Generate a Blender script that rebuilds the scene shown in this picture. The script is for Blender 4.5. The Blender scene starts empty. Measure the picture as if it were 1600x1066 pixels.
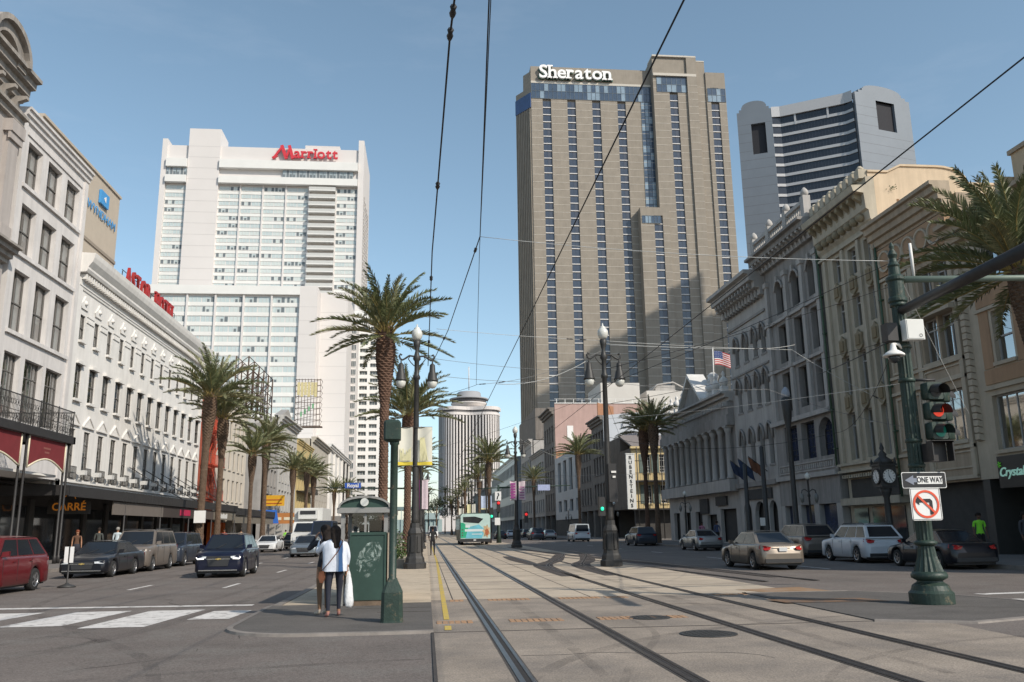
import bpy, math, random
from mathutils import Vector, Matrix
from math import sin, cos, pi, radians, atan2, sqrt, hypot
rnd = random.Random(7)
SC = bpy.context.scene
COL = SC.collection

# ------------------------------------------------------------------ camera
CAM_H = 1.55
F = 1333.0
vy = Vector((665-800, 828-533, F)).normalized()
vz = Vector((710-800, -5350-533, F)).normalized()
vz = (vz - vy*vz.dot(vy)).normalized()
vx = vy.cross(vz)
# rows of R = camera axes (right, down, forward) expressed in world axes
RIGHT = Vector((vx[0], vy[0], vz[0])); DOWN = Vector((vx[1], vy[1], vz[1])); FWD = Vector((vx[2], vy[2], vz[2]))
cd = bpy.data.cameras.new('camera'); cam = bpy.data.objects.new('camera', cd); COL.objects.link(cam)
m = Matrix.Identity(4)
for i, a in enumerate((RIGHT, -DOWN, -FWD)):
    m[0][i], m[1][i], m[2][i] = a
m.translation = Vector((0, 0, CAM_H))
cam.matrix_world = m
cd.sensor_width = 36.0; cd.lens = F/1600*36
cd.clip_start = .1; cd.clip_end = 6000
SC.camera = cam

# ------------------------------------------------------------------ light
SUN_EL = radians(37.0)
SUN_AZ = Vector((0.70, -0.714)).normalized()      # horizontal direction towards the sun
W = bpy.data.worlds.new('World'); SC.world = W; W.use_nodes = True
nt = W.node_tree; nt.nodes.clear()
sky = nt.nodes.new('ShaderNodeTexSky'); sky.sky_type = 'NISHITA'; sky.sun_disc = False
sky.sun_elevation = SUN_EL; sky.sun_rotation = atan2(SUN_AZ.x, SUN_AZ.y)
sky.air_density = 1.0; sky.dust_density = 0.7; sky.ozone_density = 2.2; sky.altitude = 0
# faint high cloud
tc = nt.nodes.new('ShaderNodeTexCoord'); mp = nt.nodes.new('ShaderNodeMapping'); mp.inputs['Scale'].default_value = (1.2, 1.2, 4.5)
nz = nt.nodes.new('ShaderNodeTexNoise'); nz.inputs['Scale'].default_value = 2.3; nz.inputs['Detail'].default_value = 7; nz.inputs['Roughness'].default_value = .6
rp = nt.nodes.new('ShaderNodeValToRGB'); rp.color_ramp.elements[0].position = .5; rp.color_ramp.elements[1].position = .78
rp.color_ramp.elements[0].color = (0, 0, 0, 1); rp.color_ramp.elements[1].color = (.10, .10, .10, 1)
hs = nt.nodes.new('ShaderNodeHueSaturation'); hs.inputs['Saturation'].default_value = .88; hs.inputs['Hue'].default_value = .483; hs.inputs['Value'].default_value = 1.0
mx = nt.nodes.new('ShaderNodeMix'); mx.data_type = 'RGBA'; mx.inputs['B'].default_value = (6.0, 6.2, 6.8, 1)
bg = nt.nodes.new('ShaderNodeBackground'); bg.inputs['Strength'].default_value = 0.15
wo = nt.nodes.new('ShaderNodeOutputWorld')
L = nt.links.new
L(tc.outputs['Generated'], mp.inputs['Vector']); L(mp.outputs[0], nz.inputs['Vector']); L(nz.outputs['Fac'], rp.inputs[0])
L(sky.outputs[0], hs.inputs['Color']); L(hs.outputs[0], mx.inputs['A']); L(rp.outputs[0], mx.inputs['Factor']); L(mx.outputs['Result'], bg.inputs['Color']); L(bg.outputs[0], wo.inputs[0])
sd = bpy.data.lights.new('sun', 'SUN'); sd.energy = 3.9; sd.angle = radians(.53); sd.color = (1.0, .92, .80)
so = bpy.data.objects.new('sun', sd); COL.objects.link(so)
sdir = Vector((SUN_AZ.x*cos(SUN_EL), SUN_AZ.y*cos(SUN_EL), sin(SUN_EL)))
so.rotation_euler = sdir.to_track_quat('Z', 'Y').to_euler(); so.location = sdir*60
SC.view_settings.view_transform = 'Standard'; SC.view_settings.look = 'None'
SC.view_settings.exposure = 0.17; SC.view_settings.gamma = 1.0; SC.view_settings.use_curve_mapping = False
SC.cycles.max_bounces = 6; SC.cycles.transparent_max_bounces = 12

# ------------------------------------------------------------------ materials
MATS = {}
def M(name, col, rough=.75, var=.12, scale=1.5, bump=0.0, bscale=None, metal=0.0, spec=.4, streak=0.0, dirt=None, emit=0, coat=0, vec='Object', grain=0):
    if name in MATS: return MATS[name]
    mt = bpy.data.materials.new(name); mt.use_nodes = True; MATS[name] = mt
    n = mt.node_tree; b = n.nodes['Principled BSDF']
    b.inputs['Roughness'].default_value = rough; b.inputs['Metallic'].default_value = metal
    b.inputs['Specular IOR Level'].default_value = spec; b.inputs['Coat Weight'].default_value = coat
    c4 = (*col, 1)
    b.inputs['Base Color'].default_value = c4
    if emit: b.inputs['Emission Color'].default_value = c4; b.inputs['Emission Strength'].default_value = emit
    if var or bump or streak:
        t = n.nodes.new('ShaderNodeTexCoord')
        out = t.outputs[vec]
        nA = n.nodes.new('ShaderNodeTexNoise'); nA.inputs['Scale'].default_value = scale; nA.inputs['Detail'].default_value = 6; nA.inputs['Roughness'].default_value = .65
        n.links.new(out, nA.inputs['Vector'])
        mr = n.nodes.new('ShaderNodeMapRange'); mr.inputs['From Min'].default_value = .3; mr.inputs['From Max'].default_value = .7
        mr.inputs['To Min'].default_value = 1-var; mr.inputs['To Max'].default_value = 1+var
        n.links.new(nA.outputs['Fac'], mr.inputs['Value'])
        fac = mr.outputs[0]
        if streak:
            mp = n.nodes.new('ShaderNodeMapping'); mp.inputs['Scale'].default_value = (1.6, 1.6, .12)
            n.links.new(out, mp.inputs['Vector'])
            nB = n.nodes.new('ShaderNodeTexNoise'); nB.inputs['Scale'].default_value = 1.3; nB.inputs['Detail'].default_value = 8; nB.inputs['Roughness'].default_value = .7
            n.links.new(mp.outputs[0], nB.inputs['Vector'])
            mB = n.nodes.new('ShaderNodeMapRange'); mB.inputs['From Min'].default_value = .38; mB.inputs['From Max'].default_value = .68
            mB.inputs['To Min'].default_value = 1; mB.inputs['To Max'].default_value = 1-streak
            n.links.new(nB.outputs['Fac'], mB.inputs['Value'])
            mu = n.nodes.new('ShaderNodeMath'); mu.operation = 'MULTIPLY'
            n.links.new(fac, mu.inputs[0]); n.links.new(mB.outputs[0], mu.inputs[1]); fac = mu.outputs[0]
        vm = n.nodes.new('ShaderNodeVectorMath'); vm.operation = 'SCALE'; vm.inputs[0].default_value = col
        n.links.new(fac, vm.inputs['Scale']); last = vm.outputs[0]
        if dirt:
            nD = n.nodes.new('ShaderNodeTexNoise'); nD.inputs['Scale'].default_value = dirt[1]; nD.inputs['Detail'].default_value = 9; nD.inputs['Roughness'].default_value = .72
            n.links.new(out, nD.inputs['Vector'])
            mD = n.nodes.new('ShaderNodeMapRange'); mD.inputs['From Min'].default_value = dirt[2]; mD.inputs['From Max'].default_value = dirt[3]
            n.links.new(nD.outputs['Fac'], mD.inputs['Value'])
            mm = n.nodes.new('ShaderNodeMix'); mm.data_type = 'RGBA'; mm.inputs['B'].default_value = (*dirt[0], 1)
            n.links.new(mD.outputs[0], mm.inputs['Factor']); n.links.new(last, mm.inputs['A']); last = mm.outputs['Result']
        n.links.new(last, b.inputs['Base Color'])
        if grain:
            nG = n.nodes.new('ShaderNodeTexNoise'); nG.inputs['Scale'].default_value = 38; nG.inputs['Detail'].default_value = 3; nG.inputs['Roughness'].default_value = .8
            n.links.new(out, nG.inputs['Vector'])
            mG = n.nodes.new('ShaderNodeMapRange'); mG.inputs['From Min'].default_value = .3; mG.inputs['From Max'].default_value = .7; mG.inputs['To Min'].default_value = 1-grain; mG.inputs['To Max'].default_value = 1+grain
            n.links.new(nG.outputs['Fac'], mG.inputs['Value'])
            vG = n.nodes.new('ShaderNodeVectorMath'); vG.operation = 'SCALE'; n.links.new(last, vG.inputs[0]); n.links.new(mG.outputs[0], vG.inputs['Scale']); last = vG.outputs[0]; n.links.new(last, b.inputs['Base Color'])
        if bump:
            nC = n.nodes.new('ShaderNodeTexNoise'); nC.inputs['Scale'].default_value = bscale or scale*6; nC.inputs['Detail'].default_value = 5
            n.links.new(out, nC.inputs['Vector'])
            bp = n.nodes.new('ShaderNodeBump'); bp.inputs['Strength'].default_value = bump; bp.inputs['Distance'].default_value = .02
            n.links.new(nC.outputs['Fac'], bp.inputs['Height']); n.links.new(bp.outputs[0], b.inputs['Normal'])
    return mt
def glassmat(name, tint=(.55, .62, .66), fac=.12, rough=.03):
    """see-through pane: transparent with a reflection that grows with angle"""
    if name in MATS: return MATS[name]
    mt = bpy.data.materials.new(name); mt.use_nodes = True; MATS[name] = mt
    n = mt.node_tree; n.nodes.clear()
    o = n.nodes.new('ShaderNodeOutputMaterial'); t = n.nodes.new('ShaderNodeBsdfTransparent'); t.inputs[0].default_value = (*tint, 1)
    g = n.nodes.new('ShaderNodeBsdfGlossy'); g.inputs['Roughness'].default_value = rough
    lw = n.nodes.new('ShaderNodeFresnel'); lw.inputs['IOR'].default_value = 1.5
    ad = n.nodes.new('ShaderNodeMath'); ad.operation = 'MULTIPLY_ADD'; ad.inputs[1].default_value = .45; ad.inputs[2].default_value = fac; ad.use_clamp = True
    x = n.nodes.new('ShaderNodeMixShader')
    n.links.new(lw.outputs[0], ad.inputs[0]); n.links.new(ad.outputs[0], x.inputs[0]); n.links.new(t.outputs[0], x.inputs[1]); n.links.new(g.outputs[0], x.inputs[2]); n.links.new(x.outputs[0], o.inputs[0])
    return mt

# ------------------------------------------------------------------ mesh helpers
class MB:
    def __init__(s): s.v = []; s.f = []; s.m = []; s.sm = []
    def face(s, pts, mi=0, smooth=False):
        b = len(s.v); s.v.extend([tuple(p) for p in pts]); s.f.append(tuple(range(b, b+len(pts)))); s.m.append(mi); s.sm.append(smooth)
    def box(s, x0, x1, y0, y1, z0, z1, mi=0):
        b = len(s.v)
        s.v += [(x0,y0,z0),(x1,y0,z0),(x1,y1,z0),(x0,y1,z0),(x0,y0,z1),(x1,y0,z1),(x1,y1,z1),(x0,y1,z1)]
        for q in ((0,3,2,1),(4,5,6,7),(0,1,5,4),(1,2,6,5),(2,3,7,6),(3,0,4,7)):
            s.f.append(tuple(b+i for i in q)); s.m.append(mi); s.sm.append(False)
        return s
    def grid(s, rows, mi=0, closed=False, smooth=True, cap=False):
        """rows: list of equal-length rings"""
        b = len(s.v); n = len(rows[0])
        for r in rows: s.v.extend([tuple(p) for p in r])
        for i in range(len(rows)-1):
            for j in range(n if closed else n-1):
                k = (j+1) % n
                s.f.append((b+i*n+j, b+i*n+k, b+(i+1)*n+k, b+(i+1)*n+j)); s.m.append(mi); s.sm.append(smooth)
        if cap and closed:
            s.f.append(tuple(b+j for j in range(n))[::-1]); s.m.append(mi); s.sm.append(False)
            s.f.append(tuple(b+(len(rows)-1)*n+j for j in range(n))); s.m.append(mi); s.sm.append(False)
        return s
    def lathe(s, cx, cy, prof, n=12, mi=0, flute=0, smooth=True):
        rows = []
        for (r, z) in prof:
            rows.append([(cx+(r*(1-(flute if j % 2 else 0)))*cos(2*pi*j/n), cy+(r*(1-(flute if j % 2 else 0)))*sin(2*pi*j/n), z) for j in range(n)])
        return s.grid(rows, mi, True, smooth, True)
    def tube(s, pts, r, n=6, mi=0, cap=True):
        pts = [Vector(p) for p in pts]; rr = r if isinstance(r, (list, tuple)) else [r]*len(pts)
        rows = []; up = Vector((0, 0, 1)); prev = None
        for i, p in enumerate(pts):
            d = (pts[min(i+1, len(pts)-1)]-pts[max(i-1, 0)]).normalized()
            if prev is None:
                a = d.cross(up)
                if a.length < .05: a = d.cross(Vector((0, 1, 0)))
            else: a = prev - d*prev.dot(d)
            a.normalize(); prev = a; b = d.cross(a)
            rows.append([p+(a*cos(2*pi*j/n)+b*sin(2*pi*j/n))*rr[i] for j in range(n)])
        return s.grid(rows, mi, True, True, cap)
    def prism(s, poly, ext, mi=0):
        """poly: list of 3d points (planar), ext: extrusion vector"""
        e = Vector(ext); a = [Vector(p) for p in poly]; b = [p+e for p in a]
        s.face(a[::-1], mi); s.face(b, mi)
        n = len(a)
        for i in range(n): s.face([a[i], a[(i+1) % n], b[(i+1) % n], b[i]], mi)
        return s
    def data(s, name, mats, off=(0, 0, 0)):
        me = bpy.data.meshes.new(name)
        ox, oy, oz = off
        me.from_pydata([(x-ox, y-oy, z-oz) for x, y, z in s.v], [], s.f)
        for mt in (mats if isinstance(mats, (list, tuple)) else [mats]): me.materials.append(mt)
        me.polygons.foreach_set('material_index', s.m); me.polygons.foreach_set('use_smooth', s.sm)
        me.update(); return me
    def build(s, name, mats, parent=None, local=False, label=None, kind=None):
        off = (0, 0, 0)
        if parent is not None and not local: off = wloc(parent)
        o = bpy.data.objects.new(name, s.data(name, mats, off)); COL.objects.link(o)
        if parent is not None: o.parent = parent
        if label: o['label'] = label
        if kind: o['kind'] = kind
        return o
def wloc(o):
    v = Vector((0, 0, 0))
    while o is not None: v = v+o.location; o = o.parent
    return v
def tag(o, label=None, cat=None, group=None, kind=None):
    if label: o['label'] = label
    if cat: o['category'] = cat
    if group: o['group'] = group
    if kind: o['kind'] = kind
    return o
def root(name, loc, label, cat, group=None, rz=0):
    o = bpy.data.objects.new(name, None); COL.objects.link(o); o.location = loc; o.rotation_euler = (0, 0, rz); o.empty_display_size = .3
    return tag(o, label, cat, group)
def inst(name, me, parent, loc, rz=0, sc=None, rot=None):
    o = bpy.data.objects.new(name, me); COL.objects.link(o); o.parent = parent; o.location = loc
    o.rotation_euler = rot if rot else (0, 0, rz)
    if sc: o.scale = sc
    return o
def dup(o, parent=None):
    c = o.copy(); COL.objects.link(c); c.parent = parent
    for ch in list(o.children): dup(ch, c)
    return c

FONTS = {}
def text_mesh(body, size, extrude=.02, bold=0.0, shear=0.0, space=1.0, align='CENTER', xs=1.0):
    key = (body, size, extrude, bold, shear, space, align, xs)
    if key in FONTS: return FONTS[key]
    cu = bpy.data.curves.new('text', 'FONT'); cu.body = body; cu.size = size; cu.extrude = extrude; cu.offset = bold; cu.shear = shear
    cu.space_character = space; cu.align_x = align; cu.align_y = 'CENTER'; cu.resolution_u = 3
    o = bpy.data.objects.new('text', cu); COL.objects.link(o)
    dg = bpy.context.evaluated_depsgraph_get(); dg.update()
    me = bpy.data.meshes.new_from_object(o.evaluated_get(dg))
    bpy.data.objects.remove(o)
    if xs != 1: me.transform(Matrix.Diagonal((xs, 1, 1, 1)))
    FONTS[key] = me; return me
def text(name, body, size, mt, pos, N, parent=None, **kw):
    """lettering on a wall whose outward normal is N, centred at pos (world)"""
    me = text_mesh(body, size, **kw).copy(); me.materials.clear(); me.materials.append(mt)
    o = bpy.data.objects.new(name, me); COL.objects.link(o)
    N = Vector(N).normalized(); Z = Vector((0, 0, 1)); X = Z.cross(N).normalized()
    mm = Matrix.Identity(4)
    for i, a in enumerate((X, N.cross(X), N)): mm[0][i], mm[1][i], mm[2][i] = a
    p = Vector(pos)
    if parent is not None: p = p-wloc(parent); o.parent = parent
    mm.translation = p; o.matrix_local = mm
    return o

# ------------------------------------------------------------------ palette
stone = dict(rough=.85, bump=.25)
WHITE = M('white_stucco', (.68, .655, .62), .85, .07, .5, .15, 12, streak=.14, dirt=((.52, .49, .455), .9, .58, .82))
GREYW = M('grey_white_plaster', (.60, .57, .55), .85, .08, .6, .15, 12, streak=.18, dirt=((.44, .41, .39), .8, .58, .82))
WHITET = M('white_trim', (.70, .68, .65), .8, .05, 1)
BEIGE = M('beige_render', (.40, .36, .335), .85, .08, .7, .15, 9, streak=.2)
BEIGED = M('weathered_beige_stone', (.33, .30, .27), .9, .2, 1.5, .3, 9, streak=.45)
DGLASS = M('dark_window_glass', (.034, .038, .042), .06, 0, spec=.6)
CLEAR = glassmat('clear_pane', (.60, .64, .66), .03)
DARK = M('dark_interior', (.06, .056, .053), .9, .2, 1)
CURT = M('pale_curtain', (.40, .41, .385), .9, .15, 3)
CURTS = M('dusty_drape', (.22, .22, .21), .9, .15, 3)
FRAMEW = M('window_frame_paint', (.40, .39, .37), .6, .05, 2)
FRAMEB = M('taupe_sash_paint', (.13, .12, .11), .6, .05, 2)
FRAMED = M('dark_frame_paint', (.05, .048, .045), .5, .1, 2)
IRON = M('black_iron', (.036, .035, .034), .5, .2, 6, .1, 30)
GREENP = M('dark_green_paint', (.022, .040, .031), .5, .22, 4, .25, 22, dirt=((.105, .09, .06), 7, .57, .66), grain=.15)
ROOFM = M('gravel_roof', (.16, .155, .15), .95, .2, 2)

STEM = {'h': (0, 1), 'n': (0, 1), 'r': (0,), 'A': (0, 1), 'H': (0, 1), 'R': (0, 1), 'T': (.5,), 'E': (0,), 'L': (0,), 'i': (.5,), 'm': (0, .5, 1)}
TOPS = {'h': (0,), 'H': (0, 1), 'R': (0,), 'E': (0,), 'L': (0,), 'n': (0,), 'r': (0,), 'i': (.5,)}
XH = 'nri'
def serif_text(word, fr, u, v, w, size, mt, rt, bold=.1, ext=.3, xs=1.0, sw=.16, gap=.05, sl=1.5):
    """slab serif lettering: every letter its own part, starting at u, baseline v"""
    for ch in word:
        if ch == ' ': u += size*.35; continue
        me = text_mesh(ch, size, extrude=ext, bold=bold, xs=xs, align='LEFT').copy(); me.materials.clear(); me.materials.append(mt)
        xs_ = [q.co.x for q in me.vertices]; ys_ = [q.co.y for q in me.vertices]; x0, x1, y0, y1 = min(xs_), max(xs_), min(ys_), max(ys_)
        o = bpy.data.objects.new('letter', me); COL.objects.link(o); o.parent = rt
        N = Vector(fr.n3()); Z = Vector((0, 0, 1)); X = Z.cross(N).normalized(); mm = Matrix.Identity(4)
        for i, a in enumerate((X, Z, N)): mm[0][i], mm[1][i], mm[2][i] = a
        base = text_mesh('H', size, extrude=ext, bold=bold, xs=xs, align='LEFT'); by0 = min(q.co.y for q in base.vertices); ty = max(q.co.y for q in base.vertices)
        mm.translation = Vector(fr.P(u, v, w))-wloc(rt)-X*x0-Z*by0; o.matrix_local = mm
        mb = MB(); s_ = size*sw; hh = size*.07
        for tab, top in ((STEM, 0), (TOPS, 1)):
            for k in tab.get(ch, ()):
                c = x0+s_*.5+(x1-x0-s_)*k; yy = (y1-hh if ch in XH or ch == 'h' else ty-hh) if top else by0
                mb.box(c-s_*.5*sl, c+s_*.5*sl, yy, yy+hh, -ext*1.01, ext*1.01)
        if mb.v: sf_ = mb.build('serif', mt, o, local=True)
        u += x1-x0+size*gap
    return u
# ------------------------------------------------------------------ facade tools
class Fr:
    """a vertical plane: u along it, v up, w outward"""
    def __init__(s, ox, oy, ux, uy, nx, ny): s.O = (ox, oy); s.U = (ux, uy); s.N = (nx, ny); s.rz = atan2(ny, nx)-pi/2
    def P(s, u, v, w=0): return (s.O[0]+u*s.U[0]+w*s.N[0], s.O[1]+u*s.U[1]+w*s.N[1], v)
    def n3(s): return (s.N[0], s.N[1], 0)
def LF(x=-23.0): return Fr(x, 0, 0, 1, 1, 0)
def RF(x=25.0): return Fr(x, 0, 0, 1, -1, 0)
def FF(y): return Fr(0, y, 1, 0, 0, -1)
def fbox(mb, fr, u0, u1, v0, v1, w0, w1, mi=0):
    a = [fr.P(u0, v0, w0), fr.P(u1, v0, w0), fr.P(u1, v0, w1), fr.P(u0, v0, w1)]
    b = [fr.P(u0, v1, w0), fr.P(u1, v1, w0), fr.P(u1, v1, w1), fr.P(u0, v1, w1)]
    k = len(mb.v); mb.v += a+b
    for q in ((0,3,2,1),(4,5,6,7),(0,1,5,4),(1,2,6,5),(2,3,7,6),(3,0,4,7)):
        mb.f.append(tuple(k+i for i in q)); mb.m.append(mi); mb.sm.append(False)
def fprof(mb, fr, u0, u1, prof, mi=0):
    """extrude a (w, v) profile along u (a cornice)"""
    a = [fr.P(u0, v, w) for w, v in prof]; b = [fr.P(u1, v, w) for w, v in prof]
    n = len(prof); mb.face(a, mi); mb.face(b[::-1], mi)
    for i in range(n): j = (i+1) % n; mb.face([a[i], b[i], b[j], a[j]], mi)
def wall_sheet(mb, fr, u0, u1, v0, v1, ops, depth=.3, mi=0):
    """front face with real openings and reveals; ops: (u0,u1,v0,v1[,'arch'])"""
    us = sorted(set([u0, u1]+[round(o[0], 4) for o in ops]+[round(o[1], 4) for o in ops])); vs = sorted(set([v0, v1]+[round(o[2], 4) for o in ops]+[round(o[3], 4) for o in ops]))
    us = [u for u in us if u0-1e-6 <= u <= u1+1e-6]; vs = [v for v in vs if v0-1e-6 <= v <= v1+1e-6]
    for j in range(len(vs)-1):
        run = None; cv = (vs[j]+vs[j+1])/2
        for i in range(len(us)-1):
            cu = (us[i]+us[i+1])/2
            hole = any(o[0] < cu < o[1] and o[2] < cv < o[3] for o in ops)
            if not hole: run = us[i] if run is None else run
            if (hole or i == len(us)-2) and run is not None:
                e = us[i] if hole else us[i+1]
                mb.face([fr.P(run, vs[j]), fr.P(e, vs[j]), fr.P(e, vs[j+1]), fr.P(run, vs[j+1])], mi); run = None
    for o in ops:
        a, b, c, d = o[:4]
        for p, q in (((a, c), (b, c)), ((b, c), (b, d)), ((b, d), (a, d)), ((a, d), (a, c))):
            mb.face([fr.P(*p), fr.P(*q), fr.P(*q, -depth), fr.P(*p, -depth)], mi)
        if len(o) > 4:
            r = (b-a)/2; cx = (a+b)/2; cz = d-r
            pts = [(cx+r*cos(t*pi/10), cz+r*sin(t*pi/10)) for t in range(11)]
            for side in (0, 1):
                arc = pts[:6] if side == 0 else pts[5:]
                cor = (b, d) if side == 0 else (a, d)
                for k in range(len(arc)-1):
                    mb.face([fr.P(*cor), fr.P(*arc[k]), fr.P(*arc[k+1])], mi)
                    mb.face([fr.P(*arc[k]), fr.P(*arc[k+1]), fr.P(*arc[k+1], -depth), fr.P(*arc[k], -depth)], mi)
    for p, q in (((u0, v0), (u1, v0)), ((u1, v0), (u1, v1)), ((u1, v1), (u0, v1)), ((u0, v1), (u0, v0))):
        mb.face([fr.P(*p), fr.P(*q), fr.P(*q, -depth), fr.P(*p, -depth)], mi)
WCACHE = {}
def win_meshes(w, h, style, frm, glass, back, sill=None, hood=None, wallm=None, curt=None, seed=0):
    key = (round(w, 2), round(h, 2), style, frm.name, glass.name, back.name, sill, hood, wallm and wallm.name, curt and curt.name, seed)
    if key in WCACHE: return WCACHE[key]
    r = random.Random(seed*31+7); t = min(.07, w*.08); d = .06
    f = MB()
    f.box(-w/2, -w/2+t, -.02, d, 0, h); f.box(w/2-t, w/2, -.02, d, 0, h); f.box(-w/2+t, w/2-t, -.02, d, h-t, h); f.box(-w/2+t, w/2-t, -.02, d, 0, t)
    if 'm' in style: f.box(-w/2+t, w/2-t, -.02, d*1.4, h*.48, h*.48+t)          # meeting rail
    if 't' in style: f.box(-w/2+t, w/2-t, -.02, d, h*.72, h*.72+t)              # transom
    if 'c' in style: f.box(-t/2, t/2, -.02, d*.9, t, h-t)                       # centre mullion
    if '4' in style:
        for q in (.25, .5, .75): f.box(w*(q-.5)-.02, w*(q-.5)+.02, -.02, d*.7, t, h-t)
    if '6' in style:
        for q in (1/3, 2/3): f.box(w*(q-.5)-.015, w*(q-.5)+.015, -.01, d*.6, t, h-t)
        for q in (.17, .33, .66, .82): f.box(-w/2+t, w/2-t, -.01, d*.6, h*q, h*q+.03)
    if sill: f.box(-w/2-sill, w/2+sill, -.05, .30+sill, -.16, 0, 1)
    if hood: f.box(-w/2-hood, w/2+hood, -.05, .30+hood, h, h+.14, 1); f.box(-w/2-hood*.6, w/2+hood*.6, -.05, .30+hood*.5, h+.14, h+.24, 1)
    fm = f.data('window', [frm, wallm or frm])
    p = MB(); p.face([(-w/2+t*.5, 0.004, t*.5), (w/2-t*.5, 0.004, t*.5), (w/2-t*.5, 0.004, h-t*.5), (-w/2+t*.5, 0.004, h-t*.5)])
    pm = p.data('pane', glass)
    cm = None
    if glass is CLEAR:
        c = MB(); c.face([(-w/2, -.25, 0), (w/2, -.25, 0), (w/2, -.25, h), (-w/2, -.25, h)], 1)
        if curt:
            def drape(x0, x1, z0, z1):
                n = 10; top = []; bot = []
                for i in range(n+1):
                    x = x0+(x1-x0)*i/n; y = -.14+(.025 if i % 2 else -.025)
                    top.append((x, y, z1)); bot.append((x, y, z0))
                c.grid([bot, top], 0)
            a = r.uniform(.16, .36); b = r.uniform(.15, .34); z0 = 0.03 if r.random() < .7 else h*r.uniform(.2, .45)
            drape(-w/2, -w/2+w*a, z0, h); drape(w/2-w*b, w/2, z0 if r.random() < .6 else h*.4, h)
            if r.random() < .3: drape(-w/2, w/2, h*r.uniform(.6, .85), h)
        cm = c.data('curtain', [curt or back, back])
    WCACHE[key] = (fm, pm, cm); return WCACHE[key]
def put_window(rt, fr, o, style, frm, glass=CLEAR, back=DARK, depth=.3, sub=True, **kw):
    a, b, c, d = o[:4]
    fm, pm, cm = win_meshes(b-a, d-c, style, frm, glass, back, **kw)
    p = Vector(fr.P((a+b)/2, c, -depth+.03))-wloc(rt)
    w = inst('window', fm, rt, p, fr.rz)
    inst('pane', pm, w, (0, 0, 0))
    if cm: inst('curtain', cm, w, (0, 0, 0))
    return w
def body(rt, fr, u0, u1, v0, v1, w0, w1, mt, name='side_wall'):
    mb = MB(); fbox(mb, fr, u0, u1, v0, v1, w0, w1); return mb.build(name, mt, rt)
def cornice(rt, fr, u0, u1, v0, v1, out, mt, name='cornice', steps=3):
    mb = MB(); pr = [(0, v0)]
    for i in range(steps):
        w = out*(i+1)/steps; z = v0+(v1-v0)*(i+.35)/steps; pr += [(out*i/steps+.02, z), (w, z+(v1-v0)*.12/steps)]
    pr += [(out, v1), (-.3, v1), (-.3, v0)]
    fprof(mb, fr, u0, u1, pr); return mb.build(name, mt, rt)
def brackets(rt, fr, u0, u1, n, v0, v1, out, wd, mt, name='bracket', stuff=False):
    if stuff:
        mb = MB()
        for i in range(n):
            u = u0+(u1-u0)*(i+.5)/n; fbox(mb, fr, u-wd/2, u+wd/2, v0, v1, 0, out)
        return mb.build(name, mt, rt, kind='stuff')
    mb = MB(); h = v1-v0
    mb.prism([(-wd/2, 0, 0), (-wd/2, out*.35, 0), (-wd/2, out*.5, h*.5), (-wd/2, out, h*.75), (-wd/2, out, h), (-wd/2, 0, h)], (wd, 0, 0))
    me = mb.data(name, mt)
    for i in range(n):
        inst(name, me, rt, Vector(fr.P(u0+(u1-u0)*(i+.5)/n, v0, 0))-wloc(rt), fr.rz)
def broot(name, fr, u, label, cat='building', group=None): return root(name, fr.P(u, 0), label, cat, group)

# ================================================================== THE SETTING
ASPH = M('worn_asphalt', (.138, .116, .103), .88, .22, .35, .35, 60, dirt=((.16, .145, .13), .9, .48, .72), vec='Object', grain=.5)
ASPHD = M('dark_asphalt_patch', (.10, .09, .082), .85, .2, .8, .4, 50, dirt=((.12, .11, .10), 2, .5, .75), grain=.3)
CONC = M('sunbaked_concrete', (.44, .365, .28), .88, .13, .7, .25, 40, dirt=((.27, .225, .185), .45, .45, .75), grain=.14)
CONCD = M('tyre_darkened_concrete', (.265, .22, .178), .86, .26, .5, .3, 40, dirt=((.15, .13, .115), .55, .44, .74), grain=.42)
PLAT = M('platform_concrete', (.46, .38, .285), .88, .12, 1.2, .25, 40, dirt=((.27, .22, .17), .8, .5, .75), grain=.15)
SIDE = M('sidewalk_concrete', (.17, .155, .145), .9, .15, 1, .25, 30)
KERB = M('kerb_granite', (.21, .185, .165), .85, .2, 3, .3, 30)
RAILM = M('rolled_steel_rail', (.10, .09, .09), .32, .3, 5, .1, 20, metal=.7)
RAILR = M('rusty_groove', (.030, .026, .024), .8, .3, 6)
PAINTW = M('worn_white_road_paint', (.60, .57, .54), .75, .1, 3, dirt=((.16, .14, .13), 4, .52, .66))
PAINTY = M('worn_yellow_road_paint', (.50, .36, .07), .75, .1, 3, dirt=((.30, .24, .17), 3, .5, .68))
BRICKO = M('orange_brick_paver', (.36, .21, .115), .85, .2, 6, .3, 30, dirt=((.22, .18, .15), 2.5, .48, .7))
def sheet(name, pts, z, mt, kind='structure', parent=None, thick=None):
    mb = MB()
    if thick: mb.prism([(x, y, z-thick) for x, y in pts], (0, 0, thick))
    else: mb.face([(x, y, z) for x, y in pts])
    o = mb.build(name, mt, parent); 
    if kind: o['kind'] = kind
    return o
g = MB()
xs = [-3500, -400, -60, 60, 400, 3500]; ys = [-400, -40, 60, 300, 1200, 4500]
g.grid([[(x, y, -.012) for x in xs] for y in ys], smooth=False)
tag(g.build('road_surface', ASPH), kind='structure')
# neutral ground slab; near part crossed by traffic is darker
sheet('neutral_ground', [(.13, 20.1), (8.75, 20.1), (8.9, 46), (8.9, 420), (.13, 420)], .0, CONC)
sheet('crossing_slab', [(.13, 3), (7.5, 3), (8.75, 20.1), (.13, 20.1)], -.003, CONCD)
sheet('crossing_apron', [(7.5, 3), (26, 3), (26, 13.6), (13.5, 13.9), (8.2, 13.4)], -.006, ASPH)
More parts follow.
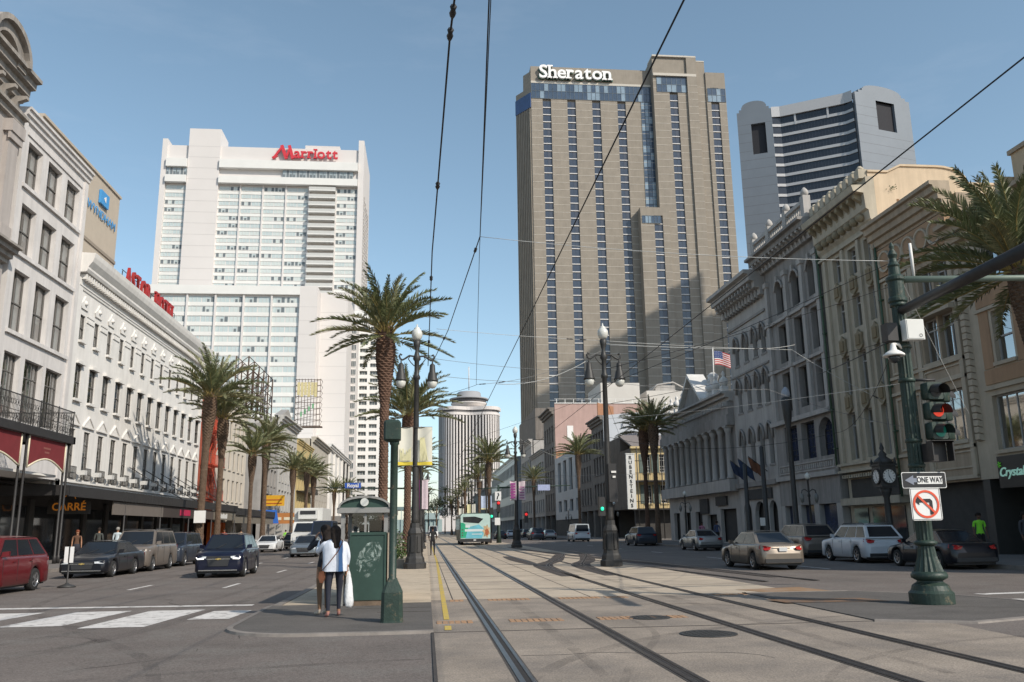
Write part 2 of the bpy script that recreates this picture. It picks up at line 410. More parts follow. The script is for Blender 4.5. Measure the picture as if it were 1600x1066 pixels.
# joints in the slab
jm = M('slab_joint_tar', (.06, .052, .047), .9, .2, 5)
mb = MB()
for y in [13.87]+[23.3+3.05*i for i in range(45)]: mb.box(.13, 8.6, y-.018, y+.018, -.002, .0025)
for x in (.62, 3.76): mb.box(x-.012, x+.012, 19.9, 330, -.002, .003)
mb.box(.10, .14, 4, 14.2, -.002, .004)
tag(mb.build('slab_joints', jm), kind='structure')
# raised platform on the left of the tracks and the rounded island nose in front of it
mb = MB(); mb.prism([(-3.0, 19.2, -.1), (.13, 19.2, -.1), (.13, 112, -.1), (-3.0, 112, -.1)], (0, 0, .135))
pf = tag(mb.build('platform', PLAT), kind='structure')
nose = [(-.0, 13.95)]+[(-2.15+1.15*cos(t), 14.95+1.0*sin(t)) for t in [radians(a) for a in range(270, 179, -10)]]
nose = [(.13, 13.98), (-.7, 13.93)]+[(-1.9-1.25*sin(radians(a)), 15.25-1.27*cos(radians(a))) for a in range(0, 91, 10)]+[(-3.2, 19.2), (.13, 19.2)]
mb = MB(); mb.prism([(x, y, -.1) for x, y in nose], (0, 0, .132)); tag(mb.build('island_pavement', ASPHD), kind='structure')
mb = MB(); path = nose[0:-1]
rows = []
for i, (x, y) in enumerate(path):
    a = path[max(i-1, 0)]; b = path[min(i+1, len(path)-1)]; dx, dy = b[0]-a[0], b[1]-a[1]; l = hypot(dx, dy); nx, ny = dy/l, -dx/l
    if nx*(x+1) + ny*(y-17) < 0: nx, ny = -nx, -ny
    rows.append([(x, y, .036), (x+nx*.02, y+ny*.02, .036), (x+nx*.10, y+ny*.10, .030), (x+nx*.12, y+ny*.12, -.02)])
mb.grid(rows, smooth=False)
mb.box(-3.2, -3.02, 19.2, 112, -.05, .04)
tag(mb.build('island_kerb', KERB), kind='structure')
mb = MB(); mb.box(-.9, .1, 17.05, 17.12, .03, .037); mb.box(-1.4, .1, 17.95, 17.98, .03, .036); tag(mb.build('pavement_crack', jm), kind='structure')
# traffic-pole island on the right
isl = [(7.3, 13.9), (8.6, 13.3), (10.2, 13.9), (11.3, 15.0), (11.7, 16.6), (11.2, 18.4), (9.8, 19.8), (7.4, 19.9)]
mb = MB(); mb.prism([(x, y, -.1) for x, y in isl], (0, 0, .115)); tag(mb.build('corner_island', ASPHD), kind='structure')
mb = MB(); rows = []
for i, (x, y) in enumerate(isl):
    dx, dy = x-9, y-16.6; l = hypot(dx, dy); dx /= l; dy /= l
    rows.append([(x, y, .018), (x+dx*.02, y+dy*.02, .03), (x+dx*.14, y+dy*.14, .022), (x+dx*.16, y+dy*.16, -.02)])
mb.grid(rows, smooth=False); tag(mb.build('corner_island_kerb', KERB), kind='structure')
# brick bands that mark the crossing, single bricks close up
bk = MB(); bk.box(-.095, .095, -.19, .19, -.003, .006); bme = bk.data('brick', BRICKO)
cross = tag(bpy.data.objects.new('brick_band', None), kind='structure'); COL.objects.link(cross)
spans = [(15.32, [(.2, .82), (1.45, 2.4), (3.0, 4.6)]), (19.82, [(.55, .9), (1.4, 2.38), (3.0, 4.62), (6.6, 8.6)])]
bm2 = MB()
for y, ss in spans:
    for a, b in ss:
        x = a
        while x < b-.05:
            if rnd.random() < .93: bm2.box(x, x+.085, y-.2+rnd.uniform(-.01, .01), y+.2, -.004, .006+rnd.uniform(-.002, .002))
            x += .105
o = bm2.build('paver', BRICKO); o.parent = cross; o['kind'] = 'stuff'
sheet('rust_patch', [(7.2, 17.2), (9.3, 17.0), (9.1, 17.9), (7.1, 18.0)], .0225, M('rust_stained_asphalt', (.20, .115, .065), .9, .25, 2, .3, 40, dirt=((.09, .08, .075), 2, .45, .62)))
sheet('rust_stain', [(8.0, 19.95), (9.6, 20.0), (9.4, 21.6), (7.6, 21.2)], .0045, M('rust_stained_concrete', (.27, .165, .09), .9, .2, 1.5, .2, 40, dirt=((.27, .215, .17), 1.5, .5, .65)))
# rails: head, groove and guard
def rail(name, path, w=1.0):
    mb = MB(); hd = [];gr = [];gd = []
    for i, (x, y) in enumerate(path):
        a = path[max(i-1, 0)]; b = path[min(i+1, len(path)-1)]; dx, dy = b[0]-a[0], b[1]-a[1]; l = hypot(dx, dy); nx, ny = dy/l, -dx/l
        q = lambda s, z: (x+nx*s*w, y+ny*s*w, z)
        hd.append([q(-.085, -.002), q(-.083, .011), q(-.022, .011), q(-.02, .003)])
        gr.append([q(-.02, .0032), q(.045, .0032)])
        gd.append([q(.045, .0034), q(.047, .009), q(.088, .009), q(.09, -.002)])
    mb.grid(hd, 0, smooth=False); mb.grid(gr, 1, smooth=False); mb.grid(gd, 0, smooth=False)
    bed = [[(x-.11, y, .0026), (x+.11, y, .0026)] for x, y in path]
    mb.grid(bed, 2, smooth=False)
    return tag(mb.build(name, [RAILM, RAILR, M('rail_bed_asphalt', (.075, .066, .06), .9, .25, 3)]), kind='structure')
ySt = [3, 6, 9, 12, 16, 20, 26, 34, 50, 90, 160, 300, 420]
for x in (1.06, 2.78, 4.85, 6.33): rail('rail', [(x, y) for y in ySt])
def curve(pts, n=24):
    out = []
    for i in range(n+1):
        t = i/n*(len(pts)-1); k = min(int(t), len(pts)-2); f = t-k
        p0 = pts[max(k-1, 0)]; p1 = pts[k]; p2 = pts[k+1]; p3 = pts[min(k+2, len(pts)-1)]
        out.append(tuple(.5*(2*p1[j]+(p2[j]-p0[j])*f+(2*p0[j]-5*p1[j]+4*p2[j]-p3[j])*f*f+(3*p1[j]-p0[j]-3*p2[j]+p3[j])*f**3) for j in (0, 1)))
    return out
# crossover to the outer siding with its tarred bed
for off in (0, 1.5):
    sw = curve([(4.85+off, 27), (4.9+off, 32), (5.15+off, 37), (6.2+off*.95, 42), (8.2+off*.9, 52), (8.5+off*.9, 60)])
    rail('switch_rail', sw)
for off in (0, 1.5):
    sw = curve([(9.5+off, 24), (8.9+off, 32), (8.3+off, 40), (7.0+off, 50), (6.3+off, 62), (6.0+off, 74)])
    rail('siding_rail', sw)
tar = M('switch_bed_tar', (.058, .048, .043), .85, .3, 2, .3, 30)
def band(name, path, w, z=.0018):
    mb = MB(); rows = []
    for i, (x, y) in enumerate(path):
        a = path[max(i-1, 0)]; b = path[min(i+1, len(path)-1)]; dx, dy = b[0]-a[0], b[1]-a[1]; l = hypot(dx, dy); nx, ny = dy/l, -dx/l
        ww = w[0]+(w[1]-w[0])*sin(pi*i/(len(path)-1)); rows.append([(x-nx*ww, y-ny*ww, z), (x+nx*ww, y+ny*ww, z)])
    mb.grid(rows, smooth=False); return tag(mb.build(name, tar), kind='structure')
band('switch_bed', curve([(4.72, 28.5), (4.78, 34), (5.1, 38), (6.3, 42.5), (8.0, 52)]), (.3, .42))
band('switch_bed', curve([(6.15, 28.5), (6.3, 34), (6.75, 38), (7.9, 42.5), (9.6, 53)]), (.3, .42), .0021)
band('switch_bed', curve([(4.7, 38), (4.62, 44), (4.6, 50)]), (.2, .42), .0024)
band('siding_bed', curve([(10.6, 26), (9.8, 36), (8.9, 44), (7.6, 58), (7.0, 74)]), (.18, .3), .0023)
# painted lines
def paint(name, pts, z=-.007, mt=PAINTW): return sheet(name, pts, z, mt)
paint('stop_line', [(-16, 21.25), (-3.75, 20.15), (-3.75, 19.85), (-16, 20.9)])
for a, b in (((-9.9, 19.3), (-10.1, 16.4)), ((-8.35, 19.25), (-8.7, 16.3)), ((-6.6, 19.2), (-6.9, 16.4)), ((-5.1, 19.1), (-5.35, 15.9)), ((-3.9, 18.7), (-4.0, 17.0))):
    w = .38 if a[0] > -4.5 else .55
    paint('crosswalk_bar', [(a[0]-w, a[1]), (a[0]+w, a[1]), (b[0]+w, b[1]), (b[0]-w, b[1])])
for x in (-8.45, -5.8):
    for k in range(14):
        y = 26.3+k*9.2; paint('lane_dash', [(x-.06, y), (x+.06, y), (x+.06, y+2.2), (x-.06, y+2.2)])
for k in range(10):
    y = 30+k*11; paint('lane_dash', [(14.2, y), (14.32, y), (14.32, y+2.6), (14.2, y+2.6)])
paint('edge_stripe', [(12.2, 18.3), (17, 18.9), (17, 19.2), (12.1, 18.6)])
paint('edge_stripe', [(11.9, 16.9), (16, 16.2), (16, 16.5), (11.9, 17.2)])
paint('yellow_line', [(.33, 15.75), (.43, 15.75), (.62, 44), (.66, 110), (.56, 110), (.52, 44)], .0034, PAINTY)
paint('yellow_dash', [(.31, 14.15), (.42, 14.15), (.43, 14.75), (.32, 14.75)], .003, PAINTY)
# side walks with kerbs
mb = MB(); mb.prism([(-40, 22, -.1), (-17.2, 22, -.1), (-16.2, 23.5, -.1), (-16.2, 113, -.1), (-40, 113, -.1)], (0, 0, .23)); tag(mb.build('left_sidewalk', SIDE), kind='structure')
mb = MB(); mb.box(-40, -16.2, 127, 330, -.1, .13); tag(mb.build('far_left_sidewalk', SIDE), kind='structure')
mb = MB(); mb.prism([(19.4, 24, -.1), (20.2, 20, -.1), (40, 20, -.1), (40, 88, -.1), (19.4, 88, -.1)], (0, 0, .23)); tag(mb.build('right_sidewalk', SIDE), kind='structure')
mb = MB(); mb.box(19.4, 40, 103, 330, -.1, .13); tag(mb.build('far_right_sidewalk', SIDE), kind='structure')
mb = MB(); mb.box(-16.2, -16.03, 23.5, 113, -.05, .136); mb.box(19.23, 19.4, 24, 88, -.05, .136); mb.box(19.23, 19.4, 103, 330, -.05, .136); mb.box(-16.2, -16.03, 127, 330, -.05, .136)
tag(mb.build('street_kerbs', KERB), kind='structure')
# manhole covers, each a lid in its ring
def manhole(x, y, r, label):
    rt = root('manhole_cover', (x, y, .0), label, 'manhole cover')
    mb = MB(); mb.lathe(x, y, [(r, -.002), (r, .008), (r*.88, .008), (r*.86, .003)], 24); mb.build('ring', IRON, rt)
    mb = MB(); mb.lathe(x, y, [(r*.86, .0), (r*.86, .007)], 24)
    k = -r*.7
    while k < r*.72:
        h = sqrt(max(r*r*.68-k*k, 0)); mb.box(x+k-.012, x+k+.012, y-h, y+h, .007, .012); mb.box(x-h, x+h, y+k-.012, y+k+.012, .007, .0115); k += .09
    mb.build('lid', IRON, rt)
manhole(4.14, 12.8, .42, 'larger nearest round iron manhole cover between the two inner rails')
manhole(3.9, 15.25, .36, 'smaller round iron manhole cover beside the brick band')

# faint rubber tyre marks and cracks on the carriageway
tm_ = bpy.data.materials.new('tyre_rubber_mark'); tm_.use_nodes = True; q_ = tm_.node_tree; b_ = q_.nodes['Principled BSDF']; b_.inputs['Base Color'].default_value = (.035, .03, .03, 1); b_.inputs['Roughness'].default_value = .8
t_ = q_.nodes.new('ShaderNodeTexCoord'); n_ = q_.nodes.new('ShaderNodeTexNoise'); n_.inputs['Scale'].default_value = 1.4; n_.inputs['Detail'].default_value = 8
m_ = q_.nodes.new('ShaderNodeMapRange'); m_.inputs['From Min'].default_value = .35; m_.inputs['From Max'].default_value = .75; m_.inputs['To Max'].default_value = .24
q_.links.new(t_.outputs['Object'], n_.inputs['Vector']); q_.links.new(n_.outputs['Fac'], m_.inputs['Value']); q_.links.new(m_.outputs[0], b_.inputs['Alpha'])
def mark(path, w, z=-.0015):
    mb = MB(); rows = []
    for i, (x, y) in enumerate(path):
        a = path[max(i-1, 0)]; b = path[min(i+1, len(path)-1)]; dx, dy = b[0]-a[0], b[1]-a[1]; l = hypot(dx, dy); nx, ny = dy/l, -dx/l; ww = w*(.4+.6*sin(pi*min(max(i/(len(path)-1), .08), .92)))
        rows.append([(x-nx*ww, y-ny*ww, z), (x+nx*ww, y+ny*ww, z)])
    mb.grid(rows, smooth=False); return tag(mb.build('tyre_mark', tm_), kind='structure')
for P_, w_ in (([(-7.5, 9.5), (-5.6, 12), (-4.6, 15.5), (-4.2, 22), (-4.1, 34)], .16), ([(-9, 10.5), (-6.6, 13), (-5.4, 17), (-5.0, 24), (-5.0, 38)], .13), ([(-2.6, 9.0), (-3.6, 12), (-6, 16), (-9, 22), (-10.5, 34)], .12), ([(-8, 8.6), (-4, 10.3), (-1.4, 11.0), (.0, 11.2)], .10), ([(-6.4, 12.6), (-5.2, 13.1), (-5.0, 14.2), (-6.0, 14.9)], .05), ([(-11, 27), (-10.4, 40), (-10.2, 60)], .18), ([(-9.3, 26), (-9.2, 40), (-9.3, 60)], .16)): mark(curve(P_, 40), w_, -.0095+.001*w_)
for P_, w_ in (([(1.6, 7.5), (2.3, 10), (3.4, 13), (3.5, 16)], .06), ([(.6, 8), (1.9, 11), (4.5, 13.5), (9, 15.5)], .11), ([(1.9, 8), (1.95, 14), (1.9, 26), (1.9, 50)], .10), ([(5.5, 9), (5.5, 20), (5.6, 45)], .12), ([(3.6, 8), (5, 10), (8, 11.6), (14, 12)], .07)): mark(curve(P_, 40), w_, .0012 if False else -.0006 if P_[0][1] < 9 else .0012)
r_ = random.Random(11)
def crack(x, y, a, n, st, z):
    mb = MB(); pts = [(x, y)]
    for _ in range(n): a += r_.uniform(-.5, .5); pts.append((pts[-1][0]+st*cos(a), pts[-1][1]+st*sin(a)))
    rows = [[(p[0], p[1]-.012, z), (p[0]+.006, p[1]+.014, z)] for p in pts]; mb.grid(rows, smooth=False); tag(mb.build('pavement_crack', jm), kind='structure')
for (x, y, a, n, z) in ((-9, 14.5, .3, 22, -.008), (-7, 22.5, .1, 20, -.008), (-4.2, 11, 1.2, 14, -.008), (1.2, 11.2, .3, 12, -.0012), (3.1, 17.6, .2, 12, -.0012), (-2.6, 16.8, .1, 12, .0335), (8.6, 15.2, .6, 10, .0165), (-11.5, 33, .2, 26, -.008)): crack(x, y, a, n, .28, z)
# ================================================================== LEFT ROW
LX = -23.0
def simple_building(fr, u0, u1, h, rows, cols, mt, label, name='building', style='m', ww=1.2, trim=None, out=.5, depth_m=16, group=None, glass=CLEAR, back=DARK, frm=FRAMEB, curt=CURTS, hood=None, sill=.08, ground=None, u_margin=.8, arch=False, corn=1.2, depth=.28, reveal=None, seed=1):
    """rows: list of (v0,v1); cols: count"""
    trim = trim or mt
    rt = broot(name, fr, (u0+u1)/2, label)
    if group: rt['group'] = group
    ops = []
    us = [u0+u_margin+(u1-u0-2*u_margin)*(i+.5)/cols for i in range(cols)]
    for (a, b) in rows:
        for u in us: ops.append((u-ww/2, u+ww/2, a, b)+(('arch',) if arch else ()))
    gv = ground or 0
    mb = MB(); wall_sheet(mb, fr, u0, u1, gv, h, ops, depth); mb.build('wall', mt, rt)
    body(rt, fr, u0+.01, u1-.01, gv, h-.05, -depth_m, -depth-.28, mt)
    r = random.Random(seed)
    for o in ops: put_window(rt, fr, o, style, frm, glass, back, depth, sill=sill, hood=hood, wallm=trim, curt=curt if r.random() < .7 else None, seed=r.randint(0, 3))
    if corn: cornice(rt, fr, u0-.02, u1+.02, h-corn*.55, h+.25, out, trim)
    if ground:
        mb = MB(); fbox(mb, fr, u0+.02, u1-.02, 0, ground, -depth_m+.1, -1.6); mb.build('shopfront', DARK, rt)
        n = max(2, cols//2)
        for i in range(n+1):
            u = u0+.3+(u1-u0-.6)*i/n; mb = MB(); fbox(mb, fr, u-.22, u+.22, 0, ground, -1.0, -.02); mb.build('pier', trim, rt)
        for i in range(n):
            a = u0+.3+(u1-u0-.6)*i/n+.22; b = u0+.3+(u1-u0-.6)*(i+1)/n-.22
            mb = MB(); fbox(mb, fr, a, b, .5, ground-.4, -.9, -.86); mb.build('shop_window', DGLASS, rt)
            mb = MB(); fbox(mb, fr, a, b, 0, .5, -.95, -.8); fbox(mb, fr, a, b, ground-.4, ground, -.95, -.8); mb.build('shop_frame', FRAMED, rt)
    return rt

# --- ornate stone corner building at the left edge -----------------------------------
f = LF(); rt = broot('stone_building', f, 38, 'ornate beige stone building with arched dormer and deep cornice at the left edge', 'building')
ops = [(45.9-k*4.2-1.9, 45.9-k*4.2-.2, a, b) for k in range(4) for a, b in ((7.0, 11.2), (12.4, 15.6))]+[(42-k*4.2-.9, 42-k*4.2+.9, 19.2, 22.6) for k in range(3)]
mb = MB(); wall_sheet(mb, f, 24, 46.95, 4.2, 25.3, ops, .45); mb.build('wall', BEIGE, rt)
body(rt, f, 24.01, 46.94, 0, 25.2, -18, -.75, BEIGE)
for i, o in enumerate(ops): put_window(rt, f, o, 'mc', FRAMED, CLEAR, DARK, .45, sill=.1, hood=.12, wallm=BEIGED, curt=CURT, seed=i % 3)
cornice(rt, f, 24, 46.9, 15.9, 16.9, 1.0, BEIGED, 'belt_cornice', 4)
cornice(rt, f, 24, 46.97, 23.9, 24.6, .5, BEIGED, 'frieze_moulding', 2)
cornice(rt, f, 24, 46.5, 25.1, 26.7, 1.2, BEIGED, 'main_cornice', 4)
for u in (46.0, 41.6, 37.2):
    mb = MB(); fbox(mb, f, u-.55, u+.55, 17.4, 23.4, .0, .28); fbox(mb, f, u-.7, u+.7, 22.7, 23.1, .28, .42); fbox(mb, f, u-.75, u+.75, 23.1, 23.8, .0, .5); fbox(mb, f, u-.6, u+.6, 17.3, 17.9, .28, .4); mb.build('pilaster', BEIGE, rt)
for u in (42.9, 35.5):      # arched dormers on the cornice
    mb = MB(); n = 12
    prf = [(u+1.8*cos(pi*k/n), 26.5+1.5*sin(pi*k/n)) for k in range(n+1)]; inn = [(u+1.15*cos(pi*k/n), 26.5+.95*sin(pi*k/n)) for k in range(n+1)]
    for k in range(n):
        a, b, c, d = prf[k], prf[k+1], inn[k+1], inn[k]
        mb.prism([f.P(*a, -1.2), f.P(*b, -1.2), f.P(*c, -1.2), f.P(*d, -1.2)], (2.2, 0, 0))
    k2 = [(u+2.1*cos(pi*k/n), 26.55+1.75*sin(pi*k/n)) for k in range(n+1)]
    for k in range(n):
        a, b, c, d = k2[k], k2[k+1], prf[k+1], prf[k]
        mb.prism([f.P(*a, .6), f.P(*b, .6), f.P(*c, .6), f.P(*d, .6)], (.7, 0, 0))
    fbox(mb, f, u-2.1, u-1.15, 26.2, 26.6, -1.2, 1.0); fbox(mb, f, u+1.15, u+2.1, 26.2, 26.6, -1.2, 1.0)
    mb.build('dormer_arch', BEIGED, rt)
    mb = MB(); fbox(mb, f, u-1.2, u+1.2, 26.2, 27.4, -.6, -.5); mb.build('dormer_opening', DARK, rt)
brackets(rt, f, 24.5, 46.4, 16, 24.6, 25.3, .9, .3, BEIGED)
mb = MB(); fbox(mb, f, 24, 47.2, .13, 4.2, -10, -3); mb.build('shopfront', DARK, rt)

# --- gallery with iron railing and red valances in front of it -----------------------
gt = broot('street_gallery', LF(-18.8), 40, 'black iron street gallery with railing, paired posts and dark red valances', 'gallery')
gm = M('gallery_black_paint', (.03, .028, .028), .5, .2, 4); RED = M('maroon_awning_cloth', (.16, .022, .026), .8, .12, 2, .2, 60); CREAM = M('cream_awning_binding', (.62, .56, .42), .8, .08, 3)
mb = MB(); mb.box(-23, -18.65, 27, 47.5, 6.35, 6.5); mb.box(-18.9, -18.6, 27, 47.6, 6.25, 6.62); mb.box(-23, -18.6, 47.4, 47.62, 6.25, 6.62); mb.build('deck', gm, gt)
for y in (30.7, 31.3, 36.4, 37.0, 42.0, 42.6, 47.0, 47.45):
    mb = MB(); mb.lathe(-18.85, y, [(.10, .13), (.10, .5), (.065, .55), (.06, 6.1), (.11, 6.25)], 8); mb.build('post', gm, gt)
def iron_panel():
    mb = MB(); L_ = 2.05
    mb.box(-.015, .015, 0, L_, 1.35, 1.4); mb.box(-.015, .015, 0, L_, .08, .11); mb.box(-.015, .015, 0, L_, .62, .64)
    mb.box(-.02, .02, -.02, .02, 0, 1.45)
    k = .12
    while k < L_:
        mb.box(-.008, .008, k-.008, k+.008, .1, 1.36); k += .13
    for i in range(8):
        for z in (.36, 1.0):
            c = .19+i*.24; pts = [(0, c+.1*cos(t), z+.14*sin(t)) for t in [2*pi*j/8 for j in range(9)]]; mb.tube(pts, .011, 3, cap=False)
    return mb.data('railing', IRON)
rme = iron_panel()
for i in range(10): inst('railing', rme, gt, Vector((-18.7, 27+i*2.05, 6.55))-wloc(gt))
for i in range(2): inst('railing', rme, gt, Vector((-18.75-i*2.05, 47.5, 6.55))-wloc(gt), rot=(0, 0, pi/2))
for a, b in ((31.4, 36.3), (37.1, 41.9), (42.7, 46.9)):
    n = 12; top = 6.22
    bot = lambda t: 4.72+.52*sin(pi*t)
    mb = MB()
    for k in range(n):
        t0, t1 = k/n, (k+1)/n; y0, y1 = a+(b-a)*t0, a+(b-a)*t1
        mb.prism([(-18.82, y0, bot(t0)), (-18.82, y1, bot(t1)), (-18.82, y1, top), (-18.82, y0, top)], (.03, 0, 0))
    v = mb.build('valance', RED, gt)
    mb = MB(); mb.tube([(-18.78, a+(b-a)*k/n, bot(k/n)) for k in range(n+1)], .05, 5); mb.tube([(-18.78, a, 4.72), (-18.78, a, top)], .045, 5); mb.tube([(-18.78, b, 4.72), (-18.78, b, top)], .045, 5); mb.build('binding', CREAM, v)
    for q, zz in ((.45, 5.72), (.3, 5.52)):
        mb = MB()
        for k in range(int(q*22)): mb.box(-18.785, -18.78, (a+b)/2-q+2*q*k/(q*22), (a+b)/2-q+2*q*k/(q*22)+.045, zz, zz+.09)
        mb.build('lettering', M('faded_awning_print', (.28, .12, .10), .9, 0), v)
mb = MB(); mb.box(-21.5, -19.3, 27, 47.3, 4.5, 4.62); mb.build('ceiling_panel', WHITET, gt)

# --- grey white building with three wide bays ----------------------------------------
rt = broot('plaster_building', f, 52, 'grey white four storey plaster building with three bays of wide curtained windows', 'building')
ops = []; cols = ((48.3, 50.15), (50.98, 52.95), (53.75, 55.75))
for a, b in ((21.25, 23.85), (17.25, 20.1), (12.72, 16.2)): ops += [(c, d, a, b) for c, d in cols]
ops += [(48.2, 50.15, 7.9, 11.5), (50.7, 53.05, 7.9, 11.5), (53.5, 55.8, 7.9, 11.5)]
mb = MB(); wall_sheet(mb, f, 47.3, 56.75, 4.9, 24.9, ops, .38); mb.build('wall', GREYW, rt)
body(rt, f, 47.31, 56.74, 4.9, 24.8, -18, -.85, GREYW)
for i, o in enumerate(ops): put_window(rt, f, o, 'mc' if o[2] > 12 else 't4', FRAMEB, CLEAR, DARK, .38, wallm=GREYW, curt=CURT, seed=i % 4)
cornice(rt, f, 47.3, 56.9, 24.7, 25.55, .4, GREYW, 'cornice', 3)
mb = MB()
for a, b in ((48, 56.0),): fbox(mb, f, a, b, 24.15, 24.3, 0, .08); 
fbox(mb, f, 47.3, 47.75, 5, 24.7, 0, .12); fbox(mb, f, 56.25, 56.75, 5, 24.7, 0, .12); mb.build('pilaster', GREYW, rt)
for z in (20.98, 17.0, 12.5): mb = MB(); fbox(mb, f, 47.9, 56.1, z-.02, z+.2, 0, .16); mb.build('sill_band', GREYW, rt)
mb = MB(); fbox(mb, f, 47.3, 56.7, .13, 4.9, -8, -2.2); mb.build('shopfront', DARK, rt)

# --- beige hotel annex wall with blue sign behind -----------------------------------
fw = LF(-26); rt = broot('annex_building', fw, 67, 'plain beige hotel block with blue sign rising behind the white roofline', 'building')
AB = M('tan_panel', (.42, .36, .29), .85, .05, 1, .1, 8)
mb = MB(); fbox(mb, fw, 56, 71.0, 0, 29.3, -14, 0); mb.build('wall', AB, rt)
mb = MB(); fbox(mb, fw, 56, 71.0, 23.5, 23.75, .005, .09); mb.build('joint', M('panel_joint_brown', (.25, .21, .17), .9, 0), rt)  # raised strip in a darker tan
mb = MB(); fbox(mb, fw, 56, 71.1, 29.3, 29.5, -14, .12); mb.build('coping', AB, rt)
SB = M('sign_blue', (.06, .28, .58), .4, .05, 2)
mb = MB(); fbox(mb, fw, 66.5, 68.2, 27.25, 28.35, .03, .22); lg = mb.build('logo', SB, rt)
mb = MB(); mb.prism([fw.P(67.35+.3*cos(a*pi/3)*(1 if a % 2 else .5), 27.8+.3*sin(a*pi/3)*(1 if a % 2 else .6), .225) for a in range(6)], (.02, 0, 0)); mb.build('emblem', WHITET, lg)
text('sign_lettering', 'WYNDHAM', .98, SB, fw.P(67.3, 26.4, .1), fw.n3(), rt, extrude=.015, bold=0.0, xs=1.15)

# --- long white hotel ------------------------------------------------------------------
rt = broot('white_hotel', f, 73, 'long white five storey hotel with dentil cornice, pedimented windows and black canopy', 'building')
cs = [58.2+2.52*k for k in range(13)]
ops = [(u-.42, u+.42, 14.2, 15.95) for u in cs]+[(u-.58, u+.58, 10.3, 12.6) for u in cs]+[(u-.52, u+.52, 5.1, 8.35) for u in cs]
mb = MB(); wall_sheet(mb, f, 56.8, 89.6, 4.2, 18.6, ops, .17); mb.build('wall', WHITE, rt)
body(rt, f, 56.81, 89.59, 4.2, 19.6, -18, -.47, WHITE)
for i, o in enumerate(ops):
    w = put_window(rt, f, o, 'm' if o[2] > 9 else 'mt', FRAMEB, CLEAR, DARK, .17, sill=.06, hood=(.1 if 9 < o[2] < 14 else None), wallm=WHITE, curt=CURTS if i % 3 == 0 else None, seed=i % 4)
def pediment(mt):
    mb = MB(); mb.prism([(-.95, 0, 0), (.95, 0, 0), (.95, 0, .12), (0, 0, .86), (-.95, 0, .12)], (0, .06, 0))
    mb.prism([(-1.0, .06, 0), (1.0, .06, 0), (1.0, .06, .1), (-1.0, .06, .1)], (0, .08, 0))
    mb.prism([(-1.0, .06, .1), (-.85, .06, .1), (0, .06, .70), (0, .06, .82)], (0, .07, 0)); mb.prism([(1.0, .06, .1), (.85, .06, .1), (0, .06, .70), (0, .06, .82)], (0, .07, 0))
    return mb.data('pediment', mt)
pme = pediment(WHITE)
for u in cs: inst('pediment', pme, rt, Vector(f.P(u, 8.6, 0))-wloc(rt), f.rz)
mb = MB(); mb.prism([(-.55, 0, 0), (.55, 0, 0), (.7, 0, .25), (.35, 0, .5), (0, 0, .95), (-.35, 0, .5), (-.7, 0, .25)], (0, .09, 0)); mb.lathe(0, .09, [(.14, .3), (.17, .42), (.08, .6)], 6)
cme = mb.data('cresting_ornament', WHITE)
for u in cs: inst('cresting_ornament', cme, rt, Vector(f.P(u, 16.35, 0))-wloc(rt), f.rz)
mb = MB()
for i in range(12): fbox(mb, f, cs[i]+.62, cs[i+1]-.62, 15.6, 15.78, 0, .07); fbox(mb, f, cs[i]+.62, cs[i+1]-.62, 16.0, 16.1, 0, .05)
mb.build('string_moulding', WHITE, rt)
for a_ in (56.8, 88.9): mb = MB(); fbox(mb, f, a_, a_+.7, 4.2, 18.3, 0, .1); mb.build('quoin_strip', WHITE, rt)
cornice(rt, f, 56.9, 89.6, 17.5, 17.85, .14, WHITE, 'architrave', 2)
brackets(rt, f, 57.0, 89.5, 78, 18.2, 18.55, .42, .2, WHITE, 'dentil', stuff=True)
mb = MB(); fprof(mb, f, 56.75, 89.7, [(0, 18.58), (.5, 18.62), (.6, 18.8), (.6, 18.95), (.85, 19.3), (.95, 19.6), (1.0, 19.9), (-.3, 19.95), (-.3, 18.58)]); mb.build('cornice', WHITE, rt)
cornice(rt, f, 56.8, 89.6, 4.55, 4.95, .35, WHITE, 'belt_course', 2)
# balconettes and floodlights
bal = MB()
bal.box(-.5, .5, .28, .3, .75, .79); bal.box(-.5, .5, .0, .3, 0, .04)
for k in range(9): bal.box(-.5+k*.12, -.465+k*.12, .28, .3, 0, .76)
bal.box(-.5, .5, .27, .3, .35, .39)
bme2 = bal.data('window_guard', IRON)
fl = MB(); fl.box(-.22, .22, .1, .55, .45, .75); fl.tube([(0, 0, 0), (0, .3, .5)], .04, 5); fl.face([(-.2, .556, .48), (.2, .556, .48), (.2, .556, .72), (-.2, .556, .72)])
flm = fl.data('floodlight', M('floodlight_housing', (.55, .54, .52), .5, .05))
for u in cs:
    inst('window_guard', bme2, rt, Vector(f.P(u, 5.12, 0))-wloc(rt), f.rz)
    inst('floodlight', flm, rt, Vector(f.P(u+1.2, 4.95, .1))-wloc(rt), f.rz)
# canopy and dark shopfronts below it
cn = broot('street_canopy', LF(-18.8), 70, 'long black metal canopy over the pavement with shop signs along its edge', 'canopy')
mb = MB(); mb.prism([(-23.0, 47.7, 4.35), (-18.8, 47.7, 4.0), (-18.8, 89.3, 4.0), (-23, 89.3, 4.35)], (0, 0, .1)); mb.build('roof', gm, cn)
mb = MB(); mb.box(-18.82, -18.7, 47.7, 89.3, 3.55, 4.12); mb.box(-23, -18.7, 47.6, 47.75, 3.6, 4.12); mb.build('fascia', gm, cn)
rib = MB(); rib.box(-.05, .03, -.05, .05, 0, .62); ribm = rib.data('fascia_rib', IRON)
for k in range(60): inst('fascia_rib', ribm, cn, Vector((-18.72, 56+k*.56, 3.52))-wloc(cn))
for y in (57, 64.5, 72, 79.5, 88.8): mb = MB(); mb.lathe(-18.9, y, [(.07, .13), (.055, .2), (.055, 4.0)], 8); mb.build('post', gm, cn)
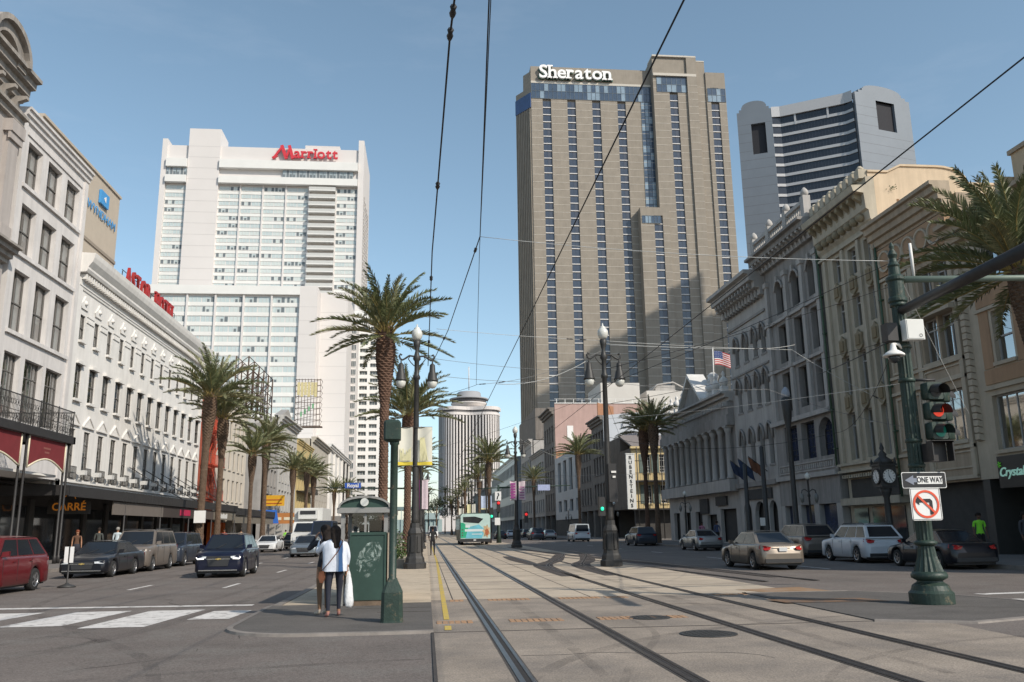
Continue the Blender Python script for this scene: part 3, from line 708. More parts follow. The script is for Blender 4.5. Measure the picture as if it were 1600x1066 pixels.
for a, b, mt in ((54.9, 65.0, M('taupe_sign_panel', (.14, .12, .105), .7, .1)), (65.05, 73.3, M('dark_brown_sign_panel', (.05, .04, .036), .6, .1)), (73.4, 80.0, M('brown_sign_panel', (.09, .07, .06), .6, .1)), (80.1, 89.1, M('tan_sign_panel', (.17, .15, .12), .6, .1))):
    mb = MB(); mb.box(-18.95, -18.86, a, b, 2.72, 3.5); mb.build('sign_panel', mt, cn)
mb = MB(); mb.box(-18.86, -18.83, 69.3, 72.2, 2.9, 3.35); mb.build('sign_panel', M('magenta_sign', (.42, .02, .07), .6, .3, 5), cn)
mb = MB(); [mb.box(-18.86, -18.83, 82.4+k*.62, 82.85+k*.62, 2.85, 3.3-.08*(k%2)) for k in range(5)]; mb.build('sign_mark', M('white_sign_letters', (.6, .6, .58), .5, 0), cn)
for a in (69, 73, 77, 81, 85): mb = MB(); mb.tube([(-22.8, a, 6.6), (-18.9, a+1.2, 4.1)], .03, 4); mb.build('tie_rod', IRON, cn)
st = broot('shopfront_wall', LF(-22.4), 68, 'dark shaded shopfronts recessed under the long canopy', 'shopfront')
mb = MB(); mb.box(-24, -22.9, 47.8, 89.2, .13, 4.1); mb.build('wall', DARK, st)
for k in range(10):
    y = 49.5+k*4.0
    mb = MB(); mb.box(-22.88, -22.82, y, y+3.0, .6, 3.2); mb.build('shop_window', DGLASS, st)
    mb = MB(); mb.box(-22.9, -22.7, y+3.1, y+3.7, .13, 3.6); mb.build('pier', FRAMED, st)
cs2 = root('restaurant_sign', (-20.8, 53.2, 2.9), 'small orange lettered restaurant sign hanging under the black canopy', 'sign')
mb = MB(); mb.box(-22.0, -19.6, 53.2, 53.3, 2.75, 3.55); mb.build('board', DARK, cs2); mb = MB(); mb.tube([(-21.8, 53.25, 3.5), (-21.8, 53.25, 4.2)], .02, 4); mb.tube([(-19.8, 53.25, 3.5), (-19.8, 53.25, 4.15)], .02, 4); mb.build('hanger', IRON, cs2)
text('sign_lettering', 'CARRÉ', .62, M('lit_orange_letters', (.75, .26, .03), .5, 0, emit=.12), (-20.8, 53.19, 3.15), (0, -1, 0), cs2, bold=.01)
mb = MB()
pts = [(-20.8+.0+.35*cos(t), 53.18, 3.62+.22*sin(t)) for t in [pi*k/6 for k in range(7)]]; mb.tube(pts, .03, 4); mb.build('flourish', MATS['lit_orange_letters'], cs2)
# roof sign
rs = broot('roof_sign', LF(-24), 75, 'red ASTOR HOTEL letters standing on the white hotel roof edge', 'sign')
SR = M('sign_red', (.34, .028, .028), .45, .08, 3); SRD = M('sign_dark_return', (.06, .03, .03), .6, .05)
mb = MB()
for y in [68+1.8*k for k in range(9)]: mb.tube([(-24.35, y, 19.6), (-24.2, y, 22.1)], .04, 4); mb.tube([(-25.6, y, 19.6), (-24.3, y, 21.6)], .035, 4)
for z in (20.8, 22.2): mb.tube([(-24.25, 68, z), (-24.25, 82.6, z)], .04, 4)
mb.build('support_frame', IRON, rs)
f24 = LF(-24)
serif_text('ASTOR', f24, 68.3, 20.85, 0, 2.4, SR, rs, .045, .10, .64, .12, .13, 1.6); serif_text('HOTEL', f24, 75.8, 20.85, 0, 2.4, SR, rs, .045, .10, .64, .12, .13, 1.6)

# --- red brick building with orange fire escape, cream neighbour ---------------------
BRK = M('painted_orange_brick', (.32, .075, .04), .85, .15, 2, .2, 20)
rt = simple_building(f, 89.7, 97.0, 16.2, [(5.2, 7.6), (8.8, 11.2), (12.4, 14.6)], 3, BRK, 'narrow orange red brick building with a zigzag fire escape', 'brick_building', ground=3.9, ww=1.1, seed=5)
fe = broot('fire_escape', f, 93, 'orange red iron fire escape zigzagging down the narrow brick front', 'fire escape')
OR = M('orange_red_iron', (.48, .07, .035), .55, .1, 4)
for z in (4.9, 8.4, 12.0, 15.4):
    mb = MB()
    for k in range(10): fbox(mb, f, 90.4, 95.6, z, z+.04, .1+k*.12, .16+k*.12)
    fbox(mb, f, 90.4, 95.6, z-.08, z+.06, 1.3, 1.36); mb.build('landing', OR, fe)
    mb = MB(); fbox(mb, f, 90.4, 95.6, z+1.0, z+1.05, 1.3, 1.35)
    for k in range(22): fbox(mb, f, 90.4+k*.245, 90.43+k*.245, z, z+1.0, 1.31, 1.34)
    for k in range(5): fbox(mb, f, 90.4, 90.43, z, z+1.0, .2+k*.25, .23+k*.25)
    mb.build('railing', OR, fe)
for i, z in enumerate((4.9, 8.4, 12.0)):
    a, b = (91.0, 94.8) if i % 2 else (94.8, 91.0)
    mb = MB()
    for w in (.35, 1.05): mb.tube([f.P(a, z, w), f.P(b, z+3.5, w)], .05, 4); mb.tube([f.P(a, z+.9, w), f.P(b, z+4.3, w)], .025, 4)
    for k in range(14): t = (k+.5)/14; u = a+(b-a)*t; fbox(mb, f, u-.1, u+.1, z+3.5*t, z+3.5*t+.03, .35, 1.05)
    mb.build('stair', OR, fe)
simple_building(f, 97.1, 113.0, 16.6, [(5.2, 7.6), (8.8, 11.0), (12.2, 14.4)], 6, M('cream_stucco', (.56, .50, .42), .85, .08, .6, .15, 9, streak=.15), 'cream stucco corner building behind the palms with small dark sash windows', ground=3.9, ww=1.15, seed=6)
cn2 = broot('shop_canopy', LF(-19), 101, 'brown shop canopy below the cream building with tan sign band', 'canopy')
mb = MB(); mb.box(-23, -19, 89.5, 112.5, 3.6, 3.75); mb.box(-19.1, -18.95, 89.5, 112.5, 3.3, 4.0); mb.build('roof', gm, cn2)
mb = MB(); mb.box(-19.2, -19.12, 89.5, 112.3, 2.5, 3.28); mb.build('sign_panel', MATS['tan_sign_panel'], cn2)
ba = root('blue_awning', (-19.5, 113.8, 3), 'bright blue shop awning at the corner below the cream building', 'awning')
mb = MB(); mb.prism([(-21.5, 112.9, 4.3), (-18.9, 112.9, 4.3), (-18.5, 112.3, 2.6), (-21.9, 112.3, 2.6)], (0, .4, 0)); mb.build('canopy_cloth', M('blue_awning_cloth', (.02, .10, .38), .8, .1), ba)
mb = MB(); mb.box(-20.6, -19.4, 112.25, 112.28, 2.8, 2.95); mb.build('lettering', WHITET, ba)
sg = root('orange_shop_display', (-20.5, 93.5, 0), 'bright orange shopfront with hanging clothes under the canopy', 'shop display')
for k in range(4): mb = MB(); mb.box(-21.9, -21.5, 90.5+k*1.7, 91.6+k*1.7, .2, 2.6); mb.build('panel', M('orange_cloth', (.62, .13, .02), .8, .1), sg)
for k in range(3): mb = MB(); mb.box(-21.4, -21.1, 97.6+k*1.1, 98.2+k*1.1, .8, 2.3); mb.build('hung_shirt', M('pale_shirts', (.5, .46, .40), .9, .2), sg)

# --- second block, left ---------------------------------------------------------------
GSTONE = M('grey_cut_stone', (.33, .31, .29), .88, .12, 1, .3, 6, streak=.2)
simple_building(f, 127, 137, 17.2, [(4.6, 7.0), (8.3, 10.6), (12.0, 14.2)], 3, GSTONE, 'grey stone corner building beyond the cross street, half hidden by palms', ground=3.8, hood=.1, seed=8)
rt = simple_building(f, 137.1, 156, 19.4, [(4.9, 8.0), (9.4, 12.2), (13.5, 15.9)], 6, M('pale_grey_stucco', (.47, .45, .42), .85, .1, .6, .15, 9, streak=.3), 'pale grey four storey building with heavy projecting cornice and shallow gable', ground=4, out=1.0, corn=1.8, hood=.1, seed=9)
mb = MB(); mb.prism([f.P(137.2, 19.6, .2), f.P(144, 21.4, .2), f.P(150, 19.6, .2)], (-1.2, 0, 0)); mb.build('gable', GSTONE, rt)
rt = simple_building(f, 156.1, 177, 17.6, [(4.9, 7.6), (9.0, 11.6), (12.9, 15.2)], 6, M('yellow_ochre_stucco', (.52, .40, .19), .85, .1, .7, .15, 9, streak=.15), 'yellow stuccoed building with two black iron balconies', ground=4, seed=10)
for z in (8.6, 12.5):
    mb = MB(); fbox(mb, f, 157, 176.5, z, z+.1, 0, 1.5); mb.build('balcony_slab', gm, rt)
    mb = MB(); fbox(mb, f, 157, 176.5, z+1.0, z+1.05, 1.45, 1.5)
    for k in range(65): fbox(mb, f, 157+k*.3, 157.03+k*.3, z+.1, z+1.0, 1.46, 1.49)
    mb.build('balcony_railing', IRON, rt)
simple_building(f, 177.1, 206, 20.2, [(4.9, 8.0), (9.6, 12.5), (14, 16.6)], 9, M('weathered_cream_stone', (.47, .43, .37), .85, .1, .6, .15, 9, streak=.3), 'weathered cream stone building with tall openings and deep cornice, last before the low white building', ground=4, out=1.0, corn=1.8, seed=11)
rt = broot('low_white_building', f, 260, 'long low white building with blind ribbed walls at the foot of the white hotel tower', 'building')
mb = MB(); fbox(mb, f, 207, 312, 0, 21.5, -60, -.2); mb.build('wall', WHITE, rt); cornice(rt, f, 206.9, 312, 20.6, 22, .8, WHITE)
for k in range(10): mb = MB(); fbox(mb, f, 209+k*10.3, 210+k*10.3, 5, 20.5, -.2, .25); mb.build('fin', WHITE, rt)
mb = MB(); fbox(mb, f, 207, 312, 3.5, 5, -.2, 3.0); mb.build('canopy', M('podium_canopy_grey', (.2, .19, .18), .7, .1), rt)
mb = MB(); fbox(mb, f, 207.5, 311, .1, 3.4, -.19, -.1); mb.build('shopfront', DGLASS, rt)
simple_building(f, 330, 420, 16, [(5, 7), (8.5, 10.5), (12, 14)], 20, GREYW, 'far grey row building beyond the white podium', style='', ground=4, seed=13, hood=None)

# steel sign frames on roofs
def lattice(name, y0, y1, x, z0, z1, label, panels=None):
    rt = root(name, (x, (y0+y1)/2, z0), label, 'sign frame')
    rust = M('rusty_lattice_steel', (.085, .055, .04), .8, .3, 5)
    mb = MB(); n = 5
    for i in range(n+1):
        y = y0+(y1-y0)*i/n
        for dx in (0, -1.6): mb.tube([(x+dx, y, z0), (x+dx, y, z1)], .09, 4)
    for z in [z0+(z1-z0)*k/5 for k in range(1, 6)]:
        for dx in (0, -1.6): mb.tube([(x+dx, y0, z), (x+dx, y1, z)], .07, 4)
        for i in range(n+1): y = y0+(y1-y0)*i/n; mb.tube([(x, y, z), (x-1.6, y, z-(z1-z0)/5)], .05, 4)
    for i in range(n): y = y0+(y1-y0)*i/n; mb.tube([(x, y, z0), (x, y+(y1-y0)/n, z1)], .05, 4)
    for k in (-1, 1): mb.tube([(x-8, y0 if k < 0 else y1, z0-1.5), (x-.5, y0 if k < 0 else y1, z1-1)], .08, 4)
    mb.build('lattice', rust, rt)
    return rt
lattice('sign_frame', 113, 131, -23.3, 17.4, 24.2, 'bare rusty steel sign frame on the roof above the palm trees')
lt = root('sign_frame', (-22, 158, 20), 'rusty steel roof sign frame with faded yellow panels facing the camera', 'sign frame')
rust = MATS['rusty_lattice_steel']
mb = MB()
for k in range(9): x = -24.2+k*.56; mb.tube([(x, 160, 20.5), (x, 160, 29.4)], .05, 4)
for k in range(9): z = 20.6+k*1.08; mb.tube([(-24.2, 160, z), (-19.6, 160, z)], .05, 4); mb.tube([(-24.2, 160, z), (-24.2, 162.5, z)], .05, 4); mb.tube([(-19.6, 160, z), (-19.6, 162.5, z)], .05, 4)
for k in range(8): z = 20.6+k*1.08; mb.tube([(-24.2, 160, z), (-19.6, 160, z+1.08)], .035, 4); mb.tube([(-19.6, 160, z), (-19.6, 162.5, z+1.08)], .035, 4)
mb.box(-24.8, -19.2, 159.8, 161, 20.3, 20.5); mb.build('lattice', rust, lt)
for k in range(6): mb = MB(); mb.box(-23.9+k*.62, -23.4+k*.62, 159.8, 159.9, 26.3-(.3 if k % 2 else 0), 28.7); mb.build('panel', M('faded_yellow_sign_panel', (.55, .47, .25), .7, .2, 4), lt)
for k in range(4): mb = MB(); mb.box(-23.2+k*.7, -22.9+k*.7, 159.8, 159.86, 22.3+k*.5, 23.2+k*.5); mb.build('tube_letter', M('faded_green_sign_tube', (.12, .32, .16), .7, .2), lt)
ys = root('yellow_shop_sign', (-21.7, 126.9, 6), 'orange yellow shop sign projecting behind the third left palm', 'sign')
mb = MB(); mb.box(-23.0, -20.2, 127.0, 127.3, 5.2, 6.7); mb.build('board', M('orange_yellow_sign', (.62, .33, .02), .6, .1), ys)
for k in range(2): mb = MB(); mb.box(-22.8, -20.5, 126.96, 126.99, 5.5+k*.5, 5.62+k*.5); mb.build('stripe', M('sign_red_brown', (.4, .08, .02), .6, 0), ys)
ys = root('orange_shop_sign', (-19.5, 126.9, 3.5), 'orange brown shop sign band at the far street corner', 'sign')
mb = MB(); mb.box(-21.8, -17.8, 127.0, 127.3, 2.7, 4.2); mb.build('board', M('orange_brown_sign', (.42, .17, .05), .6, .1), ys)
for k in range(3): mb = MB(); mb.box(-21.4+k*1.25, -20.5+k*1.25, 126.95, 126.99, 3.2, 3.6); mb.build('word', CREAM, ys)
# ================================================================== TOWERS
def many(rt, fr, spots, variants, depth, cap=300, name='window'):
    """spots: (u, v, variant). First cap are parts sharing meshes, the rest one joined part"""
    w0 = Vector(wloc(rt))
    for u, v, k in spots[:cap]: inst(name, variants[k][0], rt, Vector(fr.P(u, v, -depth))-w0, fr.rz)
    rest = spots[cap:]
    if rest:
        mb = MB(); c, s_ = cos(fr.rz), sin(fr.rz)
        for u, v, k in rest:
            src = variants[k][1]; p = fr.P(u, v, -depth); b = len(mb.v)
            mb.v += [(p[0]+c*x-s_*y, p[1]+s_*x+c*y, p[2]+z) for x, y, z in src.v]
            mb.f += [tuple(b+i for i in q) for q in src.f]; mb.m += src.m; mb.sm += src.sm
        mb.build(name, variants[0][2], rt, kind='stuff')
PALEP = M('pale_curtained_pane', (.54, .59, .57), .12, .05, .3, spec=.6)
PALEP2 = M('bluish_curtained_pane', (.47, .54, .54), .12, .05, .3, spec=.6)
MULL = M('tower_mullion', (.55, .54, .52), .6, .05, 1)
def far_window(w, h, seed, mats, dark_p=.35):
    r = random.Random(seed); mb = MB()
    mb.box(-w/2, w/2, -.05, .0, 0, h, 0)
    n = 3
    for i in range(1, n): mb.box(-w/2+w*i/n-.05, -w/2+w*i/n+.05, 0, .07, 0, h, 2)
    mb.box(-w/2, w/2, 0, .09, -.06, .06, 2); mb.box(-w/2, w/2, 0, .09, h-.06, h+.06, 2)
    for i in range(n):
        if r.random() < dark_p:
            a = -w/2+w*i/n+.06+r.uniform(0, .3); b = -w/2+w*(i+1)/n-.06-r.uniform(0, .2); z0 = .1; z1 = h-.1 if r.random() < .5 else h*r.uniform(.35, .6)
            mb.box(a, b, 0, .02, z0, z1, 1)
    return (mb.data('window', mats), mb, mats)
MW = M('hotel_tower_white_panel', (.62, .59, .57), .8, .03, .08, .05, 2); MWH = M('hotel_tower_spandrel', (.68, .675, .65), .75, .04, .2)
wm = [PALEP, M('dark_open_window', (.15, .17, .18), .15, .1, .4), MULL]; wm2 = [PALEP2, wm[1], MULL]
rt = root('hotel_tower', (-56, 283, 0), 'tall white slab hotel tower with red lettering, balcony stack and lower wing', 'hotel tower')
fs = FF(283)
mb = MB()
fbox(mb, fs, -90.3, -22.7, 0, 119, -30, -.6); fbox(mb, fs, -90.3, -22.7, 119, 132.6, -30, -.3)
mb.build('wall', MW, rt)
mb = MB(); fbox(mb, fs, -82.2, -71.6, 0, 138.6, -10, .6); mb.build('stair_shaft', MW, rt)
mb = MB(); fbox(mb, fs, -91, -89.3, 0, 134.6, -30, .5); fbox(mb, fs, -24.4, -22.5, 0, 136, -30, .5); mb.build('end_fin', MW, rt)
mb = MB(); fbox(mb, fs, -43, -31, 132.6, 134, -8, -.6); mb.build('roof_plant', MW, rt)
for a, b in ((-89.2, -82.3), (-71.5, -24.5)):
    mb = MB(); fbox(mb, fs, a, b, 124.2, 127.2, -.3, 1.4); fbox(mb, fs, a, b, 118.6, 121.1, -.3, 1.4); mb.build('crown_band', MWH, rt)
v5 = far_window(3.3, 3.0, 3, [M('crown_window', (.30, .35, .37), .12, .1, .5), wm[1], MULL], .8)
many(rt, fs, [(-87.5, 121.15, 0), (-84, 121.15, 0)]+[(-48.5+k*3.45, 121.15, 0) for k in range(7)], [v5], -.4)
r1 = random.Random(3)
WV = [far_window(3.35, 1.55, s, wm if s % 2 else wm2, .0 if s < 4 else .42) for s in range(8)]
spots = []
for k in range(14):
    z = 116.4-2.66*k
    for u in (-87.5, -84.0): spots.append((u, z, r1.randint(0, 7)))
    for b0 in (-71.6, -64.2, -56.6, -48.8, -31.9):
        spots += [(b0+2.0, z, r1.randint(0, 7)), (b0+5.6, z, r1.randint(0, 7))]
many(rt, fs, spots, WV, .55)
mb = MB()
for k in range(15):
    z = 114.2-2.66*k+.95
    for a, b in ((-89.2, -82.2), (-71.6, -41.0), (-31.8, -24.4)): fbox(mb, fs, a, b, z, z+1.05, -.65, -.42)
mb.build('spandrel_band', MWH, rt)
mb = MB()
for u in (-64.2, -56.6, -48.8, -41.0, -31.8): fbox(mb, fs, u-.25, u+.25, 60, 118.6, -1.2, -.05)
mb.build('fin', MW, rt)
slab = MB(); slab.box(-4.5, 4.5, -.3, 1.8, 0, .35); slm = slab.data('balcony', MWH)
rl = MB(); rl.box(-4.5, 4.5, 1.7, 1.75, .35, 1.4)
for s in (-4.5, 4.45): rl.box(s, s+.05, 0, 1.7, .35, 1.4)
rlm = rl.data('balcony_rail', M('balcony_panel', (.50, .50, .48), .5, .05))
for k in range(15):
    z = 118.0-2.66*k; o = inst('balcony', slm, rt, Vector((-36.4, 283.3, z-1.55))-wloc(rt), pi); inst('balcony_rail', rlm, o, (0, 0, 0))
many(rt, fs, [(-38.6, 116.2-2.66*k, k % 4) for k in range(14)]+[(-34.4, 116.2-2.66*k, (k+1) % 4) for k in range(14)], [far_window(3.5, 2.0, 20+s, [M('shaded_balcony_glass', (.24, .27, .27), .15, .1), wm[1], MULL], .6) for s in range(4)], 1.15)
fside = Fr(-22.45, 0, 0, 1, 1, 0)
many(rt, fside, [(288+6*(j), 115-2.66*k, 0) for k in range(14) for j in range(4)], [far_window(2.4, 1.5, 40, [M('side_window_bronze', (.16, .11, .08), .3, .2), wm[1], MULL], .5)], -.02)
# lettering
MRED = M('hotel_letter_red', (.56, .035, .05), .5, .05, 3)
serif_text('arriott', fs, -46.5, 128.5, .9, 5.2, MRED, rt, .08, .35, 1.0, .17, .06, 1.5)
mb = MB()
for (a, b, c, d) in ((0, 0, 2.6, 5.0), (3.0, 0, 3.1, 5.0)):
    pass
def bar(mb, fr, p, q, wd, w0=.5, w1=1.2):
    p = (-53.8+(p[0]+57)*.78, p[1]); q = (-53.8+(q[0]+57)*.78, q[1]); wd *= .85
    (a, b), (c, d) = p, q; dx, dz = c-a, d-b; l = hypot(dx, dz); nx, nz = -dz/l*wd/2, dx/l*wd/2
    mb.prism([fr.P(a+nx, b+nz, w0), fr.P(c+nx, d+nz, w0), fr.P(c-nx, d-nz, w0), fr.P(a-nx, b-nz, w0)], (fr.N[0]*(w1-w0), fr.N[1]*(w1-w0), 0))
for q_ in (0,): pass
bar(mb, fs, (-56.5, 128.3), (-52.6, 133.0), .8); bar(mb, fs, (-53.2, 133.1), (-50.9, 128.2), 1.35, .45, 1.15); bar(mb, fs, (-50.8, 129.0), (-49.5, 132.6), .7, .52, 1.25); bar(mb, fs, (-49.9, 133.1), (-48.1, 128.2), 1.25, .48, 1.22); bar(mb, fs, (-57, 128.2), (-55.0, 129.4), 1.0, .4, 1.1)
mb.build('sign_initial', MRED, rt)
# front wing
fw2 = FF(240)
mb = MB(); fbox(mb, fw2, -80, -31, 0, 67.9, -42, -.6); mb.build('wing_wall', MW, rt)
mb = MB(); fbox(mb, fw2, -36.2, -31.2, 0, 70.2, -40, .35); mb.build('wing_end', MW, rt)
mb = MB(); fbox(mb, FF(246), -31.15, -23.2, 0, 70, -36, 0); mb.build('lift_block', MW, rt)
mb = MB(); fbox(mb, fw2, -80.3, -36.2, 67.6, 70.1, -3, .35); mb.build('wing_parapet', MWH, rt)
spots = []; fins = [-36.3-7.76*k for k in range(6)]
for k in range(20):
    z = 65.3-2.87*k
    for i in range(5): spots += [(fins[i]-2.0, z, r1.randint(0, 7)), (fins[i]-5.75, z, r1.randint(0, 7))]
WV2 = [far_window(3.45, 1.7, s+60, wm if s % 2 else wm2, .0 if s < 4 else .4) for s in range(8)]
many(rt, fw2, spots, WV2, .55, cap=110)
mb = MB()
for k in range(21): z = 63.9-2.87*k+.35; fbox(mb, fw2, -80, -36.2, z, z+1.05, -.65, -.42)
mb.build('wing_spandrel_band', MWH, rt)
mb = MB()
for u in fins[1:]: fbox(mb, fw2, u-.25, u+.25, 0, 67.6, -1, -.0)
mb.build('wing_fin', MW, rt)
mb = MB()
for z in range(8, 68, 4): fbox(mb, fw2, -36.2, -31.2, z, z+.08, .35, .37); fbox(mb, FF(246), -31.1, -23.2, z, z+.08, 0, .02)
for z in range(8, 136, 4): fbox(mb, fs, -82.1, -71.7, z, z+.1, .6, .62)
mb.build('panel_joint', M('panel_joint_grey', (.47, .45, .44), .9, 0), rt)
mb = MB(); fbox(mb, FF(262), -23.2, -21.8, 0, 66, -10, 0)
mb.build('glazed_slot_wall', MW, rt); 
many(rt, FF(262), [(-22.5, 64-2.6*k, 0) for k in range(24)], [far_window(1.3, 1.7, 90, [M('slot_glass', (.10, .12, .13), .1, .2), wm[1], MULL], .3)], -.05)
# narrow gridded tower
gt2 = root('narrow_white_tower', (-19, 283, 0), 'narrow white tower with a grid of dark square windows right of the big hotel slab', 'tower')
ft = FF(279)
mb = MB(); ops = [(c-1.3, c+1.3, 69.2-2.5*k, 70.4-2.5*k) for k in range(27) for c in (-20.6, -17.3, -14.7)]
ops = [(a, b, c, d) if a > -19 or a < -19 else (a, b, c, d) for a, b, c, d in ops]
ops = [((c-1.25) if i < 2 else c-.55, (c+1.25) if i < 2 else c+.55, 69.0-2.5*k, 70.3-2.5*k) for k in range(27) for i, c in enumerate((-20.7, -17.3, -14.4))]
wall_sheet(mb, ft, -24.2, -13.4, 0, 73, ops, .8); mb.build('wall', M('bright_white_panel', (.72, .71, .69), .8, .03, .2), gt2)
body(gt2, ft, -24.1, -13.5, 0, 72.8, -26, -1.0, MATS['bright_white_panel'])
gv = [far_window(w, 1.3, 100+i, [M('grey_slot_glass', (.13, .14, .13), .15, .3, .4), wm[1], MULL], .5) for i, w in enumerate((2.5, 1.1))]
many(gt2, ft, [(( -20.7, -17.3, -14.4)[i], 69.0-2.5*k, 0 if i < 2 else 1) for k in range(27) for i in range(3)], gv, .7)
many(gt2, ft, [(-23.2, 69.2-2.5*k, 0) for k in range(27)], [far_window(.7, .9, 104, [MATS['side_window_bronze'], wm[1], MULL], .2)], -.02)

# --- brown concrete hotel tower -------------------------------------------------------
SHC = M('brown_aggregate_concrete', (.285, .25, .207), .88, .10, .35, .2, 3, streak=.10)
SHJ = M('pale_floor_joint', (.52, .48, .42), .85, .05)
SHG = M('blue_curtain_glass', (.05, .075, .115), .12, .25, .5, spec=.8)
SHW = [M('tower_room_glass', (.05, .062, .088), .12, .25, .3, spec=.7), M('tower_room_glass_dim', (.075, .085, .11), .2, .25, .3), M('white_ledge', (.62, .60, .58), .7, .04), M('tower_curtain_pale', (.25, .26, .28), .3, .2, .4)]
rt = root('brown_hotel_tower', (60, 284, 0), 'tall brown concrete hotel tower with white lettering, stepped blocks and blue glass strips', 'hotel tower')
def shwin(w, seed):
    r = random.Random(seed); w = w+.15; mb = MB(); mb.box(-w/2, w/2, -.1, .05, .2, 2.45, 0); mb.box(-w/2, w/2, -.1, .28, -.12, .18, 2)
    mb.box(-.04, .04, .05, .1, .2, 2.45, 1)
    if r.random() < .45: a = r.choice((-1, 1)); mb.box(min(0, a*w/2)+.05, max(0, a*w/2)-.05, .05, .07, .25, 2.4, 1)
    if r.random() < .12: a = r.choice((-1, 1)); mb.box(min(0, a*w/2)+.1, max(0, a*w/2)-.9, .05, .08, .5, 2.3, 3)
    return (mb.data('window', SHW), mb, SHW)
def sh_block(fr, u0, u1, top, cols, back, glass=None, w=3.0, floor0=3.0, name='wall', joints=True, base=0):
    mb = MB(); us = [u0]
    zt = glass[2] if glass else top
    for c in cols: us += [c-w/2, c+w/2]
    us.append(u1)
    for i in range(0, len(us), 2): fbox(mb, fr, us[i], us[i+1], base, zt, -.6, 0)
    fbox(mb, fr, u0, u1, base, zt, back, -.62); fbox(mb, fr, u0, u1, zt, top, back, .0)
    mb.build(name, SHC, rt)
    if joints:
        mb = MB(); z = floor0
        while z < zt-1:
            for i in range(0, len(us), 2): fbox(mb, fr, us[i], us[i+1], z, z+.13, 0, .05)
            z += 2.74
        mb.build('floor_joint', SHJ, rt, kind='stuff')
fm_, fr_, fl_ = FF(273), FF(270), FF(269.3)
cm_ = (41.45, 50.25, 59.15, 68.25)
sh_block(fm_, 35.9, 81, 162, cm_, -46, glass=(0, 0, 149.4))
vs_ = [shwin(3.0, s) for s in range(8)]
spots = []
for k in range(53):
    z = 146.3-2.74*k
    if z < 5: break
    for c in cm_: spots.append((c, z, r1.randint(0, 7)))
sp2 = [(86.6, 149-2.74*k, r1.randint(0, 7)) for k in range(49)]; sp3 = [(101.6, 145.8-2.74*k, r1.randint(0, 7)) for k in range(48)]; sp4 = [(78.4, 102.4-2.74*k, r1.randint(0, 7)) for k in range(32)]
many(rt, fm_, spots[:188], vs_, .5); many(rt, fr_, sp2[:40], vs_, .5); many(rt, fr_, sp3[:40], vs_, .5); many(rt, fl_, sp4[:25], vs_, .5)
def glass_band(fr, u0, u1, v0, v1, nx, ny, w=.02):
    """curtain wall of separate panes in a frame"""
    mb = MB()
    for i in range(nx+1): u = u0+(u1-u0)*i/nx; fbox(mb, fr, u-.06, u+.06, v0, v1, w, w+.12)
    for j in range(ny+1): v = v0+(v1-v0)*j/ny; fbox(mb, fr, u0, u1, v-.06, v+.06, w, w+.1)
    mb.build('glazing_bars', M('blue_grey_mullion', (.10, .13, .16), .5, .05), rt)
    g2 = M('blue_curtain_glass_pale', (.22, .29, .35), .15, .15, .5, spec=.8)
    mb = MB(); mb2 = MB()
    for i in range(nx):
        for j in range(ny):
            a = u0+(u1-u0)*i/nx; b = u0+(u1-u0)*(i+1)/nx; c = v0+(v1-v0)*j/ny; d = v0+(v1-v0)*(j+1)/ny
            fbox(mb2 if r1.random() < .35 else mb, fr, a, b, c, d, -.05, w+.01+r1.uniform(0, .01))
    mb.build('panes', SHG, rt, kind='stuff'); mb2.build('panes', g2, rt, kind='stuff')
glass_band(fm_, 36.0, 79, 149.6, 155.4, 28, 2, .05); mb = MB(); fbox(mb, fm_, 35.9, 79.2, 155.5, 156.3, 0, .12); mb.build('ledge', SHJ, rt)
glass_band(fm_, 75.3, 79.2, 20, 149.4, 3, 47, .03)
sh_block(fr_, 79.3, 91.6, 165.7, (86.6,), -40, glass=(0, 0, 158)); glass_band(fr_, 80.6, 91.3, 152.2, 158, 6, 2, .05)
mb = MB(); fbox(mb, fr_, 79.3, 95, 158.2, 159.2, 0, .75); mb.build('ledge', SHJ, rt)
mb = MB(); fbox(mb, fr_, 91.6, 95.2, 0, 165.9, -40, .7); fbox(mb, fr_, 95.2, 98.6, 0, 164.8, -40, -.5); mb.build('ribbed_shaft', SHC, rt)
mb = MB(); z = 4
while z < 157:
    fbox(mb, fr_, 91.6, 95.2, z, z+.13, .7, .75); fbox(mb, fr_, 95.2, 98.6, z, z+.13, -.5, -.45); z += 2.74
mb.build('floor_joint', SHJ, rt, kind='stuff')
mb = MB(); fbox(mb, fr_, 79.2, 95.2, 165.7, 166.3, -6, .75); fbox(mb, fr_, 95.2, 98.6, 164.8, 165.2, -6, -.4); mb.build('coping', SHJ, rt)
sh_block(fr_, 98.6, 105.7, 160.5, (101.6,), -38, glass=(0, 0, 154.5)); glass_band(fr_, 99.0, 105.5, 149.0, 154.2, 4, 2, .05)
sh_block(fl_, 72.2, 82.3, 108.3, (78.4,), -12, glass=(0, 0, 105.4)); glass_band(fl_, 72.7, 79.2, 102.6, 105.2, 6, 1, .05)
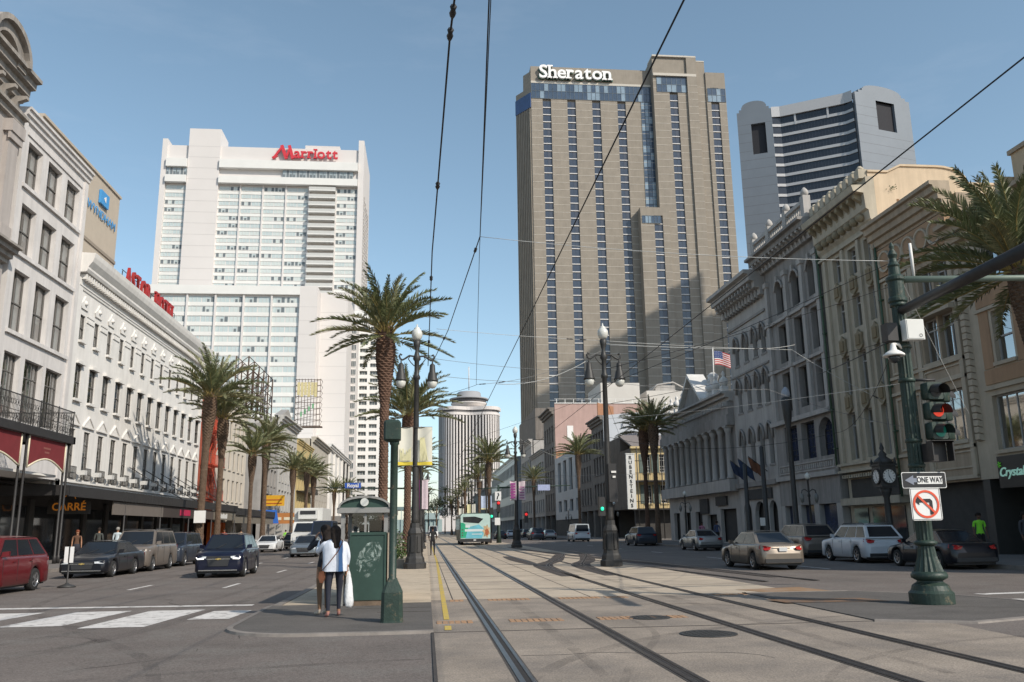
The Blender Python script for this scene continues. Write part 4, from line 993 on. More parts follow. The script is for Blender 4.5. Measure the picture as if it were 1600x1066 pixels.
# chamfered corner with vertical ribs
mb = MB(); mb.prism([(35.88, 273.02, 0), (31.3, 280, 0), (36.6, 318, 0), (45, 318, 0)], (0, 0, 154))
mb.prism([(35.88, 272.98, 154), (33.6, 276.5, 154), (38, 315, 154), (45, 315, 154)], (0, 0, 6)); mb.build('corner_wall', SHC, rt)
mb = MB()
for k in range(9):
    t = (k+.5)/9; x = 35.88-4.58*t; y = 273+7*t; mb.prism([(x, y, 5), (x-.25, y-.16, 5), (x-.40, y+.08, 5), (x-.15, y+.24, 5)], (0, 0, 141))
mb.build('vertical_rib', SHC, rt)
mb = MB(); mb.prism([(35.8, 272.95, 146), (31.25, 279.95, 146), (31.0, 279.8, 146), (35.55, 272.8, 146)], (0, 0, 5.6)); mb.build('corner_glass', M('deep_blue_corner_glass', (.03, .06, .16), .1, .2, .4, spec=.8), rt)
LW = M('white_sign_letter', (.85, .84, .82), .5, .02); LSH = M('letter_return_green', (.04, .14, .10), .5, .05)
serif_text('Sheraton', fm_, 38.8, 157.0, 1.0, 7.0, LW, rt, .10, .40, 1.02, .17, .045, 1.7)
serif_text('Sheraton', fm_, 38.6, 156.85, .35, 7.0, LSH, rt, .13, .2, 1.02, .17, .045, 1.7)

# --- grey banded tower on the right ---------------------------------------------------
gm_ = M('grey_granite_cladding', (.175, .20, .23), .6, .05, .15, .05, 3); gj = M('granite_joint', (.12, .12, .13), .8, 0)
GBN = M('pale_granite_band', (.47, .47, .48), .7, .05)
BGL = M('black_ribbon_glass', (.022, .025, .034), .2, .3, .3, spec=.6)
rt = root('banded_office_tower', (180, 340, 0), 'grey granite office tower with dark ribbon windows and arched corner crowns, rear right', 'office tower')
P0, P1, P4, P5 = (143.2, 354), (157.3, 347.6), (187, 330), (217, 338)
def seg_frame(a, b):
    dx, dy = b[0]-a[0], b[1]-a[1]; l = hypot(dx, dy); ux, uy = dx/l, dy/l; nx, ny = uy, -ux
    return Fr(a[0], a[1], ux, uy, nx, ny), l
fA, lA = seg_frame(P0, P1); fB, lB = seg_frame(P1, P4); fC, lC = seg_frame(P4, P5)
fA = Fr(fA.O[0]+fA.N[0]*1.8, fA.O[1]+fA.N[1]*1.8, *fA.U, *fA.N); fC = Fr(fC.O[0]+fC.N[0]*1.8, fC.O[1]+fC.N[1]*1.8, *fC.U, *fC.N)
mb = MB(); foot = [P0, P1, (159, 349.5), (185.5, 334), P4, P5, (228, 360), (205, 398), (174, 398)]
mb.prism([(x, y, 0) for x, y in foot], (0, 0, 184)); mb.build('core_wall', gm_, rt)
for fr, l, (wa, wb, wc, wd), nm in ((fA, lA, (6.0, 12.3, 167, 182), 'left'), (fC, lC, (11.5, 22, 172, 187), 'right')):
    mb = MB(); wall_sheet(mb, fr, 0, l, 0, 186, [(wa, wb, wc, wd)], 1.5); n = 16
    # stepped arched crown
    pr = [(0, 186), (l, 186), (l, 188.5), (l*.93, 188.5), (l*.93, 189.8), (l*.86, 189.8), (l*.86, 191)]+[(l*.5+l*.34*cos(pi*k/n), 191+2.4*sin(pi*k/n)) for k in range(n+1)]+[(l*.14, 191), (l*.14, 189.8), (l*.07, 189.8), (l*.07, 188.5), (0, 188.5)]
    mb.prism([fr.P(u, v, 0) for u, v in pr], (-fr.N[0]*2.5, -fr.N[1]*2.5, 0)); mb.build('corner_panel', gm_, rt)
    mb = MB(); fbox(mb, fr, wa, wb, wc, wd, -1.7, -1.3); mb.build('recess_back', M('recess_black', (.03, .03, .035), .9, .1), rt)
    mb = MB(); z = 6
    while z < 186: fbox(mb, fr, 0, wa if wc-1 < z < wd else l, z, z+.1, -.01, .015); z += 4.4
    z = 6
    mb.build('cladding_joint', gj, rt, kind='stuff')
mb = MB(); z = 184-4.85; bays = []
for k in range(34): bays.append(184-4.85*(k+1))
for z in bays: fbox(mb, fB, 3.5, lB-3.5, z, z+1.3, -.6, .1)
for z in bays:
    mb.prism([fB.P(0, z, 1.9), fB.P(3.5, z, .1), fB.P(3.5, z, -1), fB.P(0, z, -1)], (0, 0, 1.3)); mb.prism([fB.P(lB, z, 1.9), fB.P(lB-3.5, z, .1), fB.P(lB-3.5, z, -1), fB.P(lB, z, -1)], (0, 0, 1.3))
mb.build('granite_band', GBN, rt)
mb = MB()
fbox(mb, fB, 3.5, lB-3.5, 0, 184, -1.2, -.3); mb.prism([fB.P(0, 0, 1.4), fB.P(3.5, 0, -.3), fB.P(3.5, 0, -1.5), fB.P(0, 0, -1.5)], (0, 0, 184)); mb.prism([fB.P(lB, 0, 1.4), fB.P(lB-3.5, 0, -.3), fB.P(lB-3.5, 0, -1.5), fB.P(lB, 0, -1.5)], (0, 0, 184)); mb.build('ribbon_glass', BGL, rt)
mb = MB()
for k in range(20):
    u = 4+(lB-8)*k/19; fbox(mb, fB, u-.05, u+.05, 40, 184, -.3, -.2)
mb.build('mullion', M('dark_blue_mullion', (.05, .055, .075), .4, 0), rt, kind='stuff')
mb = MB(); fbox(mb, fB, 0, lB, 184, 189, -3, .6); mb.prism([fB.P(0, 184, 1.9), fB.P(3.5, 184, .6), fB.P(3.5, 184, -2), fB.P(0, 184, -2)], (0, 0, 5)); mb.prism([fB.P(lB, 184, 1.9), fB.P(lB-3.5, 184, .6), fB.P(lB-3.5, 184, -2), fB.P(lB, 184, -2)], (0, 0, 5)); mb.build('parapet', GBN, rt)
mb = MB(); fbox(mb, fB, 9.5, 10.3, 179, 185, -.4, .2); fbox(mb, fB, lB-11, lB-10.2, 179, 185, -.4, .2); mb.build('frame_post', GBN, rt)
fD, lD = seg_frame(P5, (228, 360))
mb = MB()
for k in range(36): z = 184-4.85*(k+1); fbox(mb, fD, 1, lD, z+1.4, z+4.6, 0, .3+.5*(k % 2))
mb.build('side_glass', BGL, rt)
# off-frame tower whose shadow falls on the brown tower
rt = root('off_street_tower', (195, 160, 0), 'tall plain stepped tower standing outside the right edge of the view', 'office tower')
steps_ = ((214, 221.8, 178), (221.8, 229, 182.5), (229, 236, 184), (236, 242.9, 183), (242.9, 245.7, 183), (245.7, 254.7, 187.9), (254.7, 268, 172))
fo = Fr(.7*20, -.714*20, .714, .7, .7, -.714)
for a, b, h in steps_: mb = MB(); fbox(mb, fo, a, b-.01, 0, h, -12, 12); mb.build('wall', gm_, rt)
mb = MB()
for k in range(31): fbox(mb, fo, 213.9, 268.1, 8+k*5.3, 10.2+k*5.3, -12.1, 12.1)
mb.build('ribbon_glass', BGL, rt)

# --- world trade tower ------------------------------------------------------------------
rt = root('ribbed_round_top_tower', (41, 800, 0), 'distant ribbed white tower with round revolving top and mast at the street end', 'tower')
WTW = M('tower_rib_white', (.60, .56, .535), .8, .03, .1); WTD = M('tower_dark_slot', (.13, .12, .12), .5, .2, .2)
foot = curve([(11.8, 822), (15, 808), (26, 802.5), (41, 807), (56, 802.5), (66.5, 807), (70.5, 821)], 30)
mb = MB(); mb.prism([(x, y+1.2, 0) for x, y in foot], (0, 0, 108)); mb.build('core_wall', WTD, rt)
mb = MB()
for i, (x, y) in enumerate(foot):
    a = foot[max(i-1, 0)]; b = foot[min(i+1, len(foot)-1)]; l = hypot(b[0]-a[0], b[1]-a[1]); ux, uy = (b[0]-a[0])/l, (b[1]-a[1])/l
    mb.prism([(x-ux*.72, y-uy*.72, 14), (x+ux*.72, y+uy*.72, 14), (x+ux*.72, y+uy*.72-1.3, 14), (x-ux*.72, y-uy*.72-1.3, 14)], (0, 0, 93))
mb.build('vertical_rib', WTW, rt)
def ring(off, z0, z1, mt, nm):
    mb = MB(); mb.prism([(41+(x-41)*off, 822+(y-822)*off-0.0, z0) for x, y in foot], (0, 0, z1-z0)); mb.build(nm, mt, rt)
ring(1.02, 107.5, 110.0, WTW, 'cornice'); ring(.98, 110.0, 112.3, WTD, 'attic_slot'); ring(1.045, 112.3, 115.5, WTW, 'roof_band')
mb = MB(); mb.lathe(41, 822, [(13, 115), (13, 117.5), (17.5, 119.5), (17.5, 120.5)], 32); mb.build('neck', WTW, rt)
mb = MB(); mb.lathe(41, 822, [(16.3, 120.5), (16.9, 123.8)], 32); mb.build('lounge_glass', WTD, rt)
mb = MB(); mb.lathe(41, 822, [(18.8, 123.8), (18.8, 125), (12, 126), (11.5, 130.5), (10.5, 131.6)], 32); mb.build('round_roof', M('round_roof_grey', (.30, .30, .31), .7, .05), rt)
mb = MB(); mb.tube([(41, 822, 134), (41, 822, 157)], .45, 6); mb.build('mast', WTW, rt)
mb = MB(); mb.box(8, 73, 800, 860, 0, 14); mb.build('podium', WTW, rt)
# ================================================================== RIGHT ROW
f = RF(25)
CURTR = M('shaded_drape', (.12, .115, .105), .9, .15, 3)
TAN = M('tan_terracotta', (.42, .335, .245), .85, .1, .7, .2, 9, streak=.25); TANO = M('orange_stucco_panel', (.40, .255, .155), .85, .1, .8, .2, 9, streak=.2)
TANL = M('light_tan_trim', (.48, .41, .315), .85, .1, .9, .2, 9, streak=.2)
GRY = M('sooty_grey_stone', (.30, .28, .262), .88, .12, .7, .25, 7, streak=.35); GRYL = M('light_grey_stone', (.42, .395, .37), .88, .1, .7, .2, 7, streak=.25)
PGREEN = M('green_downspout', (.06, .10, .06), .6, .2)
def panel(mb, fr, u0, u1, v0, v1, w=.08, t=.12):
    fbox(mb, fr, u0, u1, v0, v0+t, 0, w); fbox(mb, fr, u0, u1, v1-t, v1, 0, w); fbox(mb, fr, u0, u0+t, v0+t, v1-t, 0, w); fbox(mb, fr, u1-t, u1, v0+t, v1-t, 0, w)
def downspout(u, z1, z0=2.9):
    o = root('downspout', f.P(u, z0, .12), 'green downspout pipe running down the facade joint %s' % ('left of the ornate tan building' if u > 48 else 'right of the ornate tan building'), 'downspout')
    mb = MB(); mb.tube([f.P(u, z0, .14), f.P(u, z1, .14)], .07, 6)
    z = z0+1
    while z < z1: fbox(mb, f, u-.11, u+.11, z, z+.08, 0, .22); z += 2.4
    mb.build('pipe', PGREEN, o)
# R0: tan corner building running out of frame
rt = broot('tan_corner_building', f, 27, 'tan and orange stucco corner building at the right edge with rope moulded pilasters', 'building')
ops = []
for k in range(4):
    c = 34.0-4.2*k
    ops += [(c-.62, c+.62, 12.0, 14.0), (c-.62, c+.62, 8.4, 10.7), (c-1.3, c+1.3, 4.6, 7.0)]
mb = MB(); wall_sheet(mb, f, 18, 36.75, 3.4, 14.9, ops, .3); mb.build('wall', TANL, rt)
body(rt, f, 18.01, 36.7, 3.4, 14.8, -20, -.6, TANL)
for i, o in enumerate(ops): put_window(rt, f, o, 'm' if o[1]-o[0] < 2 else '4', FRAMEW, CLEAR, DARK, .3, sill=.1, wallm=TANL, curt=CURTR, seed=i % 4)
cornice(rt, f, 17.9, 36.78, 14.3, 15.4, .8, TAN)
mb = MB()
for k in range(4):
    c = 34.0-4.2*k
    fbox(mb, f, c-1.5, c+1.5, 7.5, 8.15, 0, .05); fbox(mb, f, c-1.5, c+1.5, 11.0, 11.75, 0, .05); fbox(mb, f, c-1.45, c-.8, 8.2, 10.8, 0, .04); fbox(mb, f, c+.8, c+1.45, 8.2, 10.8, 0, .04)
mb.build('orange_panel', TANO, rt)
mb = MB()
for k in range(4):
    c = 34.0-4.2*k
    fbox(mb, f, c-1.6, c+1.6, 10.8, 10.95, 0, .12); fbox(mb, f, c-1.6, c+1.6, 7.25, 7.42, 0, .12); fbox(mb, f, c-2.1, c-1.75, 4.4, 15.5, 0, .14)
mb.build('trim', TANL, rt)
blk = MB(); blk.prism([(-.22, 0, 0), (.22, 0, 0), (.16, .2, .08), (-.16, .2, .08)], (0, 0, .26)); bm_ = blk.data('rope_block', TANL)
for k in range(34): inst('rope_block', bm_, rt, Vector(f.P(36.35, 5.1+k*.31, 0))-wloc(rt), f.rz)
mb = MB(); mb.box(26.0, 34, 20.5, 33.2, 14, 17.6); mb.box(25.6, 26.4, 33.3, 34.0, 14, 16.6); mb.build('penthouse', M('lit_cream_render', (.55, .42, .28), .85, .1, .6, streak=.15), rt)  # penthouse near end lengthened out of view to shade the palm
mb = MB(); mb.box(25.9, 34.1, 20.4, 33.3, 17.6, 17.8); mb.build('coping', TAN, rt)
mb = MB(); fbox(mb, f, 18, 36.7, .13, 3.4, -10, -1.8); mb.build('shopfront', DARK, rt)
for u in (18.3, 24.5, 30.7, 36.5): mb = MB(); fbox(mb, f, u-.25, u+.25, .13, 3.4, -1.7, -.05); mb.build('pier', FRAMED, rt)
sn = root('shop_sign', (24.9, 33.6, 3.6), 'dark shop sign with pale script lettering and a green leaf at the right edge', 'sign')
mb = MB(); fbox(mb, f, 31.6, 35.1, 2.95, 4.3, .1, .3); mb.build('board', M('black_sign_board', (.02, .02, .02), .4, .05), sn)
text('sign_lettering', 'Crystal', .54, M('mint_script_letter', (.35, .62, .52), .5, 0, emit=.25), f.P(34.25, 3.6, .32), f.n3(), sn, shear=.35, extrude=.02, bold=.006)
mb = MB()
for k in range(5): a = k*1.25; mb.prism([f.P(34.95+.02*cos(a), 3.95+.02*sin(a), .31), f.P(34.95+.10*cos(a+.3), 3.95+.10*sin(a+.3), .31), f.P(34.95+.14*cos(a), 3.95+.14*sin(a), .31), f.P(34.95+.10*cos(a-.3), 3.95+.10*sin(a-.3), .31)], (-.03, 0, 0))
mb.build('leaf_emblem', M('leaf_green_sign', (.10, .42, .03), .5, .1, emit=.15), sn)
# R1: building with disc frieze
rt = broot('disc_frieze_building', f, 40, 'tan building with a frieze of round discs and wide arched bay windows', 'building')
ops = [(37.3, 38.45, 12.1, 14.2), (38.65, 39.8, 12.1, 14.2), (37.2, 38.5, 9.3, 11.5), (38.65, 39.95, 9.3, 11.5), (37.3, 39.9, 5.3, 7.75)]
mb = MB(); wall_sheet(mb, f, 36.8, 43.35, 3.4, 15.9, ops, .35); mb.build('wall', TAN, rt)
body(rt, f, 36.81, 43.3, 3.4, 17.3, -20, -.65, TAN)
for i, o in enumerate(ops): put_window(rt, f, o, 'tc' if i < 4 else '4', FRAMEW, CLEAR, DARK, .35, sill=.1, wallm=TANL, curt=CURTR, seed=i % 3)
cornice(rt, f, 36.7, 43.5, 16.4, 17.85, .75, TAN, steps=4)
mb = MB(); fbox(mb, f, 36.85, 43.3, 14.75, 16.3, -.2, .1); mb.build('frieze', TANO, rt)
dsc = MB(); rows = [[(r*cos(2*pi*j/18), w, r*sin(2*pi*j/18)) for j in range(18)] for r, w in ((.60, 0), (.60, .12), (.50, .12), (.47, .05))]; dsc.grid(rows, 0, True, False); dsc.face([(.47*cos(2*pi*j/18), .05, .47*sin(2*pi*j/18)) for j in range(18)], 1)
dm = dsc.data('disc', [TANL, TANO])
for k in range(5): inst('disc', dm, rt, Vector(f.P(37.7+k*1.17, 15.52, .1))-wloc(rt), f.rz)
mb = MB()
for v in (14.5, 11.75, 9.0, 8.15, 4.9, 3.5): fbox(mb, f, 36.8, 43.3, v, v+.16, 0, .14)
panel(mb, f, 40.6, 42.9, 11.95, 14.4); panel(mb, f, 40.6, 42.9, 9.25, 11.6); panel(mb, f, 40.6, 42.9, 5.2, 8.0); panel(mb, f, 37.1, 40.1, 8.3, 8.9, .06, .08); panel(mb, f, 37.1, 40.1, 4.0, 4.8, .06, .08)
fbox(mb, f, 40.1, 40.45, 3.6, 14.5, 0, .12); fbox(mb, f, 36.8, 37.1, 3.6, 14.5, 0, .12); mb.build('moulding', TANL, rt)
mb = MB(); fbox(mb, f, 36.9, 40.1, 11.5, 11.75, 0, .45); mb.prism([f.P(37.0, 11.75, 0), f.P(38.5, 12.3-.2, 0), f.P(40.0, 11.75, 0)], (-.3, 0, 0)); mb.build('bay_hood', TANL, rt)
mb = MB(); fbox(mb, f, 36.9, 43.2, .13, 3.4, -10, -.5); mb.build('shopfront', DARK, rt)
# R2: ornate narrow building with bracket cornice and shields
rt = broot('ornate_bracket_building', f, 46.7, 'narrow ornate building with lion head bracket cornice, shield ornaments and a sunlit cream side wall', 'building')
IV = M('ivory_terracotta', (.46, .405, .315), .82, .1, .8, .2, 9, streak=.25); OCH = M('ochre_ornament', (.27, .225, .15), .85, .15, 2, .2, 9)
cs = (48.0, 46.05, 44.15)
ops = []
for a, b in ((15.9, 17.5), (12.75, 14.7), (9.0, 11.35), (5.2, 7.95)): ops += [(c-.46, c+.46, a, b) for c in cs]
mb = MB(); wall_sheet(mb, f, 43.4, 49.95, 4.5, 18.3, ops, .35); mb.build('wall', IV, rt)
body(rt, f, 43.42, 49.93, 0.2, 20.3, -16, -.65, IV)
for i, o in enumerate(ops): put_window(rt, f, o, 'tc', FRAMEW, CLEAR, DARK, .35, wallm=IV, curt=CURTR if i % 2 else None, seed=i % 3)
mb = MB()
for c in (49.3, 47.02, 45.1, 43.55): fbox(mb, f, c-.13, c+.13, 4.9, 17.7, 0, .16)
for v in (17.75, 4.5, 4.9): fbox(mb, f, 43.4, 49.95, v, v+.14, 0, .2)
mb.build('pilaster', IV, rt)
sh = MB(); sh.prism([(-.38, 0, .12), (-.30, 0, .0), (0, 0, -.18), (.30, 0, 0), (.38, 0, .12), (.32, 0, .5), (.38, 0, .85), (.15, 0, .9), (0, 0, 1.08), (-.15, 0, .9), (-.38, 0, .85), (-.32, 0, .5)], (0, .12, 0)); sh.prism([(-.22, .12, .15), (.22, .12, .15), (.22, .12, .75), (-.22, .12, .75)], (0, .07, 0), 1)
shm = sh.data('shield_ornament', [OCH, M('ochre_panel', (.22, .17, .10), .85, .1)])
for z in (14.85, 11.5, 8.1):
    for c in cs: inst('shield_ornament', shm, rt, Vector(f.P(c, z, 0.02))-wloc(rt), f.rz)
fprofs = MB(); fprof(fprofs, f, 43.3, 50.0, [(0, 18.2), (.15, 18.4), (.2, 18.9), (.35, 19.0), (.4, 19.9), (1.0, 20.0), (1.1, 20.35), (.2, 20.4), (.2, 20.9), (-.3, 20.9), (-.3, 18.2)]); fprofs.build('cornice', IV, rt)
brackets(rt, f, 43.4, 49.9, 9, 18.95, 19.95, .8, .26, OCH)
ln = MB(); ln.lathe(0, .12, [(.02, -.25), (.2, -.15), (.26, 0), (.2, .18), (.02, .26)], 7); lnm = ln.data('lion_head', OCH)
for k in range(8): inst('lion_head', lnm, rt, Vector(f.P(44.1+k*.74, 18.65, .2))-wloc(rt), f.rz)
mr = MB(); mr.box(-.25, .25, -.3, .25, 0, .55); mr.lathe(0, 0, [(.2, .55), (.24, .62), (.1, .8)], 8); mrm = mr.data('parapet_block', IV)
for k in range(9): inst('parapet_block', mrm, rt, Vector(f.P(43.7+k*.74, 20.85, .25))-wloc(rt), f.rz)
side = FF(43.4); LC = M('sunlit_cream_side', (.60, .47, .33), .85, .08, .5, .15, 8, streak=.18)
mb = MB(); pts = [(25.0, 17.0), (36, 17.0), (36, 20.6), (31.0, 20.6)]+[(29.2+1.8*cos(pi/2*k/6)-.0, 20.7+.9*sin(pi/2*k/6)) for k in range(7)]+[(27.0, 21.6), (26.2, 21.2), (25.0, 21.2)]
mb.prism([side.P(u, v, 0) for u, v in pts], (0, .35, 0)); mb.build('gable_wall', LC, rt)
mb = MB(); cp = pts[2:]; 
for i in range(len(cp)-1): mb.prism([side.P(*cp[i], .08), side.P(*cp[i+1], .08), side.P(cp[i+1][0], cp[i+1][1]+.12, .08), side.P(cp[i][0], cp[i][1]+.12, .08)], (0, .5, 0))
mb.build('coping', LC, rt)
pl = root('wall_plant', side.P(28.2, 19.4), 'small green weed rooted in the sunlit cream gable wall', 'plant')
WEED = M('weed_green', (.05, .075, .025), .8, .3, 4)
mb = MB()
for (cx, cz, n) in ((28.2, 19.5, 40), (26.3, 20.2, 22), (27.9, 20.0, 8)):
    for k in range(n):
        a = rnd.uniform(0, 6.28); r = rnd.uniform(.02, .38); x = cx+r*cos(a); z = cz+r*sin(a)*.7; y = 43.35-rnd.uniform(0, .15); s = .07
        mb.face([(x, y, z), (x+s, y-.03, z+.02), (x+s*.4, y, z+s)])
mb.build('leaves', WEED, pl)
st2 = MB(); fbox(st2, side, 26.6, 26.75, 17.6, 19.6, 0.001, .012); st2.build('damp_stain', M('rust_stain_wall', (.22, .12, .06), .9, .2), rt)
mb = MB(); fbox(mb, f, 43.4, 49.95, .13, 4.5, -.64, -.4); mb.build('shopfront_wall', IV, rt)
mb = MB(); fbox(mb, f, 44.2, 49.4, 3.05, 4.1, -.39, -.3); mb.build('sign_recess', DARK, rt)
for a, b in ((43.9, 45.5), (45.9, 47.3), (47.8, 49.4)): mb = MB(); fbox(mb, f, a, b, .5, 2.45, -.39, -.33); mb.build('shop_window', DGLASS, rt)
mb = MB(); fbox(mb, f, 43.4, 49.95, 2.6, 3.0, -.4, .2)
for k in range(22): fbox(mb, f, 43.7+k*.28, 43.85+k*.28, 4.18, 4.38, -.4, .06)
mb.build('beaded_course', IV, rt)
downspout(50.1, 20, 5); downspout(43.2, 17.5)
# R3: grey arched building with balustrade
rt = broot('arched_grey_building', f, 54.6, 'sooty grey stone building with three tall arched window bays and a roof balustrade', 'building')
cs = (56.6, 53.95, 51.4)
ops = [(c-.58, c+.58, 16.15, 18.5, 'arch') for c in cs]+[(c-.62, c+.62, 12.65, 15.35) for c in cs]+[(c-.62, c+.62, 9.2, 11.9) for c in cs]+[(c-1.0, c+1.0, 5.75, 8.15, 'arch') if i == 2 else (c-1.0, c+1.0, 5.75, 8.15) for i, c in enumerate(cs)]
mb = MB(); wall_sheet(mb, f, 50.2, 59.2, 2.8, 19.7, ops, .5); mb.build('wall', GRY, rt)
body(rt, f, 50.22, 59.18, .2, 21, -18, -.8, GRY)
BLUEG = M('deep_blue_shop_glass', (.02, .03, .07), .1, .4, 1, spec=.6)
for i, o in enumerate(ops): put_window(rt, f, o, 'c' if i < 9 else '6', FRAMED if i < 9 else FRAMED, CLEAR if i < 9 else BLUEG, DARK, .5, sill=.1, wallm=GRYL, curt=None, seed=i % 3)
mb = MB()
for u in (58.55, 55.25, 52.65, 50.45):
    fbox(mb, f, u-.2, u+.2, 8.6, 18.9, 0, .2); fbox(mb, f, u-.3, u+.3, 15.6, 16.0, 0, .28); fbox(mb, f, u-.3, u+.3, 18.6, 18.95, 0, .28); fbox(mb, f, u-.26, u+.26, 12.1, 12.5, 0, .26)
fbox(mb, f, 50.2, 59.2, 8.35, 8.65, 0, .35); fbox(mb, f, 50.2, 59.2, 12.1, 12.3, 0, .2); fbox(mb, f, 50.2, 59.2, 15.6, 15.8, 0, .2); fbox(mb, f, 50.2, 59.2, 4.5, 4.8, 0, .25); mb.build('pilaster', GRYL, rt)
mb = MB()
for c in cs:
    pts = [f.P(c+.68*cos(pi*k/10), 17.92+.68*sin(pi*k/10), .08) for k in range(11)]; mb.tube(pts, .09, 5)
    fbox(mb, f, c-.13, c+.13, 18.5, 18.95, 0, .22)
mb.build('arch_moulding', GRYL, rt)
mb = MB(); panel(mb, f, 50.6, 58.9, 4.95, 5.55, .06, .08)
for k in range(26): fbox(mb, f, 51+k*.3, 51.12+k*.3, 5.1, 5.4, 0, .05)
mb.build('ornament_band', GRYL, rt)
cornice(rt, f, 50.0, 59.4, 19.6, 21.0, 1.3, GRY, steps=4)
brackets(rt, f, 50.2, 59.2, 14, 19.75, 20.5, .95, .22, GRYL)
bl = MB(); bl.lathe(0, 0, [(.09, 0), (.13, .25), (.06, .5), (.1, .9)], 7); blm = bl.data('baluster', GRYL)
for k in range(28): inst('baluster', blm, rt, Vector(f.P(50.5+k*.31, 21.15, .5))-wloc(rt), f.rz)
mb = MB(); fbox(mb, f, 50.1, 59.3, 22.05, 22.3, .3, .7); fbox(mb, f, 50.1, 59.3, 21.0, 21.15, .3, .7)
for u in (50.3, 53.2, 56.2, 59.1): fbox(mb, f, u-.25, u+.25, 21.0, 22.5, .25, .75); mb.lathe(*f.P(u, 0, .5)[:2], [(.2, 22.5), (.28, 22.7), (.22, 22.9), (.06, 23.1)], 8)
mb.build('balustrade_rail', GRYL, rt)
for a, b in ((50.9, 53.3), (54.0, 56.0), (56.7, 58.6)): mb = MB(); fbox(mb, f, a, b, .4, 2.75, -.45, -.35); mb.build('shop_window', BLUEG, rt)
mb = MB()
for a, b in ((50.2, 50.9), (53.3, 54.0), (56.0, 56.7), (58.6, 59.2)): mb = MB(); fbox(mb, f, a, b, .13, 2.8, -.5, 0); mb.build('pier', GRYL, rt)
# R4: gothic hooded windows
rt = broot('hooded_window_building', f, 63.3, 'pale grey building with rows of pointed hood moulded windows and bracketed eave', 'building')
cs = (65.6, 63.6, 61.7, 60.05)
ops = [(c-.42, c+.42, 14.1, 16.1, 'arch') for c in cs]+[(c-.42, c+.42, 10.3, 12.7, 'arch') for c in cs]+[(c-.42, c+.42, 5.9, 8.6, 'arch') for c in cs]
mb = MB(); wall_sheet(mb, f, 59.25, 67.2, 4.6, 18.2, ops, .4); mb.build('wall', GRYL, rt)
body(rt, f, 59.27, 67.18, .2, 20, -18, -.7, GRYL)
for i, o in enumerate(ops): put_window(rt, f, o, 'm', FRAMED, CLEAR, DARK, .4, sill=.12, wallm=GRY, curt=CURTR if i % 3 == 0 else None, seed=i % 3)
for o in ops:
    mb = MB(); c = (o[0]+o[1])/2; z = o[3]
    mb.tube([f.P(c-.52, z-.9, .1), f.P(c-.52, z-.3, .1), f.P(c-.36, z+.05, .12), f.P(c, z+.35, .14), f.P(c+.36, z+.05, .12), f.P(c+.52, z-.3, .1), f.P(c+.52, z-.9, .1)], .1, 5)
    mb.build('hood_moulding', GRY, rt)
cornice(rt, f, 59.0, 67.6, 18.1, 20.2, 1.6, GRYL, steps=4); brackets(rt, f, 59.4, 67.2, 12, 18.2, 19.3, 1.1, .25, GRY)
mb = MB(); fbox(mb, f, 59.25, 67.2, 4.4, 4.75, -.3, .3); fbox(mb, f, 59.3, 67.1, 13.2, 13.35, 0, .1); fbox(mb, f, 59.3, 67.1, 17.1, 17.3, 0, .12); mb.build('string_course', GRY, rt)
mb = MB(); wall_sheet(mb, f, 59.25, 67.2, .13, 4.4, [(59.9, 61.4, .2, 3.3, 'arch'), (62.1, 64.2, .2, 3.3, 'arch'), (64.9, 66.5, .2, 3.3, 'arch')], .3); mb.build('ground_wall', GRYL, rt)
mb = MB(); fbox(mb, f, 59.3, 67.1, .13, 3.5, -.6, -.5); mb.build('door_glass', DARK, rt)
mb = MB(); fbox(mb, f, 60.5, 65.5, 3.45, 4.2, .02, .15); mb.build('sign_board', DARK, rt)
for u, c1 in ((61.2, (.16, .07, .04)), (63.3, (.04, .06, .11)), (65.0, (.04, .055, .10))):
    fg = root('hanging_flag', f.P(u, 6.0, .2), {61.2: 'orange and blue flag hanging from an angled pole on the hooded window building', 63.3: 'dark blue flag hanging from the middle angled pole', 65.0: 'dark blue flag hanging from the far angled pole beside the columns'}[u], 'flag', 'flags over the pavement')
    mb = MB(); mb.tube([f.P(u, 5.4, 0), f.P(u, 6.5, 1.4)], .035, 5); mb.build('pole', IRON, fg)
    mb = MB(); rows = []
    for k in range(9): t = k/8; rows.append([f.P(u+.09*sin(k*1.7+j), 6.45-.30*j-(1-t)*.8, .3+1.1*t-.06*j) for j in range(4)])
    mb.grid(rows); mb.build('cloth', M('flag_cloth_%d' % int(u), c1, .9, .3, 2), fg)
# R5: columned bank with pediment
rt = broot('columned_bank', f, 77, 'low grey columned building with central pediment and white roof urns', 'building')
cs = [68.9+1.86*k for k in range(10)]
ops = [(c-.5, c+.5, 5.4, 8.9, 'arch') for c in cs]
mb = MB(); wall_sheet(mb, f, 67.25, 87.4, 4.9, 9.6, ops, .45); mb.build('wall', GRY, rt)
body(rt, f, 67.27, 87.38, .2, 12, -18, -.75, GRY)
for i, o in enumerate(ops): put_window(rt, f, o, 'c', FRAMED, CLEAR, DARK, .45, wallm=GRY, curt=None)
co = MB(); co.lathe(0, .35, [(.34, 0), (.34, .12), (.26, .22), (.25, 1.2), (.21, 3.7), (.30, 3.85), (.34, 4.15)], 12); co.box(-.36, .36, 0, .7, 4.15, 4.3); com = co.data('column', GRYL)
for k in range(11): inst('column', com, rt, Vector(f.P(67.95+1.86*k, 5.25, 0))-wloc(rt), f.rz)
mb = MB(); fbox(mb, f, 67.25, 87.6, 9.55, 10.4, -.4, .65); fbox(mb, f, 67.25, 87.6, 10.4, 11.5, -.4, .5); mb.build('entablature', GRY, rt)
cornice(rt, f, 67.1, 87.8, 11.4, 12.3, 1.1, GRYL); brackets(rt, f, 67.3, 87.5, 44, 11.1, 11.45, .8, .18, GRYL, 'dentil', stuff=True)
